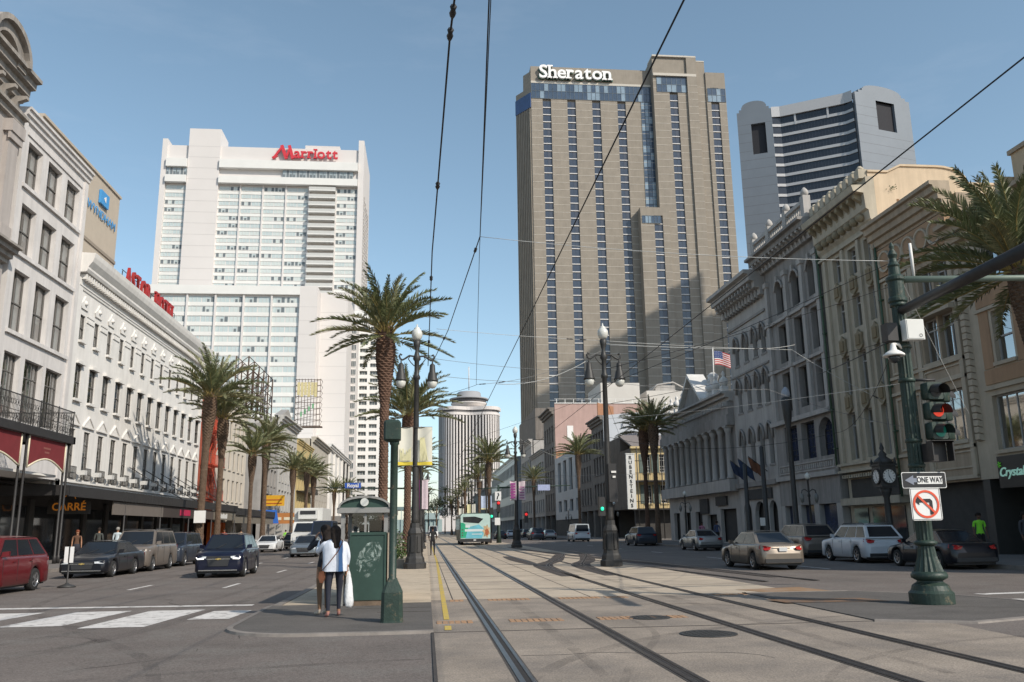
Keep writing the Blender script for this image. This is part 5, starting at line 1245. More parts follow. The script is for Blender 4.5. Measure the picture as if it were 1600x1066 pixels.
mb = MB(); fbox(mb, f, 67.25, 87.6, 4.25, 5.2, -.5, .75); mb.build('plinth_band', GRYL, rt)
mb = MB(); mb.prism([f.P(72.9, 12.3, .6), f.P(79.2, 12.3, .6), f.P(76.05, 14.9, .6)], (.9, 0, 0)); mb.build('pediment', GRY, rt)
mb = MB()
for s in (-1, 1): mb.prism([f.P(76.05+s*3.4, 12.3, 1.0), f.P(76.05+s*3.4, 12.55, 1.0), f.P(76.05, 15.3, 1.0), f.P(76.05, 14.95, 1.0)], (1.6, 0, 0))
mb.build('raking_cornice', M('white_roof_stone', (.62, .60, .57), .8, .08), rt)
um = MB(); um.box(-.35, .35, -.35, .35, 0, .7); um.lathe(0, 0, [(.18, .7), (.42, .95), (.46, 1.25), (.2, 1.5), (.1, 1.6), (.2, 1.75), (.12, 1.95), (.0, 2.1)], 10); ume = um.data('roof_urn', MATS['white_roof_stone'])
for u in (68.6, 70.6, 72.3, 80.4, 82.3, 84.2, 86.2): inst('roof_urn', ume, rt, Vector(f.P(u, 12.3, .2))-wloc(rt), f.rz, (.8, .8, .95))
mb = MB(); mb.lathe(*f.P(74.6, 0, -1)[:2], [(.5, 12.3), (.4, 14.4), (.55, 14.9), (.2, 15.2)], 8); mb.build('chimney_pot', MATS['white_roof_stone'], rt)
mb = MB(); wall_sheet(mb, f, 67.25, 87.4, .13, 4.25, [(68.2, 72.0, .2, 2.9), (73.0, 75.6, .2, 2.5), (77, 79, .2, 2.8), (80.5, 82.5, .2, 2.8), (84, 86, .2, 2.8)], .3); mb.build('ground_wall', GRYL, rt)
mb = MB(); fbox(mb, f, 67.3, 87.3, .13, 3.2, -.6, -.45); mb.build('shop_glass', DARK, rt)
mb = MB(); fbox(mb, f, 70.0, 72.6, 3.2, 3.95, .02, .2); mb.build('sign_board', DARK, rt); mb = MB(); fbox(mb, f, 74.8, 77.0, 2.6, 3.9, .02, .2); mb.build('sign_board', DARK, rt)
fg = root('national_flag', (25.4, 73, 12.3), 'United States flag with red and white stripes flying on the bank roof', 'flag')
mb = MB(); mb.tube([(25.45, 73, 12.3), (25.6, 73, 17.2)], [.07, .05], 6); mb.build('pole', WHITET, fg)
RS, WS, BS = M('flag_red', (.50, .04, .05), .8, .05), M('flag_white', (.70, .68, .66), .8, .03), M('flag_blue', (.05, .08, .22), .8, .05)
for s in range(13):
    rows = []
    for k in range(13):
        t = k/12; x = 25.7+1.9*t; y = 73+.18*sin(t*7)*t; dz = -.35*t+.10*sin(t*6)
        z0 = 16.9-1.25*s/13+dz; rows.append([(x, y, z0), (x, y, z0-1.25/13)])
    mb = MB(); mb.grid(rows[(0 if s > 6 else 5):]); mb.build('stripe', RS if s % 2 == 0 else WS, fg)
    if s == 0:
        mb = MB(); rr = []
        for k in range(6):
            t = k/12; x = 25.7+1.9*t; y = 73+.18*sin(t*7)*t; dz = -.35*t+.10*sin(t*6); rr.append([(x, y, 16.9+dz), (x, y, 16.9-1.25*7/13+dz)])
        mb.grid(rr); mb.build('canton', BS, fg)
        mb = MB()
        for i in range(5):
            for j in range(4):
                t = (i+.5)/12; x = 25.7+1.9*t; y = 72.97+.18*sin(t*7)*t; z = 16.82-.16*j+(-.35*t+.1*sin(t*6)); mb.face([(x-.03, y-.01, z), (x+.03, y-.01, z), (x, y-.01, z+.05)])
        mb.build('star', WS, fg, kind='stuff')

# ---- across St side street: yellow balcony building seen side-on, sign, billboard
YEL = M('yellow_stucco_side', (.58, .45, .24), .85, .08, .7, .15, 9, streak=.12)
fy = FF(103)
rt = broot('yellow_balcony_building', fy, 28, 'yellow building with dark iron balconies and shuttered windows facing the side street', 'building')
cs = (26.9, 28.9, 31.6, 34.5, 37.5)
ops = [(c-.45, c+.45, 8.0, 10.2) for c in cs]+[(c-.45, c+.45, 4.3, 6.5) for c in cs]
mb = MB(); wall_sheet(mb, fy, 25, 40, 3.7, 11.0, ops, .3); mb.build('wall', YEL, rt)
mb = MB(); mb.box(25, 40, 103.6, 118, 3.7, 11.0); mb.build('side_wall', M('shade_brown_stucco', (.16, .13, .105), .9, .15, 1, .2, 8, streak=.3), rt)  # dark brown carries the shade of the street front in its colour
mb = MB(); mb.prism([(25, 102.6, 11.0), (40, 102.6, 11.0), (40, 110, 13.1), (25, 110, 13.1)], (0, 0, .2)); mb.build('roof', M('grey_slate_roof', (.20, .17, .155), .8, .2, 3, .4, 12), rt)
mb = MB(); mb.box(25, 40, 109, 117, 11, 13.0); mb.build('attic', MATS['shade_brown_stucco'], rt)
for i, o in enumerate(ops):
    put_window(rt, fy, o, '6', WHITET, CLEAR, DARK, .3, sill=.08, wallm=YEL, curt=None)
shm2 = MB(); shm2.box(-.24, .24, 0, .06, 0, 2.25)
for k in range(10): shm2.box(-.2, .2, .06, .08, .1+k*.21, .22+k*.21)
shd = shm2.data('shutter', M('grey_green_shutter', (.13, .16, .14), .7, .1))
for o in ops:
    for s in (-1, 1): inst('shutter', shd, rt, Vector(fy.P((o[0]+o[1])/2+s*.75, o[2]-.02, 0))-wloc(rt), fy.rz)
for z in (7.0, 3.65):
    mb = MB(); mb.box(24.9, 40, 101.6, 103, z-.16, z+.0); mb.build('balcony_slab', gm, rt)
    mb = MB(); mb.box(24.9, 40, 101.6, 101.64, z+.85, z+.9)
    for k in range(70): mb.box(25+k*.21, 25.025+k*.21, 101.6, 101.63, z, z+.87)
    mb.build('balcony_railing', IRON, rt)
for x in (25.3, 28.3, 31.3, 34.5): mb = MB(); mb.tube([(x, 101.65, .1), (x, 101.65, 11)], .06, 6); mb.build('post', IRON, rt)
mb = MB(); mb.box(25.2, 40, 103.1, 103.6, 0, 3.6); mb.build('shopfront', DARK, rt)
mb = MB(); mb.box(24.8, 40, 102.5, 103.0, 10.9, 11.15); mb.build('eave', YEL, rt)
sn = root('vertical_sign', (24.4, 101.3, 6.7), 'tall white vertical sign with black letters RUBENSTEINS at the corner', 'sign')
mb = MB(); mb.box(23.9, 24.95, 101.3, 101.55, 3.6, 10.1); mb.box(23.85, 25.0, 101.25, 101.6, 10.1, 10.2); mb.build('board', M('white_enamel_sign', (.62, .61, .58), .5, .05), sn)
for i, ch in enumerate('RUBENSTEINS'): text('letter', ch, .60, M('black_letter', (.02, .02, .02), .5, 0), (24.4, 101.28, 9.65-i*.565), (0, -1, 0), sn, extrude=.015, bold=.012)
mb = MB(); mb.tube([(24.9, 101.4, 9.3), (26, 101.4, 9.3)], .04, 4); mb.tube([(24.9, 101.4, 4.5), (26, 101.4, 4.5)], .04, 4); mb.build('bracket', IRON, sn)
bb = root('rooftop_billboard', (29, 117, 15), 'pale blue grey rooftop billboard reading CANAL above the yellow building', 'billboard')
mb = MB(); mb.prism([(24.7, 117.5, 13.25), (34.4, 117.0, 13.2), (34.4, 117.0, 17.7), (24.7, 117.5, 16.9)], (0, .3, 0)); mb.build('panel', M('pale_blue_board', (.50, .52, .55), .6, .04, .5), bb)
text('sign_lettering', 'CANAL', 1.25, M('board_letter_grey', (.10, .10, .12), .6, 0), (29.6, 117.12, 15.5), (-.05, -1, 0), bb, space=1.25, bold=-.005)
mb = MB()
for k in range(9): mb.box(27.8+k*.34, 28.0+k*.34, 117.12-k*.02, 117.2, 14.1, 14.45-(.06 if k % 2 else 0))
mb.build('small_print', MATS['board_letter_grey'], bb)
mb = MB()
for x in (26, 28.5, 31, 33.5): mb.tube([(x, 117.75, 11), (x, 117.75, 16.8)], .1, 5)
mb.build('frame', gm, bb)
DK = M('dark_brown_stone', (.20, .175, .155), .88, .15, .8, .2, 8, streak=.35)  # dark brown with vertical streaks
simple_building(f, 118.3, 128, 16.8, [(5, 7.6), (9, 11.4), (12.8, 15)], 4, DK, 'dark brown building with orange brick gable beyond the yellow balcony building', ground=4, out=.9, corn=1.6, seed=21, hood=.08)
gw = broot('brick_gable', FF(119.9), 29, 'sunlit orange brick party wall stump above the dark roofs', 'wall')
OBR = M('sunlit_orange_brick', (.40, .20, .115), .85, .12, 3, .2, 20)
mb = MB(); mb.prism([(25.2, 123.6, 11), (27.6, 123.6, 11), (27.6, 123.6, 19.0), (25.2, 123.6, 19.6)], (0, .4, 0)); mb.build('wall', OBR, gw)
simple_building(f, 128.1, 138.8, 15.2, [(5, 7.4), (8.6, 10.8), (11.8, 13.6)], 4, DK, 'dark low building next to the white gridded facade', ground=4, seed=22)
# white gridded modern facade
rt = broot('white_grid_building', f, 152, 'white modern facade with tall dark vertical windows over a row of square ones', 'building')
WG = M('white_concrete_grid', (.50, .49, .48), .8, .06, .6)
ops = [(139.8+6.4*k, 143.2+6.4*k, 8.0, 13.5) for k in range(4)]+[(139.8+6.4*k, 143.2+6.4*k, 4.4, 6.4) for k in range(4)]
mb = MB(); wall_sheet(mb, f, 138.9, 166, 3.0, 14.6, ops, .5); mb.build('wall', WG, rt); body(rt, f, 138.92, 165.9, .1, 14.3, -16, -.8, WG)
for o in ops: put_window(rt, f, o, 'c', FRAMED, DGLASS, DARK, .5)
mb = MB(); fbox(mb, f, 138.9, 166, .1, 2.95, -.7, -.1); mb.build('shopfront', DARK, rt)
# pink brick with cornice
rt = simple_building(f, 166.1, 181, 24.6, [(5, 8), (9.5, 12.5), (14, 17), (18.5, 21.3)], 4, DK, 'tall pink painted brick building with sunlit blank side wall and dark corniced front', ground=4, out=1.2, corn=2.2, hood=.1, seed=23, depth_m=26)
PINK = M('pink_painted_brick', (.42, .285, .25), .85, .07, .6, .1, 18, streak=.12)
sf = FF(166.02)
mb = MB(); fbox(mb, sf, 25.2, 45, 16.2, 25.6, -.3, .04); mb.build('painted_side_wall', PINK, rt)
mb = MB(); fbox(mb, sf, 25.3, 31, 8, 16.1, -.3, .03); mb.build('brick_side_wall', OBR, rt)
for x in (28.2, 34.6): mb = MB(); fbox(mb, sf, x-.6, x+.6, 18.3, 21.2, .05, .12); mb.build('blank_window', WHITET, rt)
mb = MB(); fbox(mb, sf, 25.2, 45, 25.6, 25.75, -.3, .2)
for k in range(12): fbox(mb, sf, 25.6+k*1.7, 25.7+k*1.7, 25.75, 26.6, 0, .05)
fbox(mb, sf, 25.2, 45, 26.5, 26.56, 0, .05); mb.build('roof_railing', WHITET, rt)
mb = MB()
for k in range(13): fbox(mb, sf, 33+k*.75, 33.45+k*.75, 22.6+k*.05, 23.3+k*.05, .045, .05)
mb.build('ghost_lettering', M('ghost_letter', (.33, .22, .20), .9, 0), rt)
simple_building(f, 181.1, 203, 17.8, [(4.8, 7.6), (9, 11.8), (13, 15.6)], 6, GRYL, 'pale stone building in shade with wide dark window bays, right side', ground=4, out=.8, seed=24, ww=2.0)
rt = simple_building(f, 203.1, 226, 22.2, [(5, 8), (10, 13), (15, 18)], 6, GRYL, 'grey stone building with dark set back attic at the foot of the brown tower', ground=4, out=.8, seed=25, ww=2.2)
mb = MB(); fbox(mb, f, 204, 240, 22.4, 30, -18, -1.2); mb.build('attic', DK, rt)
simple_building(f, 240, 330, 21.5, [(5, 8.5), (11, 14.5), (16.5, 19.5)], 20, M('bluish_glass_wall', (.25, .27, .29), .4, .1), 'long bluish grey glazed building further down the right side', ground=4, glass=DGLASS, seed=26, ww=3.2, corn=.8)
bd = root('white_block_building', (40, 200, 0), 'plain white box of a building with a stair tower behind the billboard', 'building')
mb = MB(); mb.box(41.5, 51, 199, 215, 0, 35.4); mb.box(53.5, 72, 202, 225, 0, 34.0); mb.build('wall', M('plain_white_block', (.56, .53, .49), .8, .06, .4), bd)
mb = MB(); mb.tube([(55, 203, 34.0), (56.5, 203, 35.6), (60.5, 203, 36.2), (63, 203, 34.9)], .25, 5); mb.tube([(55, 209, 34.0), (56.5, 209, 35.6), (60.5, 209, 36.2), (63, 209, 34.9)], .25, 5); mb.box(56, 61, 203, 209, 34.0, 35.5); mb.build('roof_plant', GRYL, bd)
simple_building(f, 345, 460, 18, [(5, 8), (10.5, 13.5)], 24, DK, 'far dark row building near the street end on the right', style='', ground=4, seed=27)
# far ends of the streets
tm = root('ferry_terminal', (0, 640, 0), 'low pale teal terminal building closing the street far away', 'building')
TE = M('pale_teal_wall', (.30, .38, .38), .7, .08, .2)
mb = MB(); mb.box(-34, 12, 640, 670, 0, 9); mb.box(-8, 10, 638, 665, 9, 13.5); mb.build('wall', TE, tm); mb = MB(); mb.box(-34.5, 12.5, 639, 671, 16, 18.2); mb.build('roof', M('teal_roof_slab', (.16, .22, .22), .7, .08), tm)
mb = MB()
for k in range(15): mb.box(-33+k*3, -32.5+k*3, 639.2, 640, 0, 16)
mb.build('column', TE, tm)
# ================================================================== PALMS
LEAF = M('palm_leaf_green', (.135, .155, .068), .55, .3, 3, spec=.5); LEAF2 = M('palm_leaf_pale', (.24, .24, .13), .55, .3, 3, spec=.5)
LEAFD = M('palm_leaf_dry', (.19, .14, .07), .8, .25, 3); STALK = M('palm_stalk_yellow', (.26, .20, .07), .6, .2, 3)
TRUNK = M('palm_trunk_boots', (.105, .068, .045), .9, .35, 5, .6, 25, dirt=((.19, .14, .10), 6, .5, .7)); TRUNKR = M('palm_trunk_reddish', (.115, .066, .045), .9, .35, 5, .6, 25)
def frond(e0, droop, Ln, seed, n=58, wide=1.0):
    r = random.Random(seed); mb = MB(); pts = []; x = z = 0.0; e = e0; N = 26; yb = 0.0; side = r.uniform(-.25, .25)
    for i in range(N+1):
        pts.append(Vector((x, yb, z))); t = i/N
        e = e0-droop*(t**1.7); x += cos(e)*Ln/N; z += sin(e)*Ln/N; yb += side*Ln/N*t*.5
    def at(t): k = min(int(t*N), N-1); f_ = t*N-k; return pts[k].lerp(pts[k+1], f_), (pts[k+1]-pts[k]).normalized()
    mb.tube([at(t)[0] for t in (0, .1, .25, .45, .7, 1)], [.045, .03, .022, .016, .01, .004], 4, 1)
    for i in range(n):
        t = .17+.83*(i+.5)/n; p, d = at(t); sidev = Vector((0, 1, 0)); up = d.cross(sidev).normalized()*-1
        if up.z < 0 and e0 < 1.2: up = -up
        ll = Ln*.165*wide*(min(1, (t-.10)*4.5))*(1.0-.62*max(0, t-.45)/.55)
        for s in (-1, 1):
            a = radians(52-24*t+r.uniform(-9, 9)); v = (d*cos(a)+sidev*s*sin(a)*r.uniform(.75, 1.0)+up*r.uniform(.05, .75)).normalized()
            tip = p+v*ll*r.uniform(.8, 1.1)+Vector((0, 0, -.10*ll)); mid = p+v*ll*.45
            wv = d*.036*(Ln/3.3)
            mb.face([p-wv*.6, p+wv*.6, mid+wv, tip, mid-wv], 0 if r.random() < .86 else 2)
    return mb
FR = []
for i, (e, dr) in enumerate(((84, 26), (74, 40), (63, 50), (50, 56), (37, 54), (22, 46), (6, 34), (-14, 18))):
    for s in range(2):
        mb = frond(radians(e), radians(dr), 3.3, i*10+s); FR.append((e, mb.data('frond', [LEAF if (i+s) % 3 else LEAF2, STALK, LEAF2])))
def trunk_mesh(h, r0, rm, rc, seed, mt, lean=(0, 0)):
    r = random.Random(seed); mb = MB(); rows = []; n = 18; k = 0; z = 0
    while z < h:
        t = z/h; rad = r0+(rm-r0)*min(1, t*4) if t < .25 else rm
        if t > .66: rad = rm+(rc-rm)*min(1, (t-.66)/.2)
        if t > .93: rad = rc*(1-.3*(t-.93)/.07)
        for dz, q in ((0, 1.07), (.07, .97)):
            rows.append([(lean[0]*t*t+rad*(q+.05*(1 if (j+k) % 2 else -1)+r.uniform(-.035, .035))*cos(2*pi*j/n), lean[1]*t*t+rad*(q+.05*(1 if (j+k) % 2 else -1))*sin(2*pi*j/n), z+dz+(.05 if (j+k) % 2 else 0)) for j in range(n)])
        z += .12; k += 1
    mb.grid(rows, 0, True, False, True); return mb.data('trunk', mt)
NP = 0
def palm(x, y, h, label, L=3.3, nf=46, r=(.36, .27, .40), seed=0, lean=(0, 0), wind=(0, 0), mt=None, low=False, group='date palms along the street'):
    rt = root('palm_tree', (x, y, 0), label, 'palm tree', group); R_ = random.Random(seed*13+5)
    inst('trunk', trunk_mesh(h, r[0]*.72, r[1]*.62, r[2]*.90, seed, mt or TRUNK, lean), rt, (0, 0, 0))
    sc = L/3.3
    for i in range(nf):
        t = (i+.5)/nf; az = i*2.39996+R_.uniform(-.25, .25)
        want = 88-84*t**.95+R_.uniform(-8, 8)-(22 if low and t > .85 else 0)
        k = min(range(len(FR)), key=lambda q: abs(FR[q][0]-want)+R_.uniform(0, 9))
        s = sc*R_.uniform(.85, 1.08)*(1.0 if t > .12 else .8)
        o = inst('frond', FR[k][1], rt, (lean[0]+.14*cos(az)*min(1, t*2), lean[1]+.14*sin(az)*min(1, t*2), h-.05-.35*t), sc=(s, s*R_.choice((-1, 1)), s), rot=(R_.uniform(-.15, .15), radians(R_.uniform(-6, 6))-wind[0]*cos(az)*.0, az))
        if wind != (0, 0):   # bend the whole frond a little down wind
            o.rotation_euler = (Matrix.Rotation(wind[0], 3, 'Y') @ Matrix.Rotation(-wind[1], 3, 'X') @ o.rotation_euler.to_matrix()).to_euler()
    b = MB()
    for i in range(26):
        a = i*2.4; rr = r[2]*.75; z = h-.1-.05*(i % 6)
        b.prism([(rr*cos(a)-.05*sin(a), rr*sin(a)+.05*cos(a), z), (rr*cos(a)+.05*sin(a), rr*sin(a)-.05*cos(a), z), ((rr+.22)*cos(a), (rr+.22)*sin(a), z+.34)], (0, 0, .05))
    me = b.data('leaf_base', STALK); inst('leaf_base', me, rt, (lean[0], lean[1], 0))
    return rt
palm(-2.0, 41, 11.2, 'largest date palm, rising behind the shelter beside the tall street lamp', 3.35, 52, (.42, .34, .50), 1, mt=TRUNKR, low=True)
palm(-1.15, 55, 9.0, 'date palm directly behind the tall street lamp and yellow banner', 3.5, 50, (.42, .34, .44), 2, mt=TRUNKR)
palm(-.85, 78, 7.6, 'low date palm further back on the platform behind the lamp', 2.9, 38, (.36, .28, .36), 3, mt=TRUNKR)
palm(-1.0, 98, 8.2, 'far date palm on the platform in line behind the lamp', 2.9, 34, (.34, .26, .34), 4)
palm(-17.0, 68, 12.2, 'tallest date palm in front of the white hotel', 4.1, 50, (.46, .40, .56), 5, lean=(.25, 0), wind=(.22, 0))
palm(-17.0, 73.6, 11.2, 'date palm close behind the tallest one before the red fire escape', 3.8, 44, (.40, .34, .50), 6, wind=(.22, 0))
palm(-16.9, 86, 9.3, 'slender date palm before the cream stucco corner', 3.2, 42, (.34, .28, .44), 7, wind=(.2, 0))
palm(-16.7, 92, 10.8, 'date palm leaning over its slender neighbour, second of the pair', 3.6, 44, (.42, .36, .46), 8, wind=(.3, 0))
palm(-17.0, 113, 9.6, 'date palm at the far street corner, first beyond the pair', 3.2, 40, (.38, .30, .46), 9, wind=(.15, 0))
palm(-17.0, 126, 10.2, 'left trunk of the close double palms before the yellow balconies', 3.3, 40, (.42, .34, .46), 10, wind=(.15, 0))
palm(-16.9, 133, 9.9, 'right trunk of the close double palms before the yellow balconies', 3.3, 40, (.42, .34, .46), 11, wind=(.2, 0))
palm(-17.2, 166, 9.0, 'small distant palm left of the street name mast', 3.2, 34, (.36, .3, .42), 12)
palm(-15.6, 176, 9.6, 'small distant palm right of its twin by the street name mast', 3.2, 34, (.36, .3, .42), 13)
palm(7.2, 99, 9.4, 'palm with broad crown behind the bus, left of the right lamp row', 3.4, 42, (.36, .28, .40), 14)
palm(7.6, 124, 9.0, 'second palm behind the bus, lower and further back', 3.2, 36, (.36, .28, .40), 15)
palm(19.9, 77, 10.4, 'left palm of the dark pair before the yellow balcony building', 2.9, 46, (.34, .28, .50), 16, mt=TRUNKR)
palm(20.3, 75, 10.8, 'right palm of the dark pair before the yellow balcony building', 2.9, 46, (.36, .30, .50), 17)
palm(19.8, 111, 11.2, 'palm before the dark brick fronts beside the white gridded facade', 3.4, 40, (.34, .28, .40), 18)
palm(19.0, 152, 10.2, 'distant palm above the purple banners on the right', 3.2, 34, (.34, .28, .38), 19)
palm(20.25, 26.0, 10.2, 'big near date palm at the right edge, its fronds overhanging the signal pole', 4.0, 66, (.40, .31, .42), 20, lean=(-.25, 0), low=True)
for i, (x, y, h, lb) in enumerate(((-1.0, 150, 8.5, 'thin far palm left of the tracks'), (7.4, 165, 9, 'thin far palm right of the tracks, nearer one'), (7.4, 200, 9, 'thin far palm right of the tracks, middle one'), (7.4, 250, 9, 'thin far palm right of the tracks, farthest one'), (1.0, 330, 15, 'dark palm at the far end near the ribbed tower foot'), (7.5, 340, 16, 'dark taller palm at the far end near the ribbed tower foot'))):
    palm(x, y, h, lb, 3.2, 24, (.34, .28, .36), 30+i)
# broadleaf trees far off
LD = M('dark_tree_leaf', (.035, .048, .022), .7, .35, 1.5)
def tree(x, y, h, w, label, n=900, seed=0):
    rt = root('broadleaf_tree', (x, y, 0), label, 'tree', 'far street trees'); r = random.Random(seed)
    mb = MB(); mb.tube([(0, 0, 0), (.1, 0, h*.3), (0, 0, h*.6)], [.3, .24, .1], 6)
    for k in range(5): a = k*1.26; mb.tube([(0, 0, h*.35), (w*.3*cos(a), w*.3*sin(a), h*.65)], [.14, .05], 4)
    mb.build('trunk', TRUNK, rt, local=True)
    mb = MB(); cl = [(r.uniform(-.6, .6)*w, r.uniform(-.6, .6)*w, h*r.uniform(.42, .88), r.uniform(.25, .42)*w) for _ in range(11)]
    for i in range(n):
        c = r.choice(cl); d = Vector((r.gauss(0, 1), r.gauss(0, 1), r.gauss(0, .8))).normalized()*c[3]*r.uniform(.55, 1.05)
        p = Vector(c[:3])+d; s = .28; u = Vector((r.uniform(-1, 1), r.uniform(-1, 1), r.uniform(-1, 1))).normalized()*s; v = u.cross(Vector((r.uniform(-1, 1), r.uniform(-1, 1), r.uniform(-1, 1)))).normalized()*s*.6
        mb.face([p-u, p+v, p+u, p-v])
    mb.build('crown', LD, rt, local=True)
tree(-11.6, 170, 8.5, 4.2, 'round dark green tree seen just above the shelter roof', 1300, 1)
tree(3.6, 300, 15, 5.5, 'dark broadleaf tree left of the ribbed tower foot', 1200, 2)
tree(-4.5, 420, 13, 6, 'small dark tree at the far end of the street', 800, 3)
tree(11, 260, 11, 4.5, 'dark tree beside the far tracks behind the bus', 900, 4)
# planter shrub by the lamp
sh_ = root('flowering_shrub', (-1.35, 37.4, .03), 'leafy green shrub with small white flowers in a planter beside the lamp base', 'shrub')
r = random.Random(5); mb = MB(); mf = MB()
for i in range(900):
    p = Vector((r.gauss(0, .26), r.gauss(0, .5), .35+abs(r.gauss(0, .45)))); 
    if p.z > 1.6: continue
    u = Vector((r.uniform(-1, 1), r.uniform(-1, 1), r.uniform(-1, 1))).normalized()*.07; v = u.cross(Vector((r.uniform(-1, 1), r.uniform(-1, 1), 1))).normalized()*.035
    (mf if r.random() < .05 else mb).face([p-u, p+v, p+u, p-v])
mb.build('leaves', M('shrub_green', (.06, .10, .03), .6, .3, 5), sh_, local=True); mf.build('flowers', WHITET, sh_, local=True)
mb = MB(); mb.box(-.55, .5, -1.2, 1.2, .0, .34); mb.build('planter', M('planter_concrete', (.2, .18, .15), .9, .1), sh_, local=True)

# ================================================================== STREET LAMPS
def lamp_parts():
    d = {}
    mb = MB(); mb.lathe(0, 0, [(.46, 0), (.46, .22), (.40, .26), (.38, .42), (.33, .5), (.31, .62), (.29, 1.35), (.31, 1.4), (.28, 1.5), (.22, 1.62), (.20, 1.8)], 8, smooth=False)
    for k in range(8):
        a = (k+.5)*pi/4; c, s = cos(a), sin(a); mb.prism([(.30*c-.07*s, .30*s+.07*c, .66), (.30*c+.07*s, .30*s-.07*c, .66), (.285*c+.06*s, .285*s-.06*c, 1.28), (.285*c-.06*s, .285*s+.06*c, 1.28)], (.03*c, .03*s, 0))
    d['base'] = mb.data('base', IRON)
    mb = MB(); mb.lathe(0, 0, [(.17, 1.7), (.16, 2.0), (.12, 5), (.10, 7.7), (.15, 7.75), (.15, 7.85), (.10, 7.95), (.10, 8.5), (.17, 8.6), (.12, 8.75), (.07, 8.95), (.13, 9.15), (.16, 9.35), (.10, 9.42)], 12)
    d['shaft'] = mb.data('shaft', IRON)
    mb = MB()
    pts = [(0, 8.55), (.15, 8.72), (.32, 8.74), (.48, 8.62), (.60, 8.55), (.70, 8.6), (.74, 8.72), (.69, 8.80), (.63, 8.75)]
    mb.tube([(x, 0, z) for x, z in pts], .042, 6); mb.tube([(.1, 0, 8.3), (.25, 0, 8.45), (.36, 0, 8.6), (.30, 0, 8.7)], .022, 5); mb.tube([(.66, 0, 8.56), (.66, 0, 8.36)], .03, 6)
    d['arm'] = mb.data('arm', IRON)
    mb = MB(); mb.lathe(.66, 0, [(.05, 8.42), (.11, 8.36), (.13, 8.08), (.17, 8.0), (.215, 7.76), (.25, 7.70), (.25, 7.66)], 12); d['lamp_hood'] = mb.data('lamp_hood', IRON)
    mb = MB(); mb.lathe(.66, 0, [(.20, 7.67), (.21, 7.58), (.18, 7.46), (.11, 7.38), (.01, 7.35)], 12); d['lamp_globe'] = mb.data('lamp_globe', M('white_glass_globe', (.58, .58, .54), .35, .05, 2, spec=.5))
    mb = MB(); mb.lathe(0, 0, [(.11, 9.40), (.19, 9.50), (.23, 9.62), (.225, 9.76), (.16, 9.87), (.12, 9.90), (.13, 9.94), (.04, 10.0), (.02, 10.12)], 14); d['top_globe'] = mb.data('top_globe', MATS['white_glass_globe'])
    mb = MB(); 
    for k in range(7): a = k*2*pi/7; mb.tube([(.115*cos(a), .115*sin(a), 9.4), (.22*cos(a), .22*sin(a), 9.68), (.12*cos(a), .12*sin(a), 9.88)], .008, 3)
    d['globe_rib'] = mb.data('globe_rib', M('globe_rib_grey', (.35, .35, .33), .5, .05))
    return d
LP = lamp_parts()
def street_lamp(x, y, label, rz=0, s=1.0):
    rt = root('street_lamp', (x, y, 0.0), label, 'street lamp', 'ornate street lamps beside the tracks', rz); rt.scale = (s, s, s)
    inst('base', LP['base'], rt, (0, 0, .02)); inst('shaft', LP['shaft'], rt, (0, 0, 0)); g_ = inst('top_globe', LP['top_globe'], rt, (0, 0, 0)); inst('globe_rib', LP['globe_rib'], g_, (0, 0, 0))
    for k in (0, pi):
        a = inst('arm', LP['arm'], rt, (0, 0, 0), k); inst('lamp_hood', LP['lamp_hood'], a, (0, 0, 0)); inst('lamp_globe', LP['lamp_globe'], a, (0, 0, 0))
    return rt
street_lamp(-.42, 35.6, 'nearest ornate three globe street lamp, left of the tracks before the palms', .12)
lb_ = street_lamp(7.5, 35.1, 'nearest ornate three globe street lamp right of the tracks, before the brown tower', .05)
street_lamp(7.5, 72, 'second lamp on the right with magenta and white banners'); street_lamp(-.42, 72, 'second lamp on the left, with purple printed banners')
for k, y in enumerate((108, 144, 180, 216, 252)):
    nth = ('third', 'fourth', 'fifth', 'sixth', 'seventh')[k]
    street_lamp(7.5, y, nth+' lamp of the row right of the tracks'); street_lamp(-.42, y, nth+' lamp of the row left of the tracks')
def banner_pair(x, y, z0, z1, ws, cols, label, off=.10, trim=None, prn=None):
    rt = root('banner_pair', (x, y, z0), label, 'banner', 'banners on the lamp posts')
    for s in (-1, 1):
        c1, c2 = cols; w = ws
        mb = MB(); rows = []
        for i in range(9):
            t = i/8; xx = x+s*(off+w*t); yy = y+.04*sin(t*5+s); rows.append([(xx, yy, z0), (xx, yy, z0+(z1-z0)*.12), (xx, yy+.02*sin(t*4), (z0+z1)/2), (xx, yy, z1)])
        mb.grid(rows); p = mb.build('panel', c1 if s < 0 else c2, rt)
        if trim:
            mb = MB(); rows = [[(x+s*(off+w*i/8), y+.04*sin(i/8*5+s)-.012, z0+.02), (x+s*(off+w*i/8), y+.04*sin(i/8*5+s)-.012, z0+(z1-z0)*.10)] for i in range(9)]; mb.grid(rows); mb.build('border', trim, p)
        if prn:
            mb = MB(); rr = random.Random(int(y)*7+s)
            for k in range(11 if s < 0 else 6):
                u0 = x+s*(off+w*(.12+.07*k if s < 0 else .15+.1*k)); hh = (z1-z0)*(rr.uniform(.15, .35) if s < 0 else .6)
                if s < 0: mb.face([(u0, y-.055, z0+(z1-z0)*.13), (u0-.03, y-.055, z0+(z1-z0)*.13), (u0-.03, y-.055, z0+(z1-z0)*.13+hh), (u0, y-.055, z0+(z1-z0)*.13+hh)])
                else: mb.face([(u0, y-.055, z0+.2), (u0+.035, y-.055, z0+.2), (u0+.035-.1*k*.3, y-.055, z0+.2+hh), (u0-.1*k*.3, y-.055, z0+.2+hh)])
            mb.build('print', prn, p)
    mb = MB()
    for z in (z0, z1): mb.tube([(x-off-ws, y, z), (x+off+ws, y, z)], .018, 4)
    mb.build('bracket_arm', IRON, rt)
    return rt
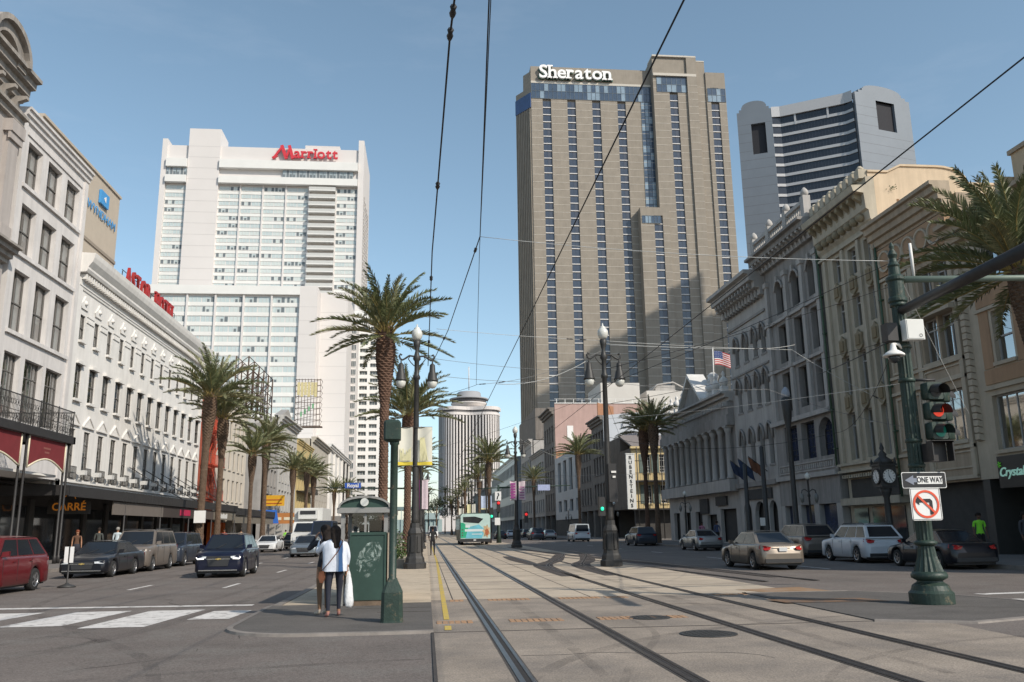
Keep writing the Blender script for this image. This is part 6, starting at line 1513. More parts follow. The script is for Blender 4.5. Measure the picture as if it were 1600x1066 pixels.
BW = M('banner_cream_white', (.60, .58, .50), .85, .04, 2); BY = M('banner_yellow', (.62, .49, .06), .85, .04, 2); BYL = M('banner_pale_yellow', (.62, .58, .34), .85, .04, 2)
BP = M('banner_purple', (.28, .06, .22), .85, .1, 3); BPK = M('banner_pink_white', (.60, .50, .54), .85, .1, 3); BB = M('banner_blue_white', (.40, .47, .60), .85, .15, 3)
banner_pair(-.45, 35.45, 4.12, 5.70, .60, (BW, BW), 'large cream banners with yellow lower border on the nearest left lamp', .10, BY, BYL)
bp = banner_pair(7.62, 71.8, 3.85, 5.42, .54, (BPK, BPK), 'pink white banners with magenta print on the second right lamp')
for s, n in ((-1, 6), (1, 5)):
    mb = MB()
    for k in range(n): x0 = 7.62+s*(.14) if s > 0 else 7.62-.60; mb.box(x0, x0+.40, 71.70, 71.71, 4.0+k*.22, 4.0+k*.22+(.16 if s < 0 else .07))
    mb.build('print', BP, bp)
banner_pair(-.42, 71.8, 3.2, 5.6, .5, (BP, BPK), 'purple and white banners on the second left lamp'); banner_pair(7.5, 107.8, 3.9, 5.6, .55, (BB, BB), 'blue and white banners behind the bus', trim=BYL)
banner_pair(7.5, 143.8, 3.9, 5.6, .6, (BYL, BW), 'pale yellow banners further behind the bus'); banner_pair(7.5, 179.8, 3.9, 5.8, .6, (BW, BW), 'farthest white banners behind the bus')
# items on the right lamp pole
sg = root('signal_box', (7.25, 34.75, 3.5), 'small green lit signal beside a dark box on the nearest right lamp pole', 'signal')
mb = MB(); mb.box(7.62-.17, 7.62+.17, 34.75, 35.0, 2.55, 4.1); mb.build('control_cabinet', gm, sg)
mb = MB(); mb.box(7.0, 7.25, 34.7, 34.95, 2.0, 2.75); mb.build('housing', gm, sg); GL = M('signal_green_light', (.02, .65, .35), .4, 0, emit=1.1); RL = M('signal_red_light', (.75, .03, .03), .4, 0, emit=.9)
mb = MB(); mb.lathe(7.12, 34.69, [(.0, 2.2), (.055, 2.22), (.07, 2.28), (.055, 2.34), (.0, 2.36)], 8); mb.build('green_light', GL, sg)
mb = MB(); mb.box(7.55, 7.75, 34.7, 34.72, 3.72, 3.8); mb.box(7.6, 7.72, 34.7, 34.72, 3.52, 3.6); mb.build('sticker', WHITET, sg)

# ================================================================== KIOSK / SHELTER
GM = M('galvanised_grey_paint', (.24, .235, .225), .55, .1, 3, dirt=((.15, .13, .11), 3, .5, .7)); GP = M('green_board', (.030, .060, .048), .5, .15, 3, .03, 20)
rt = root('stop_shelter', (-1.25, 20.5, .03), 'grey arched roof street shelter with green boarded front and round emblem', 'shelter')
x0, x1, y0, y1 = -1.78, -.80, 18.7, 22.2
for x in (x0, x1-.08):
    for y in (y0, y1-.08, (y0+y1)/2): mb = MB(); mb.box(x, x+.08, y, y+.08, .03, 1.95); mb.build('post', GM, rt)
mb = MB(); mb.box(x0-.08, x1+.10, y0-.10, y1+.1, 1.92, 2.03); mb.build('beam', GM, rt)
n = 12; cx = (x0+x1)/2; hw = (x1-x0)/2+.06
arc = [(cx+hw*cos(pi*k/n), 2.03+.25*sin(pi*k/n)) for k in range(n+1)]
mb = MB(); rows = [[(x, y0-.12, z), (x, y1+.12, z), (x*1+(x-cx)*.0, y1+.12, z-.04), (x, y0-.12, z-.04)] for x, z in arc]; mb.grid(rows, closed=True); mb.build('arched_roof', GM, rt)
mb = MB(); mb.prism([(x, y0-.06, z-.035) for x, z in arc], (0, .03, 0)); mb.build('gable_panel', GP, rt)
mb = MB()
for k in range(n): a, b = arc[k], arc[k+1]; mb.prism([(a[0], y0-.13, a[1]), (b[0], y0-.13, b[1]), (cx+(b[0]-cx)*.93, y0-.13, 2.03+(b[1]-2.03)*.80), (cx+(a[0]-cx)*.93, y0-.13, 2.03+(a[1]-2.03)*.80)], (0, .05, 0))
mb.build('arch_trim', GM, rt)
mb = MB(); mb.grid([[(cx+r_*cos(2*pi*j/20), y_, 2.14+r_*sin(2*pi*j/20)) for j in range(20)] for r_, y_ in ((.085, y0-.08), (.085, y0-.15), (.001, y0-.15))], closed=True, smooth=False); mb.build('round_emblem', M('emblem_white', (.55, .55, .52), .6, .05), rt)
mb = MB(); mb.box(x0+.2, x1-.02, y0-.05, y0-.0, .14, 1.52); bd_ = mb.build('green_board', GP, rt)
mb = MB(); mb.box(x0+.2, x1-.02, y0-.07, y0-.05, 1.46, 1.52); mb.box(x1-.06, x1-.02, y0-.07, y0-.05, .14, 1.46); mb.box(x0+.2, x0+.23, y0-.07, y0-.05, .14, 1.46); mb.build('board_trim', GP, bd_)
mb = MB(); mb.box(x0+.2, x1-.01, y0-.03, y0+.1, .03, .14); mb.build('kick_plate', M('rusty_kick_plate', (.14, .10, .07), .9, .3, 4), rt)
# chalky scrubbed smear with its own outline
cm2 = bpy.data.materials.new('chalk_smear'); cm2.use_nodes = True; nn = cm2.node_tree; bb_ = nn.nodes['Principled BSDF']; bb_.inputs['Base Color'].default_value = (.38, .46, .42, 1); bb_.inputs['Roughness'].default_value = .9
t_ = nn.nodes.new('ShaderNodeTexCoord'); n1 = nn.nodes.new('ShaderNodeTexNoise'); n1.inputs['Scale'].default_value = 4.5; n1.inputs['Detail'].default_value = 6; n1.inputs['Distortion'].default_value = 3.0
m1 = nn.nodes.new('ShaderNodeMapRange'); m1.inputs['From Min'].default_value = .46; m1.inputs['From Max'].default_value = .72; m1.inputs['To Max'].default_value = .85
nn.links.new(t_.outputs['Object'], n1.inputs['Vector']); nn.links.new(n1.outputs['Fac'], m1.inputs['Value']); nn.links.new(m1.outputs[0], bb_.inputs['Alpha'])
mb = MB(); r = random.Random(3); mb.face([(cx+.12+(.24+r.uniform(-.05, .05))*cos(2*pi*k/18)+.10*sin(2*pi*k/18), y0-.053, .98+(.36+r.uniform(-.06, .05))*sin(2*pi*k/18)) for k in range(18)]); mb.build('chalk_smear', cm2, bd_)
mb = MB(); mb.box(x1-.03, x1, y0, y1, .1, 1.5); mb.box(x0, x0+.03, y0+.8, y1, .1, 1.0); mb.build('side_panel', M('beige_metal_panel', (.33, .28, .22), .7, .1, 2), rt)
for a, b in ((x0+.24, cx), (cx+.04, x1-.12)): mb = MB(); mb.box(a, b, y0+.01, y0+.02, 1.54, 1.92); mb.build('pane', CLEAR, rt)
mb = MB(); mb.box(cx, cx+.045, y0-.03, y0+.03, 1.52, 1.92); mb.build('mullion', GM, rt)
mb = MB(); mb.box(x1-.03, x1-.02, y0+.1, y1-.1, 1.52, 1.9); mb.build('side_pane', CLEAR, rt)
mb = MB(); mb.box(cx-.02, cx+.3, 20.6, 20.95, 1.0, 1.78); mb.box(cx-.3, cx-.1, 21.3, 21.5, 1.0, 1.7); mb.build('inner_equipment', FRAMED, rt)

# green pole with box
rt = root('green_signal_post', (-.56, 15.3, .03), 'dark green post with square pedestal and a green box on top, beside the shelter', 'post')
mb = MB()
def sq(x, y, r_, z, c=.3):
    q = r_*(1-c); return [(x-r_, y-q, z), (x-q, y-r_, z), (x+q, y-r_, z), (x+r_, y-q, z), (x+r_, y+q, z), (x+q, y+r_, z), (x-q, y+r_, z), (x-r_, y+q, z)]
mb.grid([sq(-.56, 15.3, r_, z) for r_, z in ((.19, .03), (.185, .06), (.175, .52), (.15, .58), (.085, .72), (.075, .74))], closed=True, smooth=False, cap=True); mb.build('pedestal', GREENP, rt)
mb = MB(); mb.lathe(-.56, 15.3, [(.085, .66), (.083, .74), (.066, .76), (.066, 3.02), (.085, 3.04), (.085, 3.1)], 14); mb.build('post', GREENP, rt)
mb = MB(); mb.grid([sq(-.6, 15.3, r_, z, .25) for r_, z in ((.10, 3.08), (.15, 3.12), (.15, 3.42), (.12, 3.46))], closed=True, smooth=False, cap=True); mb.build('control_box', GREENP, rt)
mb = MB(); mb.box(-.47, -.455, 15.2, 15.38, 3.14, 3.4); mb.build('door_plate', GREENP, rt)

# ================================================================== SIGNAL POLE, RIGHT
PX, PY = 9.78, 16.35
rt = root('signal_pole', (PX, PY, .02), 'tall dark green fluted traffic signal pole with flared base on the corner island', 'traffic signal pole')
mb = MB(); mb.lathe(PX, PY, [(.41, .02), (.41, .22), (.36, .27), (.33, .36), (.24, .42), (.23, .46)], 32, smooth=False); mb.lathe(PX, PY, [(.24, .45), (.33, .50), (.335, .56), (.29, .62)], 24); mb.build('base_drum', GREENP, rt)
mb = MB(); mb.lathe(PX, PY, [(.28, .60), (.24, .72), (.18, .9), (.15, 1.12)], 32, flute=.1, smooth=False); mb.lathe(PX, PY, [(.15, 1.10), (.22, 1.14), (.22, 1.18), (.14, 1.22)], 20); mb.build('fluted_vase', GREENP, rt)
mb = MB(); mb.lathe(PX, PY, [(.155, 1.2), (.145, 3), (.135, 6.0), (.13, 6.1)], 28, flute=.12, smooth=False); mb.build('shaft', GREENP, rt)
for z in (2.62, 3.12, 4.35, 5.05, 5.95): mb = MB(); mb.lathe(PX, PY, [(.15, z), (.165, z+.01), (.165, z+.07), (.15, z+.08)], 16); mb.build('clamp_band', GREENP, rt)
mb = MB(); mb.lathe(PX, PY, [(.14, 6.0), (.19, 6.06), (.19, 6.12), (.16, 6.16), (.16, 6.48), (.19, 6.52), (.19, 6.58), (.12, 6.64), (.11, 6.8), (.13, 6.84), (.08, 6.92), (.07, 7.0), (.10, 7.08), (.045, 7.2), (.055, 7.27), (.015, 7.36)], 20, smooth=False); mb.build('capital', GREENP, rt)
mb = MB(); mb.tube([(PX+.15, PY, 6.55), (PX+6.5, PY+.1, 6.75)], [.075, .055], 8); mb.build('mast_arm', M('pale_green_arm', (.16, .20, .16), .5, .1, 3), rt)
mb = MB(); mb.lathe(PX+.42, PY, [(.03, 6.6), (.035, 7.0), (.03, 7.35)], 8); mb.build('antenna', WHITET, rt)
mb = MB(); mb.tube([(PX, PY-.1, 5.85), (9.6, 12.0, 5.83)], [.09, .12], 10); mb.build('signal_arm', gm, rt)
mb = MB(); mb.box(9.68, 10.06, 15.98, 16.18, 5.18, 5.60); mb.box(9.7, 10.04, 15.97, 15.98, 5.2, 5.58); b_ = mb.build('white_cabinet', M('cabinet_white', (.66, .66, .63), .5, .04), rt)
mb = MB(); mb.grid([[(9.97+r_*cos(2*pi*j/12), 15.965, 5.26+r_*sin(2*pi*j/12)) for j in range(12)] for r_ in (.035, .025)], closed=True); mb.build('lock_ring', FRAMED, b_)
mb = MB(); mb.box(9.34, 9.56, 16.1, 16.35, 5.18, 5.55); mb.tube([(9.5, 16.3, 5.35), (9.75, 16.35, 5.35)], .04, 5); mb.build('dark_cabinet', gm, rt)
cmr = MB(); cmr.lathe(9.42, 16.1, [(.02, 5.12), (.05, 5.08), (.07, 4.98), (.15, 4.93), (.21, 4.88), (.21, 4.85)], 16); c_ = cmr.build('camera_hood', WHITET, rt)
mb = MB(); mb.lathe(9.42, 16.1, [(.12, 4.86), (.11, 4.78), (.06, 4.72), (.0, 4.70)], 14); mb.build('camera_dome', DGLASS, c_); mb = MB(); mb.tube([(9.42, 16.1, 5.1), (9.6, 16.2, 5.12), (9.75, 16.3, 5.02)], .03, 6); mb.build('camera_bracket', WHITET, c_)
# signal heads (things that hang on the pole)
def signal_head(loc, rz, label, lit, big=1.0, ped=False):
    h = root('traffic_signal', loc, label, 'traffic signal', None, rz); mt = GREENP
    for i in range(3):
        z = -.40*i*big; s = .17*big
        mb = MB(); mb.grid([[(x*s, y_, z+w*s) for x, w in ((-1, -.85), (-.85, -1), (.85, -1), (1, -.85), (1, .85), (.85, 1), (-.85, 1), (-1, .85))] for y_ in (0, .18*big, .22*big)], closed=True, smooth=True, cap=True); sec = mb.build('section', mt, h, local=True)
        mb = MB(); R0 = .135*big
        mb.grid([[(R0*cos(a), y_, z+R0*sin(a)-(0 if y_ > -.02 else .03)) for a in [radians(q) for q in range(-20, 201, 20)]] for y_ in (0, -.26*big)]); mb.build('visor', gm, sec, local=True)
        mb = MB(); col = lit.get(i); mb.grid([[(q*R0*cos(2*pi*j/20), -.012-.02*(1-q), z+q*R0*sin(2*pi*j/20)) for j in range(20)] for q in (.95, .6, .01)], closed=True)
        mb.build('lens', col or gm, sec, local=True)
    return h
RLM = M('red_arrow_lens', (.75, .06, .03), .4, .05, emit=.55); GLM = M('green_lens_glow', (.02, .20, .15), .3, .1, emit=.12)  # dark green lens gets a faint glow of its own
sh1 = signal_head((10.14, 15.98, 4.13), 0.10, 'three lens traffic signal facing the camera showing red and dark green', {1: RLM, 2: GLM}, 1.0)
mb = MB(); mb.tube([(.06, -.045, -.34), (.06, -.045, -.44)], .018, 4); mb.tube([(-.02, -.045, -.32), (.0, -.045, -.28), (.05, -.045, -.28), (.06, -.045, -.34)], .016, 4); mb.build('arrow_mark', gm, sh1, local=True)
signal_head((10.45, 16.25, 4.08), radians(115), 'three lens traffic signal seen from behind beside the front facing one', {}, .95)
mb = MB(); mb.tube([(PX+.1, PY, 4.4), (10.3, 16.2, 4.38)], .03, 5); mb.tube([(PX+.1, PY, 3.0), (10.3, 16.2, 3.02)], .03, 5); mb.build('signal_bracket', gm, rt)
ph = root('pedestrian_signal', (10.0, 16.05, 2.9), 'black pedestrian signal housing mounted under the traffic signals', 'pedestrian signal')
mb = MB(); mb.box(9.84, 10.20, 15.96, 16.2, 2.72, 3.08); mb.build('housing', gm, ph); mb = MB(); mb.box(9.80, 10.24, 15.74, 15.76, 3.08, 3.10); mb.box(9.80, 10.24, 15.74, 15.97, 3.08, 3.11); mb.box(9.80, 9.82, 15.76, 15.97, 2.72, 3.08); mb.box(10.22, 10.24, 15.76, 15.97, 2.72, 3.08); mb.build('visor', gm, ph)
# ONE WAY
SW = M('sign_white_sheet', (.72, .71, .69), .45, .03, 3); SK = M('sign_black', (.018, .018, .02), .45, .05); SRR = M('sign_red_print', (.66, .09, .04), .45, .08, 3)
ow = root('one_way_sign', (9.69, 16.0, 2.36), 'black ONE WAY sign with white arrow field pointing left on the signal pole', 'sign')
def plate(rt_, cx_, cz, w, h, y, mt, nm, r_=.03, tk=.006):
    pts = []
    for sx, sz, a0 in ((1, 1, 0), (-1, 1, 90), (-1, -1, 180), (1, -1, 270)):
        for k in range(4): a = radians(a0+30*k); pts.append((cx_+sx*(w/2-r_)+r_*cos(a), y, cz+sz*(h/2-r_)+r_*sin(a)))
    mb = MB(); mb.prism(pts, (0, tk, 0)); return mb.build(nm, mt, rt_)
pb = plate(ow, 9.69, 2.36, .91, .31, 16.0, SW, 'plate'); plate(ow, 9.69, 2.36, .885, .285, 15.996, SK, 'black_field', .025, .003)
mb = MB(); mb.box(9.545, 10.06, 15.990, 15.993, 2.285, 2.435); mb.build('white_panel', SW, ow)
mb = MB(); mb.face([(9.29, 15.990, 2.36), (9.47, 15.990, 2.455), (9.47, 15.990, 2.40), (9.56, 15.990, 2.40), (9.56, 15.990, 2.32), (9.47, 15.990, 2.32), (9.47, 15.990, 2.265)]); mb.build('arrow', M('arrow_blue_grey', (.20, .22, .27), .5, .1), ow)
text('lettering', 'ONE WAY', .145, SK, (9.80, 15.986, 2.36), (0, -1, 0), ow, extrude=.001, bold=.003, xs=.78)
nl = root('no_left_turn_sign', (9.67, 15.98, 1.9), 'white square no left turn sign, red circle and slash over a black arrow', 'sign')
plate(nl, 9.67, 1.90, .62, .62, 15.99, SW, 'plate', .04); 
def outline(x0, x1, z0, z1, y, t): 
    mb = MB(); mb.box(x0, x1, y, y+.002, z0, z0+t); mb.box(x0, x1, y, y+.002, z1-t, z1); mb.box(x0, x0+t, y, y+.002, z0+t, z1-t); mb.box(x1-t, x1, y, y+.002, z0+t, z1-t); return mb
outline(9.375, 9.965, 1.605, 2.195, 15.986, .008).build('border_line', SK, nl)
mb = MB(); mb.face([(9.42+.0, 15.983, 1.965), (9.53, 15.983, 2.05), (9.53, 15.983, 2.0), (9.76, 15.983, 2.0), (9.80, 15.983, 1.96), (9.80, 15.983, 1.70), (9.735, 15.983, 1.70), (9.735, 15.983, 1.93), (9.53, 15.983, 1.93), (9.53, 15.983, 1.88)]); mb.build('black_arrow', SK, nl)
mb = MB(); mb.grid([[(9.67+r_*cos(2*pi*j/36), y_, 1.90+r_*sin(2*pi*j/36)) for j in range(36)] for r_, y_ in ((.268, 15.982), (.268, 15.979), (.225, 15.979), (.225, 15.982))], closed=True, smooth=False)
mb.prism([(9.67-.175, 15.978, 1.90+.145), (9.67-.145, 15.978, 1.90+.175), (9.67+.175, 15.978, 1.90-.145), (9.67+.145, 15.978, 1.90-.175)], (0, .003, 0)); mb.build('red_circle_slash', SRR, nl)
mb = MB(); mb.box(PX-.16, PX+.16, 16.0, 16.3, 2.30, 2.42); mb.box(PX-.16, PX+.16, 16.0, 16.3, 1.85, 1.95); mb.build('sign_bracket', gm, rt)

# ================================================================== OTHER FURNITURE, RIGHT
def small_lamp(x, y, label, h=3.9):
    rt = root('twin_lantern', (x, y, .13), label, 'street lamp', 'small lanterns on the right pavement')
    mb = MB(); mb.lathe(x, y, [(.16, .13), (.14, .6), (.08, .7), (.06, 1.2), (.05, h-1.0), (.09, h-.95), (.05, h-.8), (.05, h-.15), (.09, h-.1)], 10); mb.build('post', IRON, rt)
    mb = MB(); mb.lathe(x, y, [(.08, h-.1), (.14, h), (.14, h+.12), (.02, h+.25)], 10); mb.build('globe', MATS['white_glass_globe'], rt)
    for s in (-1, 1):
        mb = MB(); mb.tube([(x, y, h-.75), (x+s*.2, y, h-.6), (x+s*.35, y, h-.65), (x+s*.38, y, h-.8)], .025, 5); a = mb.build('arm', IRON, rt)
        mb = MB(); mb.lathe(x+s*.38, y, [(.03, h-.8), (.09, h-.88), (.12, h-1.05), (.07, h-1.25), (.01, h-1.3)], 8); mb.build('lantern', M('lantern_glass_dim', (.16, .16, .15), .3, .1), a)
small_lamp(19.5, 42.6, 'twin lantern with white top globe before the grey arched building'); small_lamp(19.5, 64, 'twin lantern standing beside the columned building'); small_lamp(19.5, 89, 'twin lantern at the side street corner'); small_lamp(19.5, 96+22, 'twin lantern before the far dark fronts')
rt = root('tall_black_lamp', (19.5, 44.4, .13), 'tall black post with long tapering lantern head on the right pavement', 'street lamp')
mb = MB(); mb.lathe(19.5, 44.4, [(.26, .13), (.24, 1.2), (.15, 1.4), (.13, 6.6), (.22, 7.2), (.30, 8.1), (.24, 8.3)], 10); mb.build('post', IRON, rt); mb = MB(); mb.lathe(19.5, 44.4, [(.2, 8.3), (.24, 8.45), (.2, 8.7), (.05, 8.9)], 10); mb.build('globe', M('dim_globe', (.3, .32, .36), .3, .1), rt)
for i, (x, y, h) in enumerate(((19.5, 48.4, 6.0), (19.6, 51.5, 5.2))):
    rt = root('plain_post', (x, y, .13), ('dark post with small white notice beside the hanging flags', 'dark plain post, farther of two beside the hanging flags')[i], 'post')
    mb = MB(); mb.lathe(x, y, [(.2, .13), (.16, .5), (.13, h), (.0, h+.1)], 8); mb.build('post', IRON, rt)
    if i == 0: mb = MB(); mb.box(x-.45, x-.15, y-.15, y-.13, 1.5, 1.95); mb.build('notice', WHITET, rt)
# street clock
rt = root('street_clock', (19.55, 35.2, .13), 'black four sided street clock with white dials and ornate crown', 'clock')
mb = MB(); mb.lathe(19.55, 35.2, [(.3, .13), (.28, .7), (.16, .9), (.12, 2.6), (.2, 2.8), (.26, 3.0)], 12); mb.build('post', IRON, rt)
mb = MB(); mb.box(19.20, 19.90, 34.85, 35.55, 3.05, 3.95); mb.prism([(19.15, 34.8, 3.95), (19.95, 34.8, 3.95), (19.95, 35.6, 3.95), (19.15, 35.6, 3.95)], (0, 0, .08)); mb.lathe(19.55, 35.2, [(.45, 4.03), (.35, 4.2), (.15, 4.35), (.18, 4.45), (.06, 4.6), (.1, 4.7), (.02, 4.95)], 10)
for sx, sy in ((-1, -1), (1, -1), (-1, 1), (1, 1)): mb.lathe(19.55+sx*.34, 35.2+sy*.34, [(.05, 4.0), (.07, 4.1), (.01, 4.3)], 6)
mb.build('case', IRON, rt)
for N_, pos in (((0, -1, 0), (19.55, 34.84, 3.5)), ((-1, 0, 0), (19.19, 35.2, 3.5))):
    N3 = Vector(N_); X3 = Vector((0, 0, 1)).cross(N3); P3 = Vector(pos)
    def q3(a, b, c): return P3+X3*a+Vector((0, 0, 1))*b+N3*c
    mb = MB(); mb.face([q3(.30*cos(2*pi*j/28), .30*sin(2*pi*j/28), .01) for j in range(28)]); dl = mb.build('dial', SW, rt)
    mb = MB(); mb.grid([[q3(r_*cos(2*pi*j/28), r_*sin(2*pi*j/28), c) for j in range(28)] for r_, c in ((.34, 0), (.34, .05), (.29, .05), (.29, 0))], closed=True, smooth=False); mb.build('bezel', IRON, dl)
    mb = MB()
    for k in range(12):
        a = k*pi/6; c, s = cos(a), sin(a); mb.face([q3(.20*c-.012*s, .20*s+.012*c, .016), q3(.20*c+.012*s, .20*s-.012*c, .016), q3(.27*c+.014*s, .27*s-.014*c, .016), q3(.27*c-.014*s, .27*s+.014*c, .016)])
    for a, l, w in ((radians(95), .2, .014), (radians(-62), .2, .02)): c, s = cos(a), sin(a); mb.face([q3(-w*s, w*c, .022), q3(w*s, -w*c, .022), q3(l*c+.004*s, l*s-.004*c, .022), q3(l*c-.004*s, l*s+.004*c, .022)])
    mb.build('numerals_and_hands', SK, dl)
# mast arms with street name signs at the cross street
SBL = M('street_sign_blue', (.03, .09, .38), .5, .05)
rt = root('mast_arm_signal', (-1.1, 99, 0), 'far signal mast arm with blue street name sign, left of the tracks', 'traffic signal')
mb = MB(); mb.lathe(-1.1, 99, [(.25, 0), (.16, .8), (.11, 6.4)], 10); mb.build('pole', GREENP, rt); mb = MB(); mb.tube([(-1.1, 99, 6.15), (-12.5, 99, 6.35)], [.12, .06], 6); mb.build('mast_arm', GREENP, rt)
mb = MB(); mb.box(-9.1, -7.3, 98.85, 98.9, 6.25, 6.85); mb.build('name_sign', SBL, rt); text('sign_lettering', 'Royal', .58, WHITET, (-8.2, 98.83, 6.54), (0, -1, 0), rt, extrude=.01, bold=.015)
rt = root('mast_arm_signal', (8.2, 98, 0), 'far signal mast arm with pale street name sign over the right roadway', 'traffic signal')
mb = MB(); mb.lathe(8.2, 98, [(.3, 0), (.2, .8), (.12, 6.4)], 10); mb.build('pole', GREENP, rt); mb = MB(); mb.tube([(8.2, 98, 6.1), (16.5, 98, 6.3)], [.12, .06], 6); mb.tube([(8.2, 98, 6.1), (5.8, 98, 6.0)], .06, 6); mb.build('mast_arm', GREENP, rt)
mb = MB(); mb.box(12.7, 14.1, 97.85, 97.9, 5.75, 6.4); mb.build('name_sign', M('faded_blue_name_sign', (.36, .40, .58), .5, .2, 6), rt)
for (x, z, m_, nm, lb) in ((7.35, 3.3, GL, 'green', 'far traffic signal showing green beside the bus'), (8.15, 4.0, RL, 'red', 'far traffic signal showing red right of the bus')):
    h = root('traffic_signal', (x, 97.5, z), lb, 'traffic signal'); mb = MB(); mb.box(x-.2, x+.2, 97.5, 97.8, z-.6, z+.6); mb.build('housing', gm, h)
    zz = z-.38 if nm == 'green' else z+.38
    mb = MB(); mb.lathe(x, 97.48, [(.0, zz-.17), (.13, zz-.11), (.17, zz), (.13, zz+.11), (0, zz+.17)], 10); mb.build('lit_lens', m_, h)
h = root('traffic_signal', (8.3, 71.3, 3.2), 'small red signal on the second right lamp pole', 'traffic signal'); mb = MB(); mb.box(8.1, 8.4, 71.3, 71.5, 2.0, 2.9); mb.build('housing', gm, h); mb = MB(); mb.lathe(8.25, 71.28, [(0, 2.55), (.09, 2.6), (.12, 2.68), (.09, 2.76), (0, 2.8)], 8); mb.build('lit_lens', RL, h)
tsn = root('turn_sign', (8.1, 97.3, 5.0), 'white sign with curved black arrow above the far red signal', 'sign'); mb = MB(); mb.box(7.75, 8.45, 97.3, 97.35, 4.65, 5.65); mb.build('plate', SW, tsn); mb = MB(); mb.tube([(8.0, 97.27, 4.8), (8.05, 97.27, 5.1), (8.2, 97.27, 5.25), (8.1, 97.27, 5.5)], .06, 4); mb.build('arrow', SK, tsn)
tsn = root('notice_board', (8.0, 97.3, 2.3), 'small blank white notice low on the far signal pole', 'sign'); mb = MB(); mb.box(7.7, 8.3, 97.25, 97.3, 1.95, 2.75); mb.build('plate', SW, tsn)
# portable sign in the left road
rt = root('portable_sign', (-10.87, 28.2, -.01), 'white portable paper sign on a black stand at the edge of the left roadway', 'sign')
mb = MB(); mb.lathe(-10.87, 28.2, [(.26, -.01), (.26, .03), (.06, .10), (.025, .14), (.022, 1.15)], 12); mb.build('stand', IRON, rt)
for s in (-1, 1): mb = MB(); mb.box(-10.87+s*.08-.055, -10.87+s*.08+.055, 28.15, 28.17, .72, 1.20); mb.build('paper_panel', SW, rt)
ws = root('small_box_sign', (-18.6, 66, 2.5), 'white box strapped to the trunk of the tallest left palm', 'box'); mb = MB(); mb.box(-17.3, -16.5, 67.35, 67.6, 2.3, 3.2); mb.build('box', SW, ws)
bl_ = root('pavement_sandwich_board', (22.5, 33.4, .13), 'orange pavement board in the shade beyond the bright green shirt', 'sign'); mb = MB(); mb.prism([(22.9, 31.4, .13), (23.7, 31.4, .13), (23.65, 31.6, .95), (22.95, 31.6, .95)], (0, .05, 0)); mb.build('board', M('orange_board', (.45, .12, .03), .7, .3, 6), bl_)
# ================================================================== VEHICLES
TYRE = M('tyre_rubber', (.02, .02, .02), .85, .1, 8); RIMM = M('alloy_rim', (.42, .42, .43), .3, .05, 4, metal=.8); CGL = M('car_glass', (.016, .02, .026), .07, 0, spec=.35)
CHR = M('chrome_trim', (.55, .55, .56), .15, 0, metal=1.0); HLM = M('headlight_glass', (.62, .64, .66), .08, 0, spec=.8); TLM = M('tail_light_red', (.36, .02, .02), .2, .05); BLKP = M('black_plastic', (.03, .03, .032), .55, .1, 5)
PLM = M('number_plate_white', (.55, .55, .55), .4, 0); GOLD = M('gold_emblem', (.55, .40, .14), .3, 0, metal=.5); DRL = M('running_light', (.95, .93, .88), .3, 0, emit=1.2)
def paintm(name, col, metal=.2): return M(name, col, .3, .05, 3, coat=.35, metal=metal, spec=.3)
PROF = { # lower body top line (y from front 0..L fraction, z fraction of H); greenhouse: cowl, roof front, roof rear, tail
 'suv':   dict(top=[(0, .42), (.01, .52), (.05, .57), (.22, .62), (.27, .64), (.96, .64), (.985, .55), (1, .42)], gh=(.25, .39, .88, .985), tum=.13),
 'bigsuv': dict(top=[(0, .42), (.01, .54), (.03, .58), (.22, .61), (.26, .63), (.97, .63), (.99, .55), (1, .40)], gh=(.25, .36, .93, .985), tum=.09),
 'sedan': dict(top=[(0, .38), (.01, .47), (.06, .54), (.24, .62), (.29, .645), (.83, .665), (.86, .67), (.97, .65), (.985, .56), (1, .42)], gh=(.26, .42, .70, .86), tum=.15),
 'van':   dict(top=[(0, .36), (.01, .42), (.05, .46), (.14, .50), (.18, .52), (.985, .52), (.99, .45), (1, .30)], gh=(.13, .25, .985, .995), tum=.07),
}
WHEELC = {}
def wheel_meshes(R, w):
    k = (R, w)
    if k in WHEELC: return WHEELC[k]
    mb = MB(); n = 24; rows = []
    for x, r_ in ((-w/2, R*.64), (-w/2, R*.93), (-w*.38, R), (w*.38, R), (w/2, R*.93), (w/2, R*.64)): rows.append([(x, r_*cos(2*pi*j/n), r_*sin(2*pi*j/n)) for j in range(n)])
    mb.grid(rows, closed=True); ty = mb.data('tyre', TYRE)
    mb = MB(); rows = [[(x, r_*cos(2*pi*j/n), r_*sin(2*pi*j/n)) for j in range(n)] for x, r_ in ((w*.5, R*.65), (w*.46, R*.58), (w*.2, R*.56), (w*.18, R*.05))]; mb.grid(rows, closed=True, mi=1)
    for s in range(5):
        a = s*2*pi/5; c, d = cos(a), sin(a); q = lambda u, v, x: (x, u*c-v*d, u*d+v*c)
        mb.face([q(R*.05, -R*.09, w*.44), q(R*.6, -R*.06, w*.47), q(R*.6, R*.06, w*.47), q(R*.05, R*.09, w*.44)]); mb.face([q(R*.05, R*.09, w*.44), q(R*.6, R*.06, w*.47), q(R*.6, R*.06, w*.25), q(R*.05, R*.09, w*.25)])
    rows = [[(x, r_*cos(2*pi*j/n), r_*sin(2*pi*j/n)) for j in range(n)] for x, r_ in ((w*.5, R*.65), (w*.5, R*.58), (w*.4, R*.57))]; mb.grid(rows, closed=True)
    rm = mb.data('rim', [RIMM, BLKP]); WHEELC[k] = (ty, rm); return WHEELC[k]
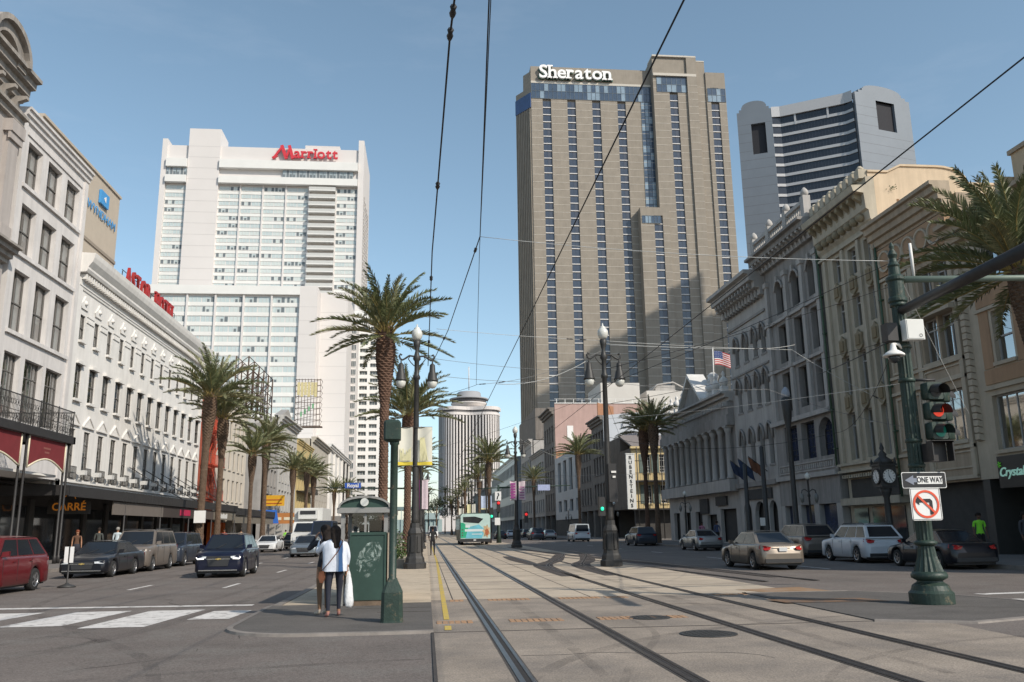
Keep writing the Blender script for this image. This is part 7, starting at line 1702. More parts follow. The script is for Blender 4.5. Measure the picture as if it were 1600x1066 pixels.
def car(kind, x, y, heading, L_, Wd, H, paint, label, group=None, wb=None, name=None, emblem=False, roofrack=False, dark_rim=False, plate=False, z=-.012, face='front', drl=False):
    """heading: angle of the nose from +Y, anticlockwise"""
    P = PROF[kind]; S_ = .93 if kind != 'van' else .95
    rt = root(name or {'suv': 'parked_suv', 'bigsuv': 'parked_suv', 'sedan': 'sedan_car', 'van': 'van'}[kind], (x, y, z), label, {'suv': 'car', 'bigsuv': 'car', 'sedan': 'car', 'van': 'van'}[kind], group, heading); rt.scale = (S_, S_, S_)
    R = .34 if kind != 'van' else .36; R = .32 if kind == 'sedan' else R; wb = wb or L_*.60; yf = L_/2-L_*.185; yr = yf-wb
    Y = lambda t: L_/2-t*L_
    topf = lambda t: next((a[1]+(b[1]-a[1])*(t-a[0])/(b[0]-a[0]) for a, b in zip(P['top'], P['top'][1:]) if a[0] <= t <= b[0]), P['top'][-1][1])*H
    ts = sorted(set([0, .008, .02, .04, .07]+[i/44 for i in range(4, 42)]+[.97, .98, .992, 1]+[a[0] for a in P['top']]))
    mb = MB(); rows = []
    for t in ts:
        yy = Y(t); zt = topf(t); e = min(t/.06, (1-t)/.045, 1); hw = Wd/2*(.80+.20*sqrt(max(0, 1-(1-e)**2)))
        zb = .22 if .03 < t < .97 else .26
        for yw in (yf, yr):
            d = abs(yy-yw)
            if d < R+.07: zb = max(zb, .33+sqrt(max(0, (R+.07)**2-d*d))-.0)
        zb = min(zb, zt-.06); zm = zb+(zt-zb)*.45; sh = zt-.05*H
        tk = hw*.985
        rows.append([(-hw*.93, yy, zb), (-hw, yy, zb+.04 if zb+.04 < zm else zm), (-hw, yy, zm), (-hw*.985, yy, sh), (-hw*.90, yy, zt), (-hw*.4, yy, zt+.012*H*(1 if .03 < t < .28 else .2)), (hw*.4, yy, zt+.012*H*(1 if .03 < t < .28 else .2)), (hw*.90, yy, zt), (tk, yy, sh), (hw, yy, zm), (hw, yy, zb+.04 if zb+.04 < zm else zm), (hw*.93, yy, zb)])
    mb.grid(rows); mb.face(rows[0]); mb.face(rows[-1][::-1])
    bd = mb.build('body', paint, rt, local=True)
    # dark under body and wheel wells
    mb = MB(); mb.box(-Wd/2*.86, Wd/2*.86, Y(.97), Y(.03), .17, .40); mb.box(-Wd/2*.80, Wd/2*.80, Y(.96), Y(.05), .40, .62 if kind != 'sedan' else .56); mb.build('underbody', BLKP, rt, local=True)
    # greenhouse
    g0, g1, g2, g3 = P['gh']; zb_ = topf(.3)-.01; zr = H*.985; hb = Wd/2*.90; hr = Wd/2*(.90-P['tum']*1.6); yc, ya, yb, yt = Y(g0), Y(g1), Y(g2), Y(g3)
    zc = topf(g0)-.01; zt_ = topf(min(g3, .95))-.01
    B = [(-hb, yc, zc), (hb, yc, zc), (hb, yt, zt_), (-hb, yt, zt_)]; T = [(-hr, ya, zr-.03), (hr, ya, zr-.03), (hr, yb, zr-.04), (-hr, yb, zr-.04)]
    mb = MB(); rows = []
    for k in range(7):
        t = k/6; yy = ya+(yb-ya)*t; zz = zr-.03-.01*t+.035*sin(pi*t); rows.append([(-hr, yy, zz-.03*sin(pi*t)*.3), (-hr*.8, yy, zz+.022), (0, yy, zz+.035), (hr*.8, yy, zz+.022), (hr, yy, zz-.03*sin(pi*t)*.3)])
    mb.grid(rows)
    for q in ((B[0], B[1], T[1], T[0]), (B[2], B[3], T[3], T[2]), (B[1], B[2], T[2], T[1]), (B[3], B[0], T[0], T[3])): mb.face(q)
    mb.build('cabin', paint, rt, local=True)
    def inset(q, a, off, nm, mt, parent=rt, a2=None):
        a2 = a2 or a; P0, P1, P2, P3 = [Vector(p) for p in q]; bl = lambda u, v: (P0*(1-u)+P1*u)*(1-v)+(P3*(1-u)+P2*u)*v
        nrm = (P1-P0).cross(P3-P0).normalized(); c = (P0+P1+P2+P3)/4
        if nrm.dot(c-Vector((0, (ya+yb)/2, zr*.7))) < 0: nrm = -nrm
        pts = [bl(a, a2), bl(1-a, a2), bl(1-a, 1-a2), bl(a, 1-a2)]; m_ = MB(); m_.prism([p+nrm*off for p in pts], nrm*-.01); return m_.build(nm, mt, parent, local=True)
    inset((B[0], B[1], T[1], T[0]), .055, .008, 'windshield', CGL, a2=.05); inset((B[2], B[3], T[3], T[2]), .08, .008, 'rear_window', CGL, a2=.10)
    nwin = 3 if kind in ('suv', 'bigsuv', 'van') else 2
    for s in (-1, 1):
        sb = lambda u: Vector((s*hb, yc+(yt-yc)*u, zc+(zt_-zc)*u)); st = lambda u: Vector((s*hr, ya+(yb-ya)*u, zr-.035))
        cut = {2: (.03, .50, .97), 3: (.03, .38, .70, .97)}[nwin]
        for i in range(nwin):
            a, b = cut[i]+.012, cut[i+1]-.012; q = [sb(a), sb(b), st(b if i < nwin-1 else b-.02), st(a+(.0 if i else .02))]
            bl = lambda u, v: (q[0]*(1-u)+q[1]*u)*(1-v)+(q[3]*(1-u)+q[2]*u)*v
            nv = Vector((s, 0, .25)).normalized(); m_ = MB(); m_.prism([bl(0, .07)+nv*.008, bl(1, .07)+nv*.008, bl(1, .90)+nv*.008, bl(0, .90)+nv*.008], nv*-.01)
            m_.build('side_window', M('van_white_panel', (.5, .53, .56), .4, .05) if kind == 'van' and 'windowless' in label and i else CGL, rt, local=True)
        # mirror, handles, wheels
        m_ = MB(); m_.prism([(s*hb*1.0, yc-.32, zc+.02), (s*(hb+.20), yc-.36, zc+.05), (s*(hb+.20), yc-.36, zc+.19), (s*(hb+.03), yc-.32, zc+.17)], (0, .10, 0)); m_.build('mirror', paint, rt, local=True)
        for u in ((.46, .70) if nwin == 3 else (.45, .72)):
            m_ = MB(); yy = Y(u); m_.box(s*Wd/2-.012 if s > 0 else -Wd/2-.012, s*Wd/2+.012 if s > 0 else -Wd/2+.012, yy, yy+.16, topf(.5)-.17, topf(.5)-.14); m_.build('door_handle', CHR if kind == 'bigsuv' else paint, bd, local=True)
        m_ = MB()
        for u in (.30, .50, .70): yy = Y(u); m_.box(s*(Wd/2)-.004, s*(Wd/2)+.004, yy-.006, yy+.006, .36, topf(.5)-.07)
        m_.build('door_seam', BLKP, bd, local=True)
        for yw in (yf, yr):
            ty, rm = wheel_meshes(R, .22); w = inst('wheel', ty, rt, (s*(Wd/2-.115), yw, R), 0 if s > 0 else pi); rr_ = inst('rim', rm, w, (0, 0, 0))
        # lights
        zh = topf(.035)*.88; m_ = MB(); hw = Wd/2
        m_.prism([(s*hw*.98, Y(.065), zh+.03), (s*hw*.86, Y(.008)+.012, zh+.05), (s*hw*.50, Y(.0)+.022, zh+.0), (s*hw*.52, Y(.0)+.022, zh-.07), (s*hw*.88, Y(.006)+.014, zh-.08), (s*hw*.995, Y(.06), zh-.04)], (0, -.03, 0)); m_.build('headlight', HLM, rt, local=True)
        if drl:
            m_ = MB(); m_.tube([(s*hw*.92, Y(.004)+.02, zh-.03), (s*hw*.86, Y(0)+.03, zh-.10), (s*hw*.60, Y(0)+.035, zh-.09)], .018, 4); m_.build('running_light', DRL, rt, local=True)
        zt2 = topf(.95)-.12; m_ = MB(); m_.prism([(s*hw*.97, Y(.955), zt2+.08), (s*hw*.80, Y(1)-.012, zt2+.07), (s*hw*.55, Y(1)-.02, zt2+.02), (s*hw*.62, Y(1)-.02, zt2-.08), (s*hw*.83, Y(1)-.014, zt2-.10), (s*hw*1.0, Y(.955), zt2-.04)], (0, .03, 0)); m_.build('tail_light', TLM, rt, local=True)
    zg = topf(.02); m_ = MB(); m_.prism([(-Wd*.24, Y(0)+.008, zg*.92), (Wd*.24, Y(0)+.008, zg*.92), (Wd*.20, Y(0)+.008, zg*.50), (-Wd*.20, Y(0)+.008, zg*.50)], (0, .016, 0)); gr = m_.build('grille', BLKP, rt, local=True)
    m_ = MB(); m_.box(-Wd*.24, Wd*.24, Y(0)+.026, Y(0)+.035, zg*.78, zg*.81); m_.box(-Wd*.40, Wd*.40, Y(0)+.01, Y(0)+.03, .27, .31); m_.build('chrome_bar', CHR if kind != 'van' else BLKP, gr, local=True)
    for k in range(3): pass
    if emblem:
        m_ = MB(); yy = Y(0)+.038; c = zg*.80; m_.prism([(-.10, yy, c-.018), (-.03, yy, c-.018), (-.022, yy, c-.034), (.04, yy, c-.034), (.045, yy, c-.018), (.11, yy, c-.018), (.10, yy, c+.018), (.03, yy, c+.018), (.022, yy, c+.034), (-.04, yy, c+.034), (-.045, yy, c+.018), (-.11, yy, c+.018)], (0, .008, 0)); m_.build('emblem', GOLD, gr, local=True)
    if plate:
        m_ = MB(); zt2 = topf(.95)-.16; m_.box(-.16, .16, Y(1)-.022, Y(1)-.006, zt2-.10, zt2+.05); m_.build('number_plate', PLM, rt, local=True)
        m_ = MB(); m_.box(-.36, .36, Y(1)-.02, Y(1)-.004, zt2+.07, zt2+.10); m_.build('trim', CHR, rt, local=True)
    m_ = MB(); m_.box(-Wd*.42, Wd*.42, Y(1)-.03, Y(1)+.02, .28, .42); m_.build('rear_bumper_insert', BLKP, rt, local=True)
    if roofrack:
        for s in (-1, 1): m_ = MB(); m_.tube([(s*hr*.95, ya-.1, zr), (s*hr*.95, ya-.2, zr+.05), (s*hr*.95, yb+.2, zr+.05), (s*hr*.95, yb+.1, zr)], .02, 5); m_.build('roof_rail', BLKP, rt, local=True)
    m_ = MB()
    for s in (-.35, .35): m_.tube([(s-.0, yc+.02, zc+.02), (s-.38, yc-(yc-ya)*.35, zc+(zr-zc)*.35+.01)], .01, 4)
    m_.build('wiper', BLKP, rt, local=True)
    return rt
PL = 'cars parked along the left kerb'; PR = 'cars parked along the right kerb'
car('suv', -12.2, 25.9, pi, 4.65, 1.86, 1.68, paintm('dark_red_car_paint', (.13, .012, .016)), 'dark red SUV cut by the left edge, nearest in the left line', PL, wb=2.75)
car('sedan', -12.5, 35.9, pi, 4.9, 1.85, 1.44, paintm('black_car_paint', (.012, .013, .018)), 'glossy black sedan parked between the red and the tan SUV', PL, wb=2.6, emblem=True)
car('bigsuv', -12.55, 40.6, pi, 4.9, 2.0, 1.88, paintm('taupe_car_paint', (.17, .145, .125)), 'tan grey big SUV parked behind the black sedan', PL, wb=2.75, roofrack=True)
car('bigsuv', -12.6, 45.9, pi, 4.7, 1.9, 1.75, paintm('dark_grey_blue_paint', (.03, .038, .055)), 'dark blue grey SUV parked behind the tan one', PL, wb=2.6)
car('suv', -7.35, 34.0, pi+.03, 4.25, 1.78, 1.66, paintm('deep_navy_paint', (.008, .010, .026)), 'navy blue compact SUV driving towards the camera with bright running lights', None, wb=2.55, emblem=True, name='moving_suv', drl=True)
car('sedan', -12.6, 72.6, pi, 4.7, 1.85, 1.42, paintm('white_car_paint', (.62, .62, .62), 0), 'white sedan further up the left roadway', PL)
car('sedan', -12.4, 84, pi, 4.7, 1.85, 1.46, paintm('dark_car_paint', (.03, .03, .035)), 'dark sedan just behind the white sedan', PL)
car('suv', -14.2, 96, pi, 4.6, 1.85, 1.65, MATS['taupe_car_paint'], 'tan SUV half hidden beside the far left palms', PL); car('sedan', -13.8, 104, pi, 4.6, 1.85, 1.45, MATS['dark_red_car_paint'], 'small dark red car far back in the left line', PL)
car('sedan', -7.55, 57.5, pi, 4.7, 1.82, 1.44, paintm('silver_blue_paint', (.22, .25, .28), .6), 'silver sedan approaching in front of the white truck', None)
car('van', -8.1, 71.5, pi, 5.6, 2.0, 2.55, paintm('navy_van_paint', (.02, .03, .06), .1), 'dark navy van beside the white truck, behind the women', None)
car('sedan', 12.45, 31.8, .02, 4.45, 1.72, 1.46, paintm('champagne_paint', (.19, .16, .13), .4), 'champagne sedan driving away with sunlit boot and red tail lights', None, plate=True)
car('suv', 18.3, 35.4, 0, 4.4, 1.84, 1.66, paintm('parked_white_paint', (.50, .52, .55), 0), 'white SUV parked on the right in front of the arched building', PR, roofrack=True)
car('suv', 18.3, 41.2, 0, 4.7, 1.88, 1.72, MATS['taupe_car_paint'], 'taupe SUV parked ahead of the white one on the right', PR)
car('sedan', 18.3, 29.8, 0, 4.6, 1.84, 1.42, MATS['black_car_paint'], 'black sedan in deep shade behind the signal pole base', PR)
car('sedan', 18.0, 56.2, 0, 4.6, 1.8, 1.44, paintm('silver_paint', (.30, .30, .30), .6), 'silver sedan parked before the columned building', PR)
car('suv', 18.2, 73.0, 0, 4.8, 1.9, 1.7, MATS['dark_grey_blue_paint'], 'dark SUV parked under the dark pair of palms', PR)
car('van', 17.6, 100, 0, 5.6, 2.02, 2.12, paintm('white_van_paint', (.46, .50, .53), 0), 'white passenger van beside the nearest right lamp base', None)
car('suv', 14.9, 118, 0, 4.8, 1.95, 1.78, MATS['dark_grey_blue_paint'], 'dark SUV in the far right roadway beyond the second lamp', None, name='moving_suv'); car('sedan', 17.4, 123, 0, 4.7, 1.85, 1.45, MATS['silver_paint'], 'pale sedan right of the far dark SUV', PR)
car('sedan', 11.4, 134, 0, 4.6, 1.8, 1.42, MATS['black_car_paint'], 'small dark car far away right of the bus', None); car('sedan', 14.6, 150, 0, 4.6, 1.8, 1.42, MATS['parked_white_paint'], 'far pale car in the right roadway', None)
for i in range(5): car('suv' if i % 2 else 'sedan', 17.6, 134+i*9, 0, 4.6, 1.84, 1.55, (MATS['dark_car_paint'], MATS['taupe_car_paint'], MATS['black_car_paint'], MATS['silver_paint'], MATS['dark_grey_blue_paint'])[i], ('far dark sedan parked past the white gridded facade', 'far taupe SUV parked past the white gridded facade', 'far black sedan in the right parked line', 'far silver SUV in the right parked line', 'farthest car in the right parked line')[i], PR)
car('van', 1.55, 180, pi, 5.2, 2.1, 2.5, MATS['white_car_paint'], 'white shuttle van far away on the left track', None)
# white refrigerated box truck
rt = root('box_truck', (-10.1, 78.5, 0), 'white refrigerated box truck approaching behind the silver sedan', 'truck')
TW = M('truck_white', (.60, .60, .58), .4, .05, 1)
mb = MB(); mb.box(-11.3, -8.9, 76.8, 83.5, .95, 3.55); mb.build('cargo_box', TW, rt)
mb = MB(); mb.prism([(-11.15, 76.7, .5), (-11.15, 74.4, .5), (-11.15, 74.25, .75), (-11.15, 74.3, 1.35), (-11.15, 75.1, 1.5), (-11.15, 75.7, 2.35), (-11.15, 76.7, 2.4)], (2.1, 0, 0)); mb.build('cab', TW, rt)
mb = MB(); mb.prism([(-11.0, 75.02, 1.58), (-9.2, 75.02, 1.58), (-9.3, 75.6, 2.26), (-10.9, 75.6, 2.26)], (0, .03, 0)); mb.build('windshield', CGL, rt)
mb = MB(); mb.box(-10.9, -9.3, 76.3, 76.8, 2.62, 3.4); mb.build('cooling_unit', TW, rt); mb = MB(); mb.box(-10.75, -9.45, 76.26, 76.3, 3.0, 3.3); mb.build('grille', BLKP, rt); mb = MB(); mb.box(-10.7, -9.5, 74.22, 74.3, .75, 1.15); mb.box(-11.15, -9.05, 74.2, 74.5, .42, .6); mb.build('front_grille', BLKP, rt)
for s in (-11.0, -9.25): mb = MB(); mb.box(s, s+.25, 74.22, 74.28, .85, 1.1); mb.build('headlight', HLM, rt)
for s in (-11.35, -8.85): mb = MB(); mb.box(s-.06, s+.06, 75.0, 75.1, 1.6, 2.0); mb.build('mirror', BLKP, rt)
for xw in (-11.0, -9.2):
    for yw in (75.2, 81.8): ty, rm = wheel_meshes(.42, .28); w = inst('wheel', ty, rt, (xw+10.1, yw-78.5, .42), 0 if xw > -10 else pi); inst('rim', rm, w, (0, 0, 0))
# city bus with printed rear
rt = root('city_bus', (4.95, 93, 0), 'city bus seen from behind with turquoise and blue printed rear', 'bus')
BUS = M('bus_grey_side', (.05, .07, .06), .4, .1, 2); BTQ = M('bus_print_turquoise', (.05, .40, .36), .4, .15, .8); BCY = M('bus_print_sky', (.16, .48, .58), .4, .25, .9); BGRN = M('bus_print_green', (.03, .36, .20), .4, .15, 1); BPALE = M('bus_print_pale', (.46, .60, .56), .4, .08, 1)
mb = MB(); sec = [(3.5, .35), (3.42, 1.0), (3.42, 2.85), (3.6, 3.08), (4.95, 3.16), (6.3, 3.08), (6.48, 2.85), (6.48, 1.0), (6.4, .35)]; mb.prism([(x, 87.2, z) for x, z in sec], (0, 11.8, 0)); mb.build('body', BUS, rt)
q = 87.17
mb = MB(); mb.prism([(3.47, q, .62), (3.47, q, 2.85), (3.65, q, 3.05), (6.25, q, 3.05), (6.43, q, 2.85), (6.43, q, .62)], (0, .025, 0)); mb.build('rear_print', BPALE, rt)
mb = MB(); mb.prism([(3.48, q-.01, .7), (3.48, q-.01, 2.2), (3.8, q-.01, 2.15), (4.3, q-.01, 1.7), (4.0, q-.01, .7)], (0, .008, 0)); mb.build('green_print', BGRN, rt)
mb = MB(); mb.prism([(3.95, q-.013, .66), (4.25, q-.013, 1.75), (5.3, q-.013, 2.0), (5.9, q-.013, 1.5), (5.6, q-.013, .66)], (0, .004, 0)); mb.build('blue_print', BCY, rt)
mb = MB(); mb.box(3.9, 5.7, q-.019, q-.015, 1.32, 1.55); mb.box(4.6, 5.6, q-.019, q-.015, 1.02, 1.1); mb.box(3.95, 4.4, q-.019, q-.015, 1.7, 1.95); mb.build('white_text_block', M('bus_print_white', (.60, .66, .66), .4, .05), rt)
mb = MB(); mb.prism([(6.05+.38*cos(2*pi*k/14)*(1.1 if k % 2 else .75), q-.022, 1.35+.62*sin(2*pi*k/14)*(1.1 if k % 2 else .75)) for k in range(14)], (0, .004, 0)); mb.build('flower_print', M('bus_print_sand', (.52, .38, .22), .4, .5, 3), rt)
mb = MB(); mb.prism([(6.1+.2*cos(2*pi*k/7), q-.028, 1.25+.35*sin(2*pi*k/7)) for k in range(7)], (0, .004, 0)); mb.build('flower_heart', M('bus_print_rust', (.40, .12, .05), .4, .5, 5), rt)
mb = MB(); mb.prism([(3.75, q-.03, 2.25), (3.72, q-.03, 2.75), (4.9, q-.03, 2.78), (5.75, q-.03, 2.55), (5.3, q-.03, 2.12)], (0, .01, 0)); mb.build('rear_window', CGL, rt)
mb = MB(); mb.box(3.45, 6.45, 87.05, 87.3, .3, .62); mb.build('bumper', BLKP, rt)
for z in (.95, 1.2, 1.5):
    for x in (3.66, ): mb = MB(); mb.box(x-.07, x+.07, q-.02, q, z-.05, z+.05); mb.build('tail_light', M('dim_lamp_red', (.12, .05, .05), .4, 0), rt)
mb = MB(); mb.box(4.75, 5.0, 87.03, 87.05, .42, .55); mb.build('number_plate', PLM, rt)
for xw in (3.68, 6.22):
    for yw in (89.6, 96.2): ty, rm = wheel_meshes(.48, .3); w = inst('wheel', ty, rt, (xw-4.95, yw-93, .48), 0 if xw > 5 else pi); inst('rim', rm, w, (0, 0, 0))
mb = MB(); mb.box(3.40, 3.43, 87.8, 98.4, 1.5, 2.6); mb.box(6.47, 6.5, 87.8, 98.4, 1.5, 2.6); mb.build('side_window', CGL, rt)
# construction lift / red box beyond the cars
rt = root('red_kiosk', (-13, 110, 0), 'small red stall with white top in the far left roadway edge', 'kiosk'); mb = MB(); mb.box(-14.2, -11.9, 109, 110.5, 0, 1.5); mb.build('body', M('stall_red', (.40, .05, .03), .7, .2, 2), rt); mb = MB(); mb.box(-13.6, -12.5, 108.9, 110.6, 1.5, 2.0); mb.build('top', M('stall_cream', (.55, .48, .36), .7, .1), rt)

# ================================================================== PEOPLE
SKIN = M('skin_tan', (.33, .17, .10), .6, .05, 4); SKIND = M('skin_brown', (.12, .06, .04), .6, .05, 4); HAIR = M('dark_hair', (.022, .017, .015), .85, .3, 30, .4, 60, spec=.15); HAIRR = M('auburn_hair', (.16, .04, .015), .5, .2, 20)
def skinned(name, verts, edges, radii, mats, parent, matfn=None, level=2, rootv=0):
    me = bpy.data.meshes.new(name); me.from_pydata(verts, edges, []); o = bpy.data.objects.new(name, me); COL.objects.link(o)
    md = o.modifiers.new('Skin', 'SKIN'); md.use_smooth_shade = True; md.branch_smoothing = .6
    sv = me.skin_vertices[0].data
    for i, r_ in enumerate(radii):
        sv[i].radius = r_ if isinstance(r_, tuple) else (r_, r_); sv[i].use_root = (i == rootv)
    s2 = o.modifiers.new('Sub', 'SUBSURF'); s2.levels = level; s2.render_levels = level
    dg = bpy.context.evaluated_depsgraph_get(); dg.update(); m2 = bpy.data.meshes.new_from_object(o.evaluated_get(dg)); m2.name = name
    bpy.data.objects.remove(o)
    m2.materials.clear()
    for mt in mats: m2.materials.append(mt)
    if matfn:
        for p in m2.polygons: p.material_index = matfn(p.center)
    for p in m2.polygons: p.use_smooth = True
    o = bpy.data.objects.new(name, m2); COL.objects.link(o); o.parent = parent; return o
def person(x, y, face_, H, label, top, legs, shoes, skin=SKIN, hair=HAIR, hairlen=0.0, stride=.08, arms=((.0, .02), (.0, .02)), sleeve=.9, short=None, group=None, z=.0, wide=1.0, hat=None, armpts=None, skirt=None):
    """face_: heading of the body from +Y anticlockwise; armpts overrides (elbow, wrist) per side in body coordinates"""
    s = H/1.72; rt = root('person', (x, y, z), label, 'person', group, face_); V = []; E = []; Rr = []
    def add(p, r_, par=None):
        V.append((p[0]*s, p[1]*s, p[2]*s)); Rr.append(r_*s if not isinstance(r_, tuple) else (r_[0]*s, r_[1]*s))
        if par is not None: E.append((par, len(V)-1))
        return len(V)-1
    pel = add((0, 0, .95), (.155*wide, .115*wide)); sp = add((0, .0, 1.12), (.135*wide, .10*wide), pel); ch = add((0, 0, 1.32), (.15*wide, .105*wide), sp); nb = add((0, -.01, 1.44), .06, ch); nk = add((0, .005, 1.50), .052, nb)
    h1 = add((0, .02, 1.56), .075, nk); h2 = add((0, .015, 1.63), .098, h1); add((0, 0, 1.70), .068, h2); add((0, .105, 1.595), .014, h1)
    wr = []
    for i, sd in enumerate((-1, 1)):
        sh = add((sd*.175*wide, 0, 1.40), .062*wide, ch); 
        if armpts and armpts[i]: eb, wp = armpts[i]
        else: eb, wp = (sd*.22*wide, arms[i][0]-.02, 1.12), (sd*.23*wide, arms[i][1]+.06, .86)
        e = add(eb, .043, sh); w = add(wp, .028, e); d = (Vector(wp)-Vector(eb)).normalized(); pm = add(tuple(Vector(wp)+d*.07), (.034, .022), w)
        sidev = Vector((0, 1, 0)) if abs(d.z) > .5 else Vector((0, 0, 1)); inw = Vector((-sd, 0, 0))
        for f_ in range(4):
            off = sidev*(.026-.0175*f_); l1 = (.040, .045, .042, .034)[f_]; a = Vector(wp)+d*.085+off; b = a+d*l1+inw*.008; c = b+(d*.75+inw*.65).normalized()*l1*.75
            k = add(tuple(a), .0095, pm); k = add(tuple(b), .0088, k); add(tuple(c), .0075, k)
        k = add(tuple(Vector(wp)+d*.035+sidev*.038), .011, w); add(tuple(Vector(wp)+d*.075+sidev*.055+inw*.012), .009, k)
        hp = add((sd*.092*wide, 0, .88), .092*wide, pel); kn = add((sd*.10*wide, sd*stride*.6+.02, .49), .058, hp); an = add((sd*.10*wide, sd*stride, .09), .036, kn); add((sd*.105*wide, sd*stride+.02, .045), .036, an); ft = len(V)-1; add((sd*.12*wide, sd*stride+.16, .028), .028, ft)
    short = short if short is not None else .12
    def mf(c):
        zz = c.z/s; xx = abs(c.x)/s
        if zz > 1.455 and xx < .12: return 0
        if zz > .93 and xx < .19*wide+.0: return 1
        if xx >= .15*wide and zz > .70:   # arm
            return 1 if zz > 1.42-sleeve*.56 else 0
        if zz > short: return 2
        return 3 if zz < .10 else 0
    skinned('body', V, E, Rr, [skin, top, legs, shoes], rt, mf)
    # hair cap
    mb = MB(); rows = []
    for i in range(9):
        th = pi*.62*i/8
        rows.append([((.104+.006*sin(j*3))*sin(th)*cos(2*pi*j/16)*s, ((.118)*sin(th)*sin(2*pi*j/16)-.018)*s, (1.635+.112*cos(th)-(.0 if sin(2*pi*j/16) < .3 else -.03*(i/8)))*s) for j in range(16)])
    mb.grid(rows, closed=True)
    if hairlen:
        rows = []
        for i in range(7):
            t = i/6; rows.append([((.105*(1-.25*t)*cos(a)+.006*sin(7*a+i))*s, (-.035+(.085-.02*t)*sin(a)-.085*t)*s, (1.66-hairlen*t-.02*abs(sin(3*a)))*s) for a in [pi+pi*j/12 for j in range(13)]])
        rows2 = [list(r_) + [(p[0]*.8, p[1]*.3+.012*s, p[2]) for p in reversed(r_)] for r_ in rows]; mb.grid(rows2, closed=True, cap=True)
    mb.build('hair', hair, rt, local=True)
    fm = MB()
    for sd in (-1, 1): fm.lathe(sd*.034*s, .108*s, [(.001, 1.628*s), (.012*s, 1.632*s), (.001, 1.638*s)], 6)
    fm.box(-.022*s, .022*s, .094*s, .102*s, 1.560*s, 1.568*s); fm.build('face_features', M('face_dark', (.05, .02, .015), .6, 0), rt, local=True)
    if skirt:
        mb = MB(); mb.lathe(0, 0, [(.15*s, 1.0*s), (.17*s, .9*s), (.22*s, .62*s), (.20*s, .62*s)], 14); mb.build('skirt', skirt, rt, local=True)
    return rt
SHW_ = M('white_blue_shirt', (.60, .63, .70), .85, .08, 3, .3, 25); NAVY = M('dark_navy_jeans', (.018, .020, .032), .85, .1, 6); PINKS = M('pink_sandals', (.42, .20, .17), .7, .1)
wm_ = person(-1.66, 16.45, .25, 1.60, 'woman in white shirt with blue back stripe and dark trousers, holding a white plastic bag', SHW_, NAVY, PINKS, hairlen=.34, stride=.09, wide=1.16, sleeve=.78, short=.13, z=.032,
             armpts=[((-.32, .16, 1.22), (-.27, .40, 1.36)), ((.27, -.02, 1.13), (.255, .05, .90))])
wm_['category'] = 'woman'
# loose shirt body with hem and stripe
s = 1.60/1.72
def shell(rt_, rings, mt, nm, n=22, arc=(0, 2*pi), off=0.0, seed=0, wob=.012):
    mb = MB(); rows = []
    for (z_, a, b, dy) in rings:
        rows.append([((a+off+wob*sin(5*t+z_*9+seed))*cos(t), (b+off+wob*sin(5*t+z_*9+seed))*sin(t)+dy, z_) for t in [arc[0]+(arc[1]-arc[0])*j/n for j in range(n+(0 if arc[1]-arc[0] > 6.2 else 1))]])
    mb.grid(rows, closed=arc[1]-arc[0] > 6.2); return mb.build(nm, mt, rt_, local=True)
RG = [(.80, .225, .175, 0), (.95, .225, .170, 0), (1.08, .215, .158, 0), (1.20, .222, .155, -.005), (1.30, .205, .135, -.005), (1.345, .15, .10, -.005), (1.37, .085, .075, -.005)]
shell(wm_, RG, SHW_, 'loose_shirt'); shell(wm_, RG[:-1], M('blue_stripe_cloth', (.13, .26, .50), .85, .1, 3), 'blue_stripe', 5, (-1.38, -1.0), .006)
mb = MB(); mb.tube([(.12, -.155, 1.335), (.02, -.19, 1.15), (-.14, -.21, .95), (-.24, -.08, .82)], .009, 5); mb.tube([(.12, -.15, 1.335), (.10, .0, 1.375), (.02, .14, 1.25), (-.2, .17, .95), (-.25, .02, .82)], .009, 5)
hb = root('shoulder_bag', (-1.66, 16.45, .03), 'small brown crossbody bag on a thin strap worn by the woman in white', 'bag', None, .25); mb.build('strap', M('brown_leather', (.16, .06, .03), .6, .2, 8), hb, local=True)
mb = MB(); mb.prism([(-.29, -.08, .80), (-.22, -.12, .82), (-.19, -.12, .70), (-.22, -.10, .60), (-.27, -.08, .61), (-.30, -.07, .70)], (.02, .07, 0)); mb.build('pouch', MATS['brown_leather'], hb, local=True)
pbg = root('plastic_bag', (-1.66, 16.45, .03), 'white plastic carrier bag hanging from the right hand of the woman', 'bag', None, .25); mb = MB(); rows = []
r = random.Random(2)
for i, (z_, a, b) in enumerate(((.80, .018, .012), (.74, .030, .02), (.66, .045, .03), (.52, .065, .045), (.38, .082, .055), (.26, .088, .06), (.18, .07, .05), (.14, .03, .02))):
    rows.append([(.265+.03*(i/7)+(a+.010*sin(5*t+i*1.3))*cos(t), .06+(b+.009*sin(4*t+i))*sin(t), z_) for t in [2*pi*j/18 for j in range(18)]])
mb.grid(rows, closed=True, cap=True); mb.tube([(.245, .06, .78), (.235, .06, .86), (.26, .06, .87), (.28, .06, .78)], .010, 5)
mb.build('bag_body', M('white_plastic_film', (.66, .66, .67), .35, .05, 5, .5, 20), pbg, local=True)
p2 = person(-1.90, 16.95, .6, 1.62, 'woman in dark top and tan trousers behind the one in white, hand to her face', M('charcoal_top', (.022, .022, .028), .9, .1), M('dark_tan_trousers', (.18, .105, .06), .85, .1), M('pale_shoes', (.5, .42, .34), .7, .1), hairlen=.22, stride=.05, z=.032, armpts=[((-.30, .14, 1.25), (-.12, .20, 1.48)), ((.24, .05, 1.13), (.22, .16, .92))])
p2['category'] = 'woman'
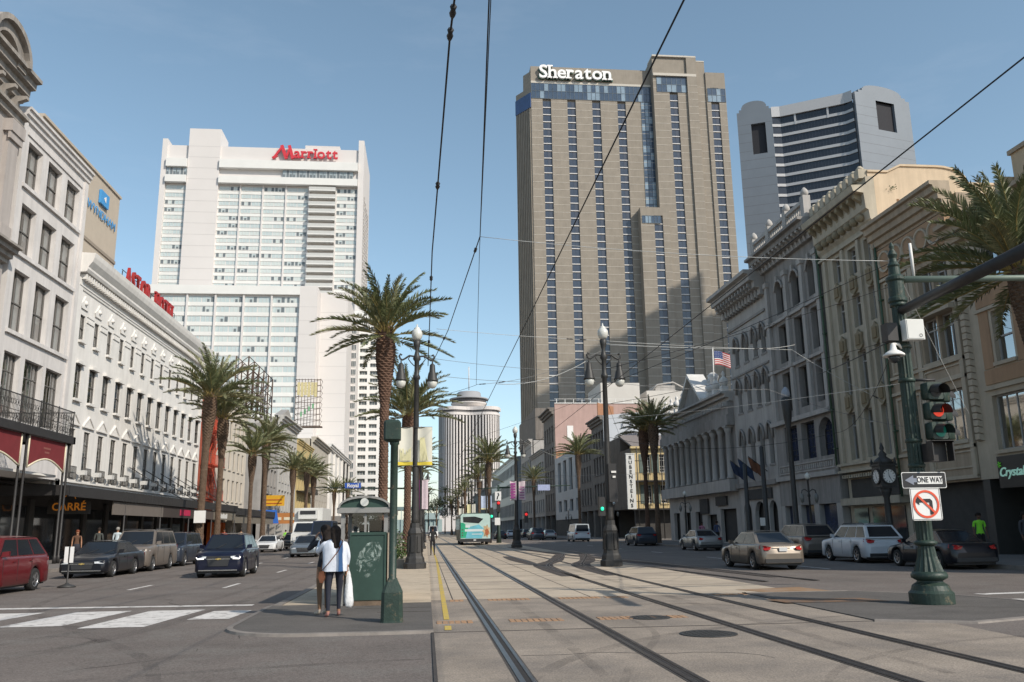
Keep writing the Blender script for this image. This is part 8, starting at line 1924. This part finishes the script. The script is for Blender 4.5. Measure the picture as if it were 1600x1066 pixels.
person(.44, 54.4, .0, 1.74, 'man in black walking away beside the yellow line', M('black_tshirt', (.02, .02, .022), .9, .1), M('black_trousers', (.014, .014, .017), .9, .1), BLKP, skin=SKIND, stride=.10, sleeve=.45, armpts=[((-.24, -.01, 1.15), (-.21, .12, .95)), ((.24, -.01, 1.15), (.22, .14, 1.02))])
w = person(-17.9, 47.2, pi+.4, 1.66, 'red haired woman in brown tank top and dark skirt on the left pavement', M('brown_tank_top', (.10, .05, .03), .85, .1), SKIN, M('white_sneaker', (.5, .5, .5), .7, .1), hair=HAIRR, hairlen=.2, sleeve=.0, z=.13, skirt=M('dark_skirt', (.03, .03, .04), .9, .1), group='people on the left pavement')
person(-18.9, 53, .1, 1.80, 'person in charcoal shirt walking under the canopy', M('charcoal_shirt', (.06, .065, .06), .9, .1), M('dark_trousers', (.03, .03, .04), .9, .1), BLKP, z=.13, group='people on the left pavement')
person(-18.2, 54, .0, 1.82, 'person in pale blue white shirt under the canopy, right of the one in charcoal', M('pale_blue_shirt', (.48, .55, .58), .85, .05), MATS['dark_trousers'], BLKP, hair=M('grey_hair', (.25, .24, .22), .6, .1), z=.13, group='people on the left pavement')
person(-17.4, 70, pi, 1.75, 'person in white vest standing between the two tall left palms', M('white_vest', (.5, .5, .48), .85, .05), MATS['dark_trousers'], BLKP, skin=SKIND, sleeve=.1, z=.13, group='people on the left pavement')
person(-17.6, 79, pi, 1.70, 'person in red shirt near the orange shop display', M('red_shirt', (.42, .07, .05), .85, .1), MATS['dark_trousers'], BLKP, z=.13, group='people on the left pavement')
person(-17.0, 83, 0, 1.7, 'person in beige top behind the white sedan', M('beige_top', (.40, .30, .22), .85, .1), MATS['dark_trousers'], BLKP, z=.13, group='people on the left pavement')
HV = M('hi_vis_green', (.22, .66, .04), .8, .05, 3, emit=0)
person(-15.6, 100, .2, 1.75, 'worker in hi vis yellow green shirt among the far left cars', HV, MATS['dark_trousers'], BLKP, z=.0)
person(22.1, 33.0, pi-.3, 1.76, 'person in bright green shirt standing in the shade on the right pavement', HV, M('near_black_trousers', (.02, .02, .02), .9, .1), BLKP, skin=SKIND, sleeve=.4, z=.13)
person(21.5, 66.5, pi, 1.7, 'person in pink shirt outside the columned building', M('pink_shirt', (.38, .16, .24), .85, .1), MATS['near_black_trousers'], BLKP, skin=SKIND, z=.13, group='people on the right pavement')
person(22.2, 65.0, 0, 1.75, 'person in dark blue shirt beside the one in pink', M('dark_blue_shirt', (.05, .07, .14), .85, .1), MATS['near_black_trousers'], BLKP, skin=SKIND, z=.13, group='people on the right pavement')
person(22.6, 31.0, pi, 1.75, 'person in dark grey clothes right of the green shirt, at the edge', M('dark_grey_clothes', (.05, .05, .06), .85, .1), MATS['near_black_trousers'], BLKP, skin=SKIND, z=.13, group='people on the right pavement')

# ================================================================== OVERHEAD WIRES
WB = M('wire_black', (.02, .02, .022), .6, 0); WS_ = M('wire_grey', (.20, .20, .20), .5, 0); WL = M('wire_pale', (.50, .50, .48), .5, 0)
def wire(pts, r_, mt, label, sag=0, beads=None, n=10, group='overhead wires'):
    a, b = Vector(pts[0]), Vector(pts[-1]); P_ = []
    for k in range(len(pts)-1):
        p, q_ = Vector(pts[k]), Vector(pts[k+1])
        for i in range(n): t = i/n; v = p.lerp(q_, t); v.z -= sag*4*t*(1-t); P_.append(v)
    P_.append(b); rt = root('overhead_wire', tuple(P_[len(P_)//2]), label, 'wire', group); mb = MB(); mb.tube(P_, r_, 5); mb.build('cable', mt, rt)
    for t in (beads or []):
        k = min(int(t*(len(P_)-1)), len(P_)-2); p = P_[k].lerp(P_[k+1], t*(len(P_)-1)-k); d = (P_[k+1]-P_[k]).normalized(); m_ = MB(); m_.tube([p-d*.14, p-d*.12, p-d*.04, p+d*.04, p+d*.12, p+d*.14], [r_*1.5, r_*3, r_*2, r_*3, r_*2.2, r_*1.4], 6); m_.build('insulator', BLKP, rt)
    return rt
# running wires
wire([(2.05, 2, 5.70), (2.0, 60, 5.72)], .009, WB, 'contact wire above the left track crossing the brown tower diagonally', .0, n=3)
wire([(5.55, 2, 5.80), (5.6, 36, 5.8), (5.6, 90, 5.8)], .009, WB, 'contact wire above the right track running from the upper right', n=3)
wire([(.60, 5.5, 9.3), (.32, 12, 9.05), (.12, 22, 8.85), (.05, 35.5, 8.3)], .018, WB, 'thick black cable with insulators hanging down to the nearest left lamp', .03, beads=(.30, .33, .52, .72, .9))
J = (1.22, 19.0, 8.25)
wire([(.62, 6.4, 8.75), J], .012, WB, 'left strand of the twin wires coming down from the top centre', .0, n=4); wire([(.655, 6.4, 8.75), (1.3, 20.5, 8.4), (2.05, 35, 7.4)], .008, WB, 'right strand of the twin wires from the top centre, running on down', 0, n=4)
wire([J, (PX, PY, 6.95)], .007, WL, 'pale thin span wire from the wire junction to the signal pole top', .12)
wire([J, (.75, 30, 8.8-.25), (.28, 35.4, 8.5)], .014, WB, 'dark span from the wire junction to the nearest left lamp', .0, beads=(.05, .62), n=6)
wire([(2.05, 35, 7.4), (.3, 35.5, 7.0)], .008, WB, 'short tie from the lower wire junction to the nearest left lamp', .05)
wire([(.35, 35.5, 8.6), (7.2, 35.2, 8.0)], .008, WS_, 'grey span wire between the two nearest lamps, upper', .1); wire([(2.05, 35, 7.42), (7.4, 35.1, 8.9)][::1], .008, WS_, 'grey span wire rising from the lower junction to the right lamp', .3, beads=(.05, .2))
wire([(.4, 35.5, 9.9), (7.5, 35.1, 9.35), (16.5, 36.5, 9.3)], .009, WL, 'pale wire crossing behind the globe of the nearest right lamp', .05, beads=(.40, .44)); wire([(7.5, 35.1, 9.2), (14.5, 35.6, 9.15), (16.8, 36.8, 9.6)], .012, WL, 'pale thick wire right of the nearest right lamp', .05, beads=(.5, .6))
wire([(2.9, 35.3, 7.5), (6.9, 35.15, 8.55)], .014, WL, 'pale sagging cable to the left arm of the nearest right lamp', .35)
wire([(.35, 35.6, 7.9), (7.5, 35.2, 7.6), (15, 36, 7.4), (22, 37.5, 5.9)], .009, WS_, 'long grey span wire sagging across to the right facades', .15, beads=(.6,)); wire([(16.5, 36.5, 9.3), (20.5, 36.2, 6.9)], .01, WL, 'pale wire falling to the right over the hooded window building', .1, beads=(.9,))
wire([(7.5, 35.1, 7.4), (20, 26, 12.2)], .012, WB, 'dark wire rising rightwards over the grey arched building', .2); wire([(7.5, 35.1, 8.1), (24.8, 33, 13.2)], .012, WB, 'upper dark wire rising rightwards across the ornate building', .3)
wire([(7.5, 35.1, 6.6), (24.8, 36.5, 10.8)], .010, WB, 'lower dark wire rising rightwards across the facades', .3); wire([(7.6, 35, 5.2), (14, 28, 4.6), (PX, PY+.1, 5.4)], .008, WB, 'dark wire hanging before the facades to the signal pole', .5)
wire([(PX, PY, 5.35), (14.5, 30.0, 7.0)], .014, WB, 'short thick dark wire from the signal pole back to the facades', .05)
wire([(PX, PY, 4.35), (7.5, 35.1, 6.0)], .006, WL, 'thin pale wire from the signal pole clamp towards the lamp', .1); wire([(PX, PY, 6.9), (13.5, 20, 4.2)], .006, WL, 'thin pale guy wire falling right from the signal pole top', .05)
wire([(7.5, 35.1, 7.2), (-.42, 72, 8)], .007, WB, 'thin dark wire from the right lamp back across the tracks', .3); wire([(7.5, 35.1, 7.0), (24.9, 104, 11)], .008, WB, 'dark wire from the right lamp towards the yellow building', .6)
wire([(7.5, 72, 9.2), (24.9, 140, 13)], .012, WL, 'pale wire from the second right lamp to the far facades', .8, beads=(.3,)); wire([(-.42, 72, 7.9), (7.5, 72, 7.9)], .01, WS_, 'grey span wire between the second pair of lamps', .2, beads=(.4, .5, .6)); wire([(-.42, 108, 7.5), (24.9, 108, 8.5)], .012, WS_, 'grey span wire across the far tracks', .5)
wire([(7.5, 72, 6.0), (20, 75, 6.2)], .01, WS_, 'grey low span from the second right lamp to the dark palms', .2)
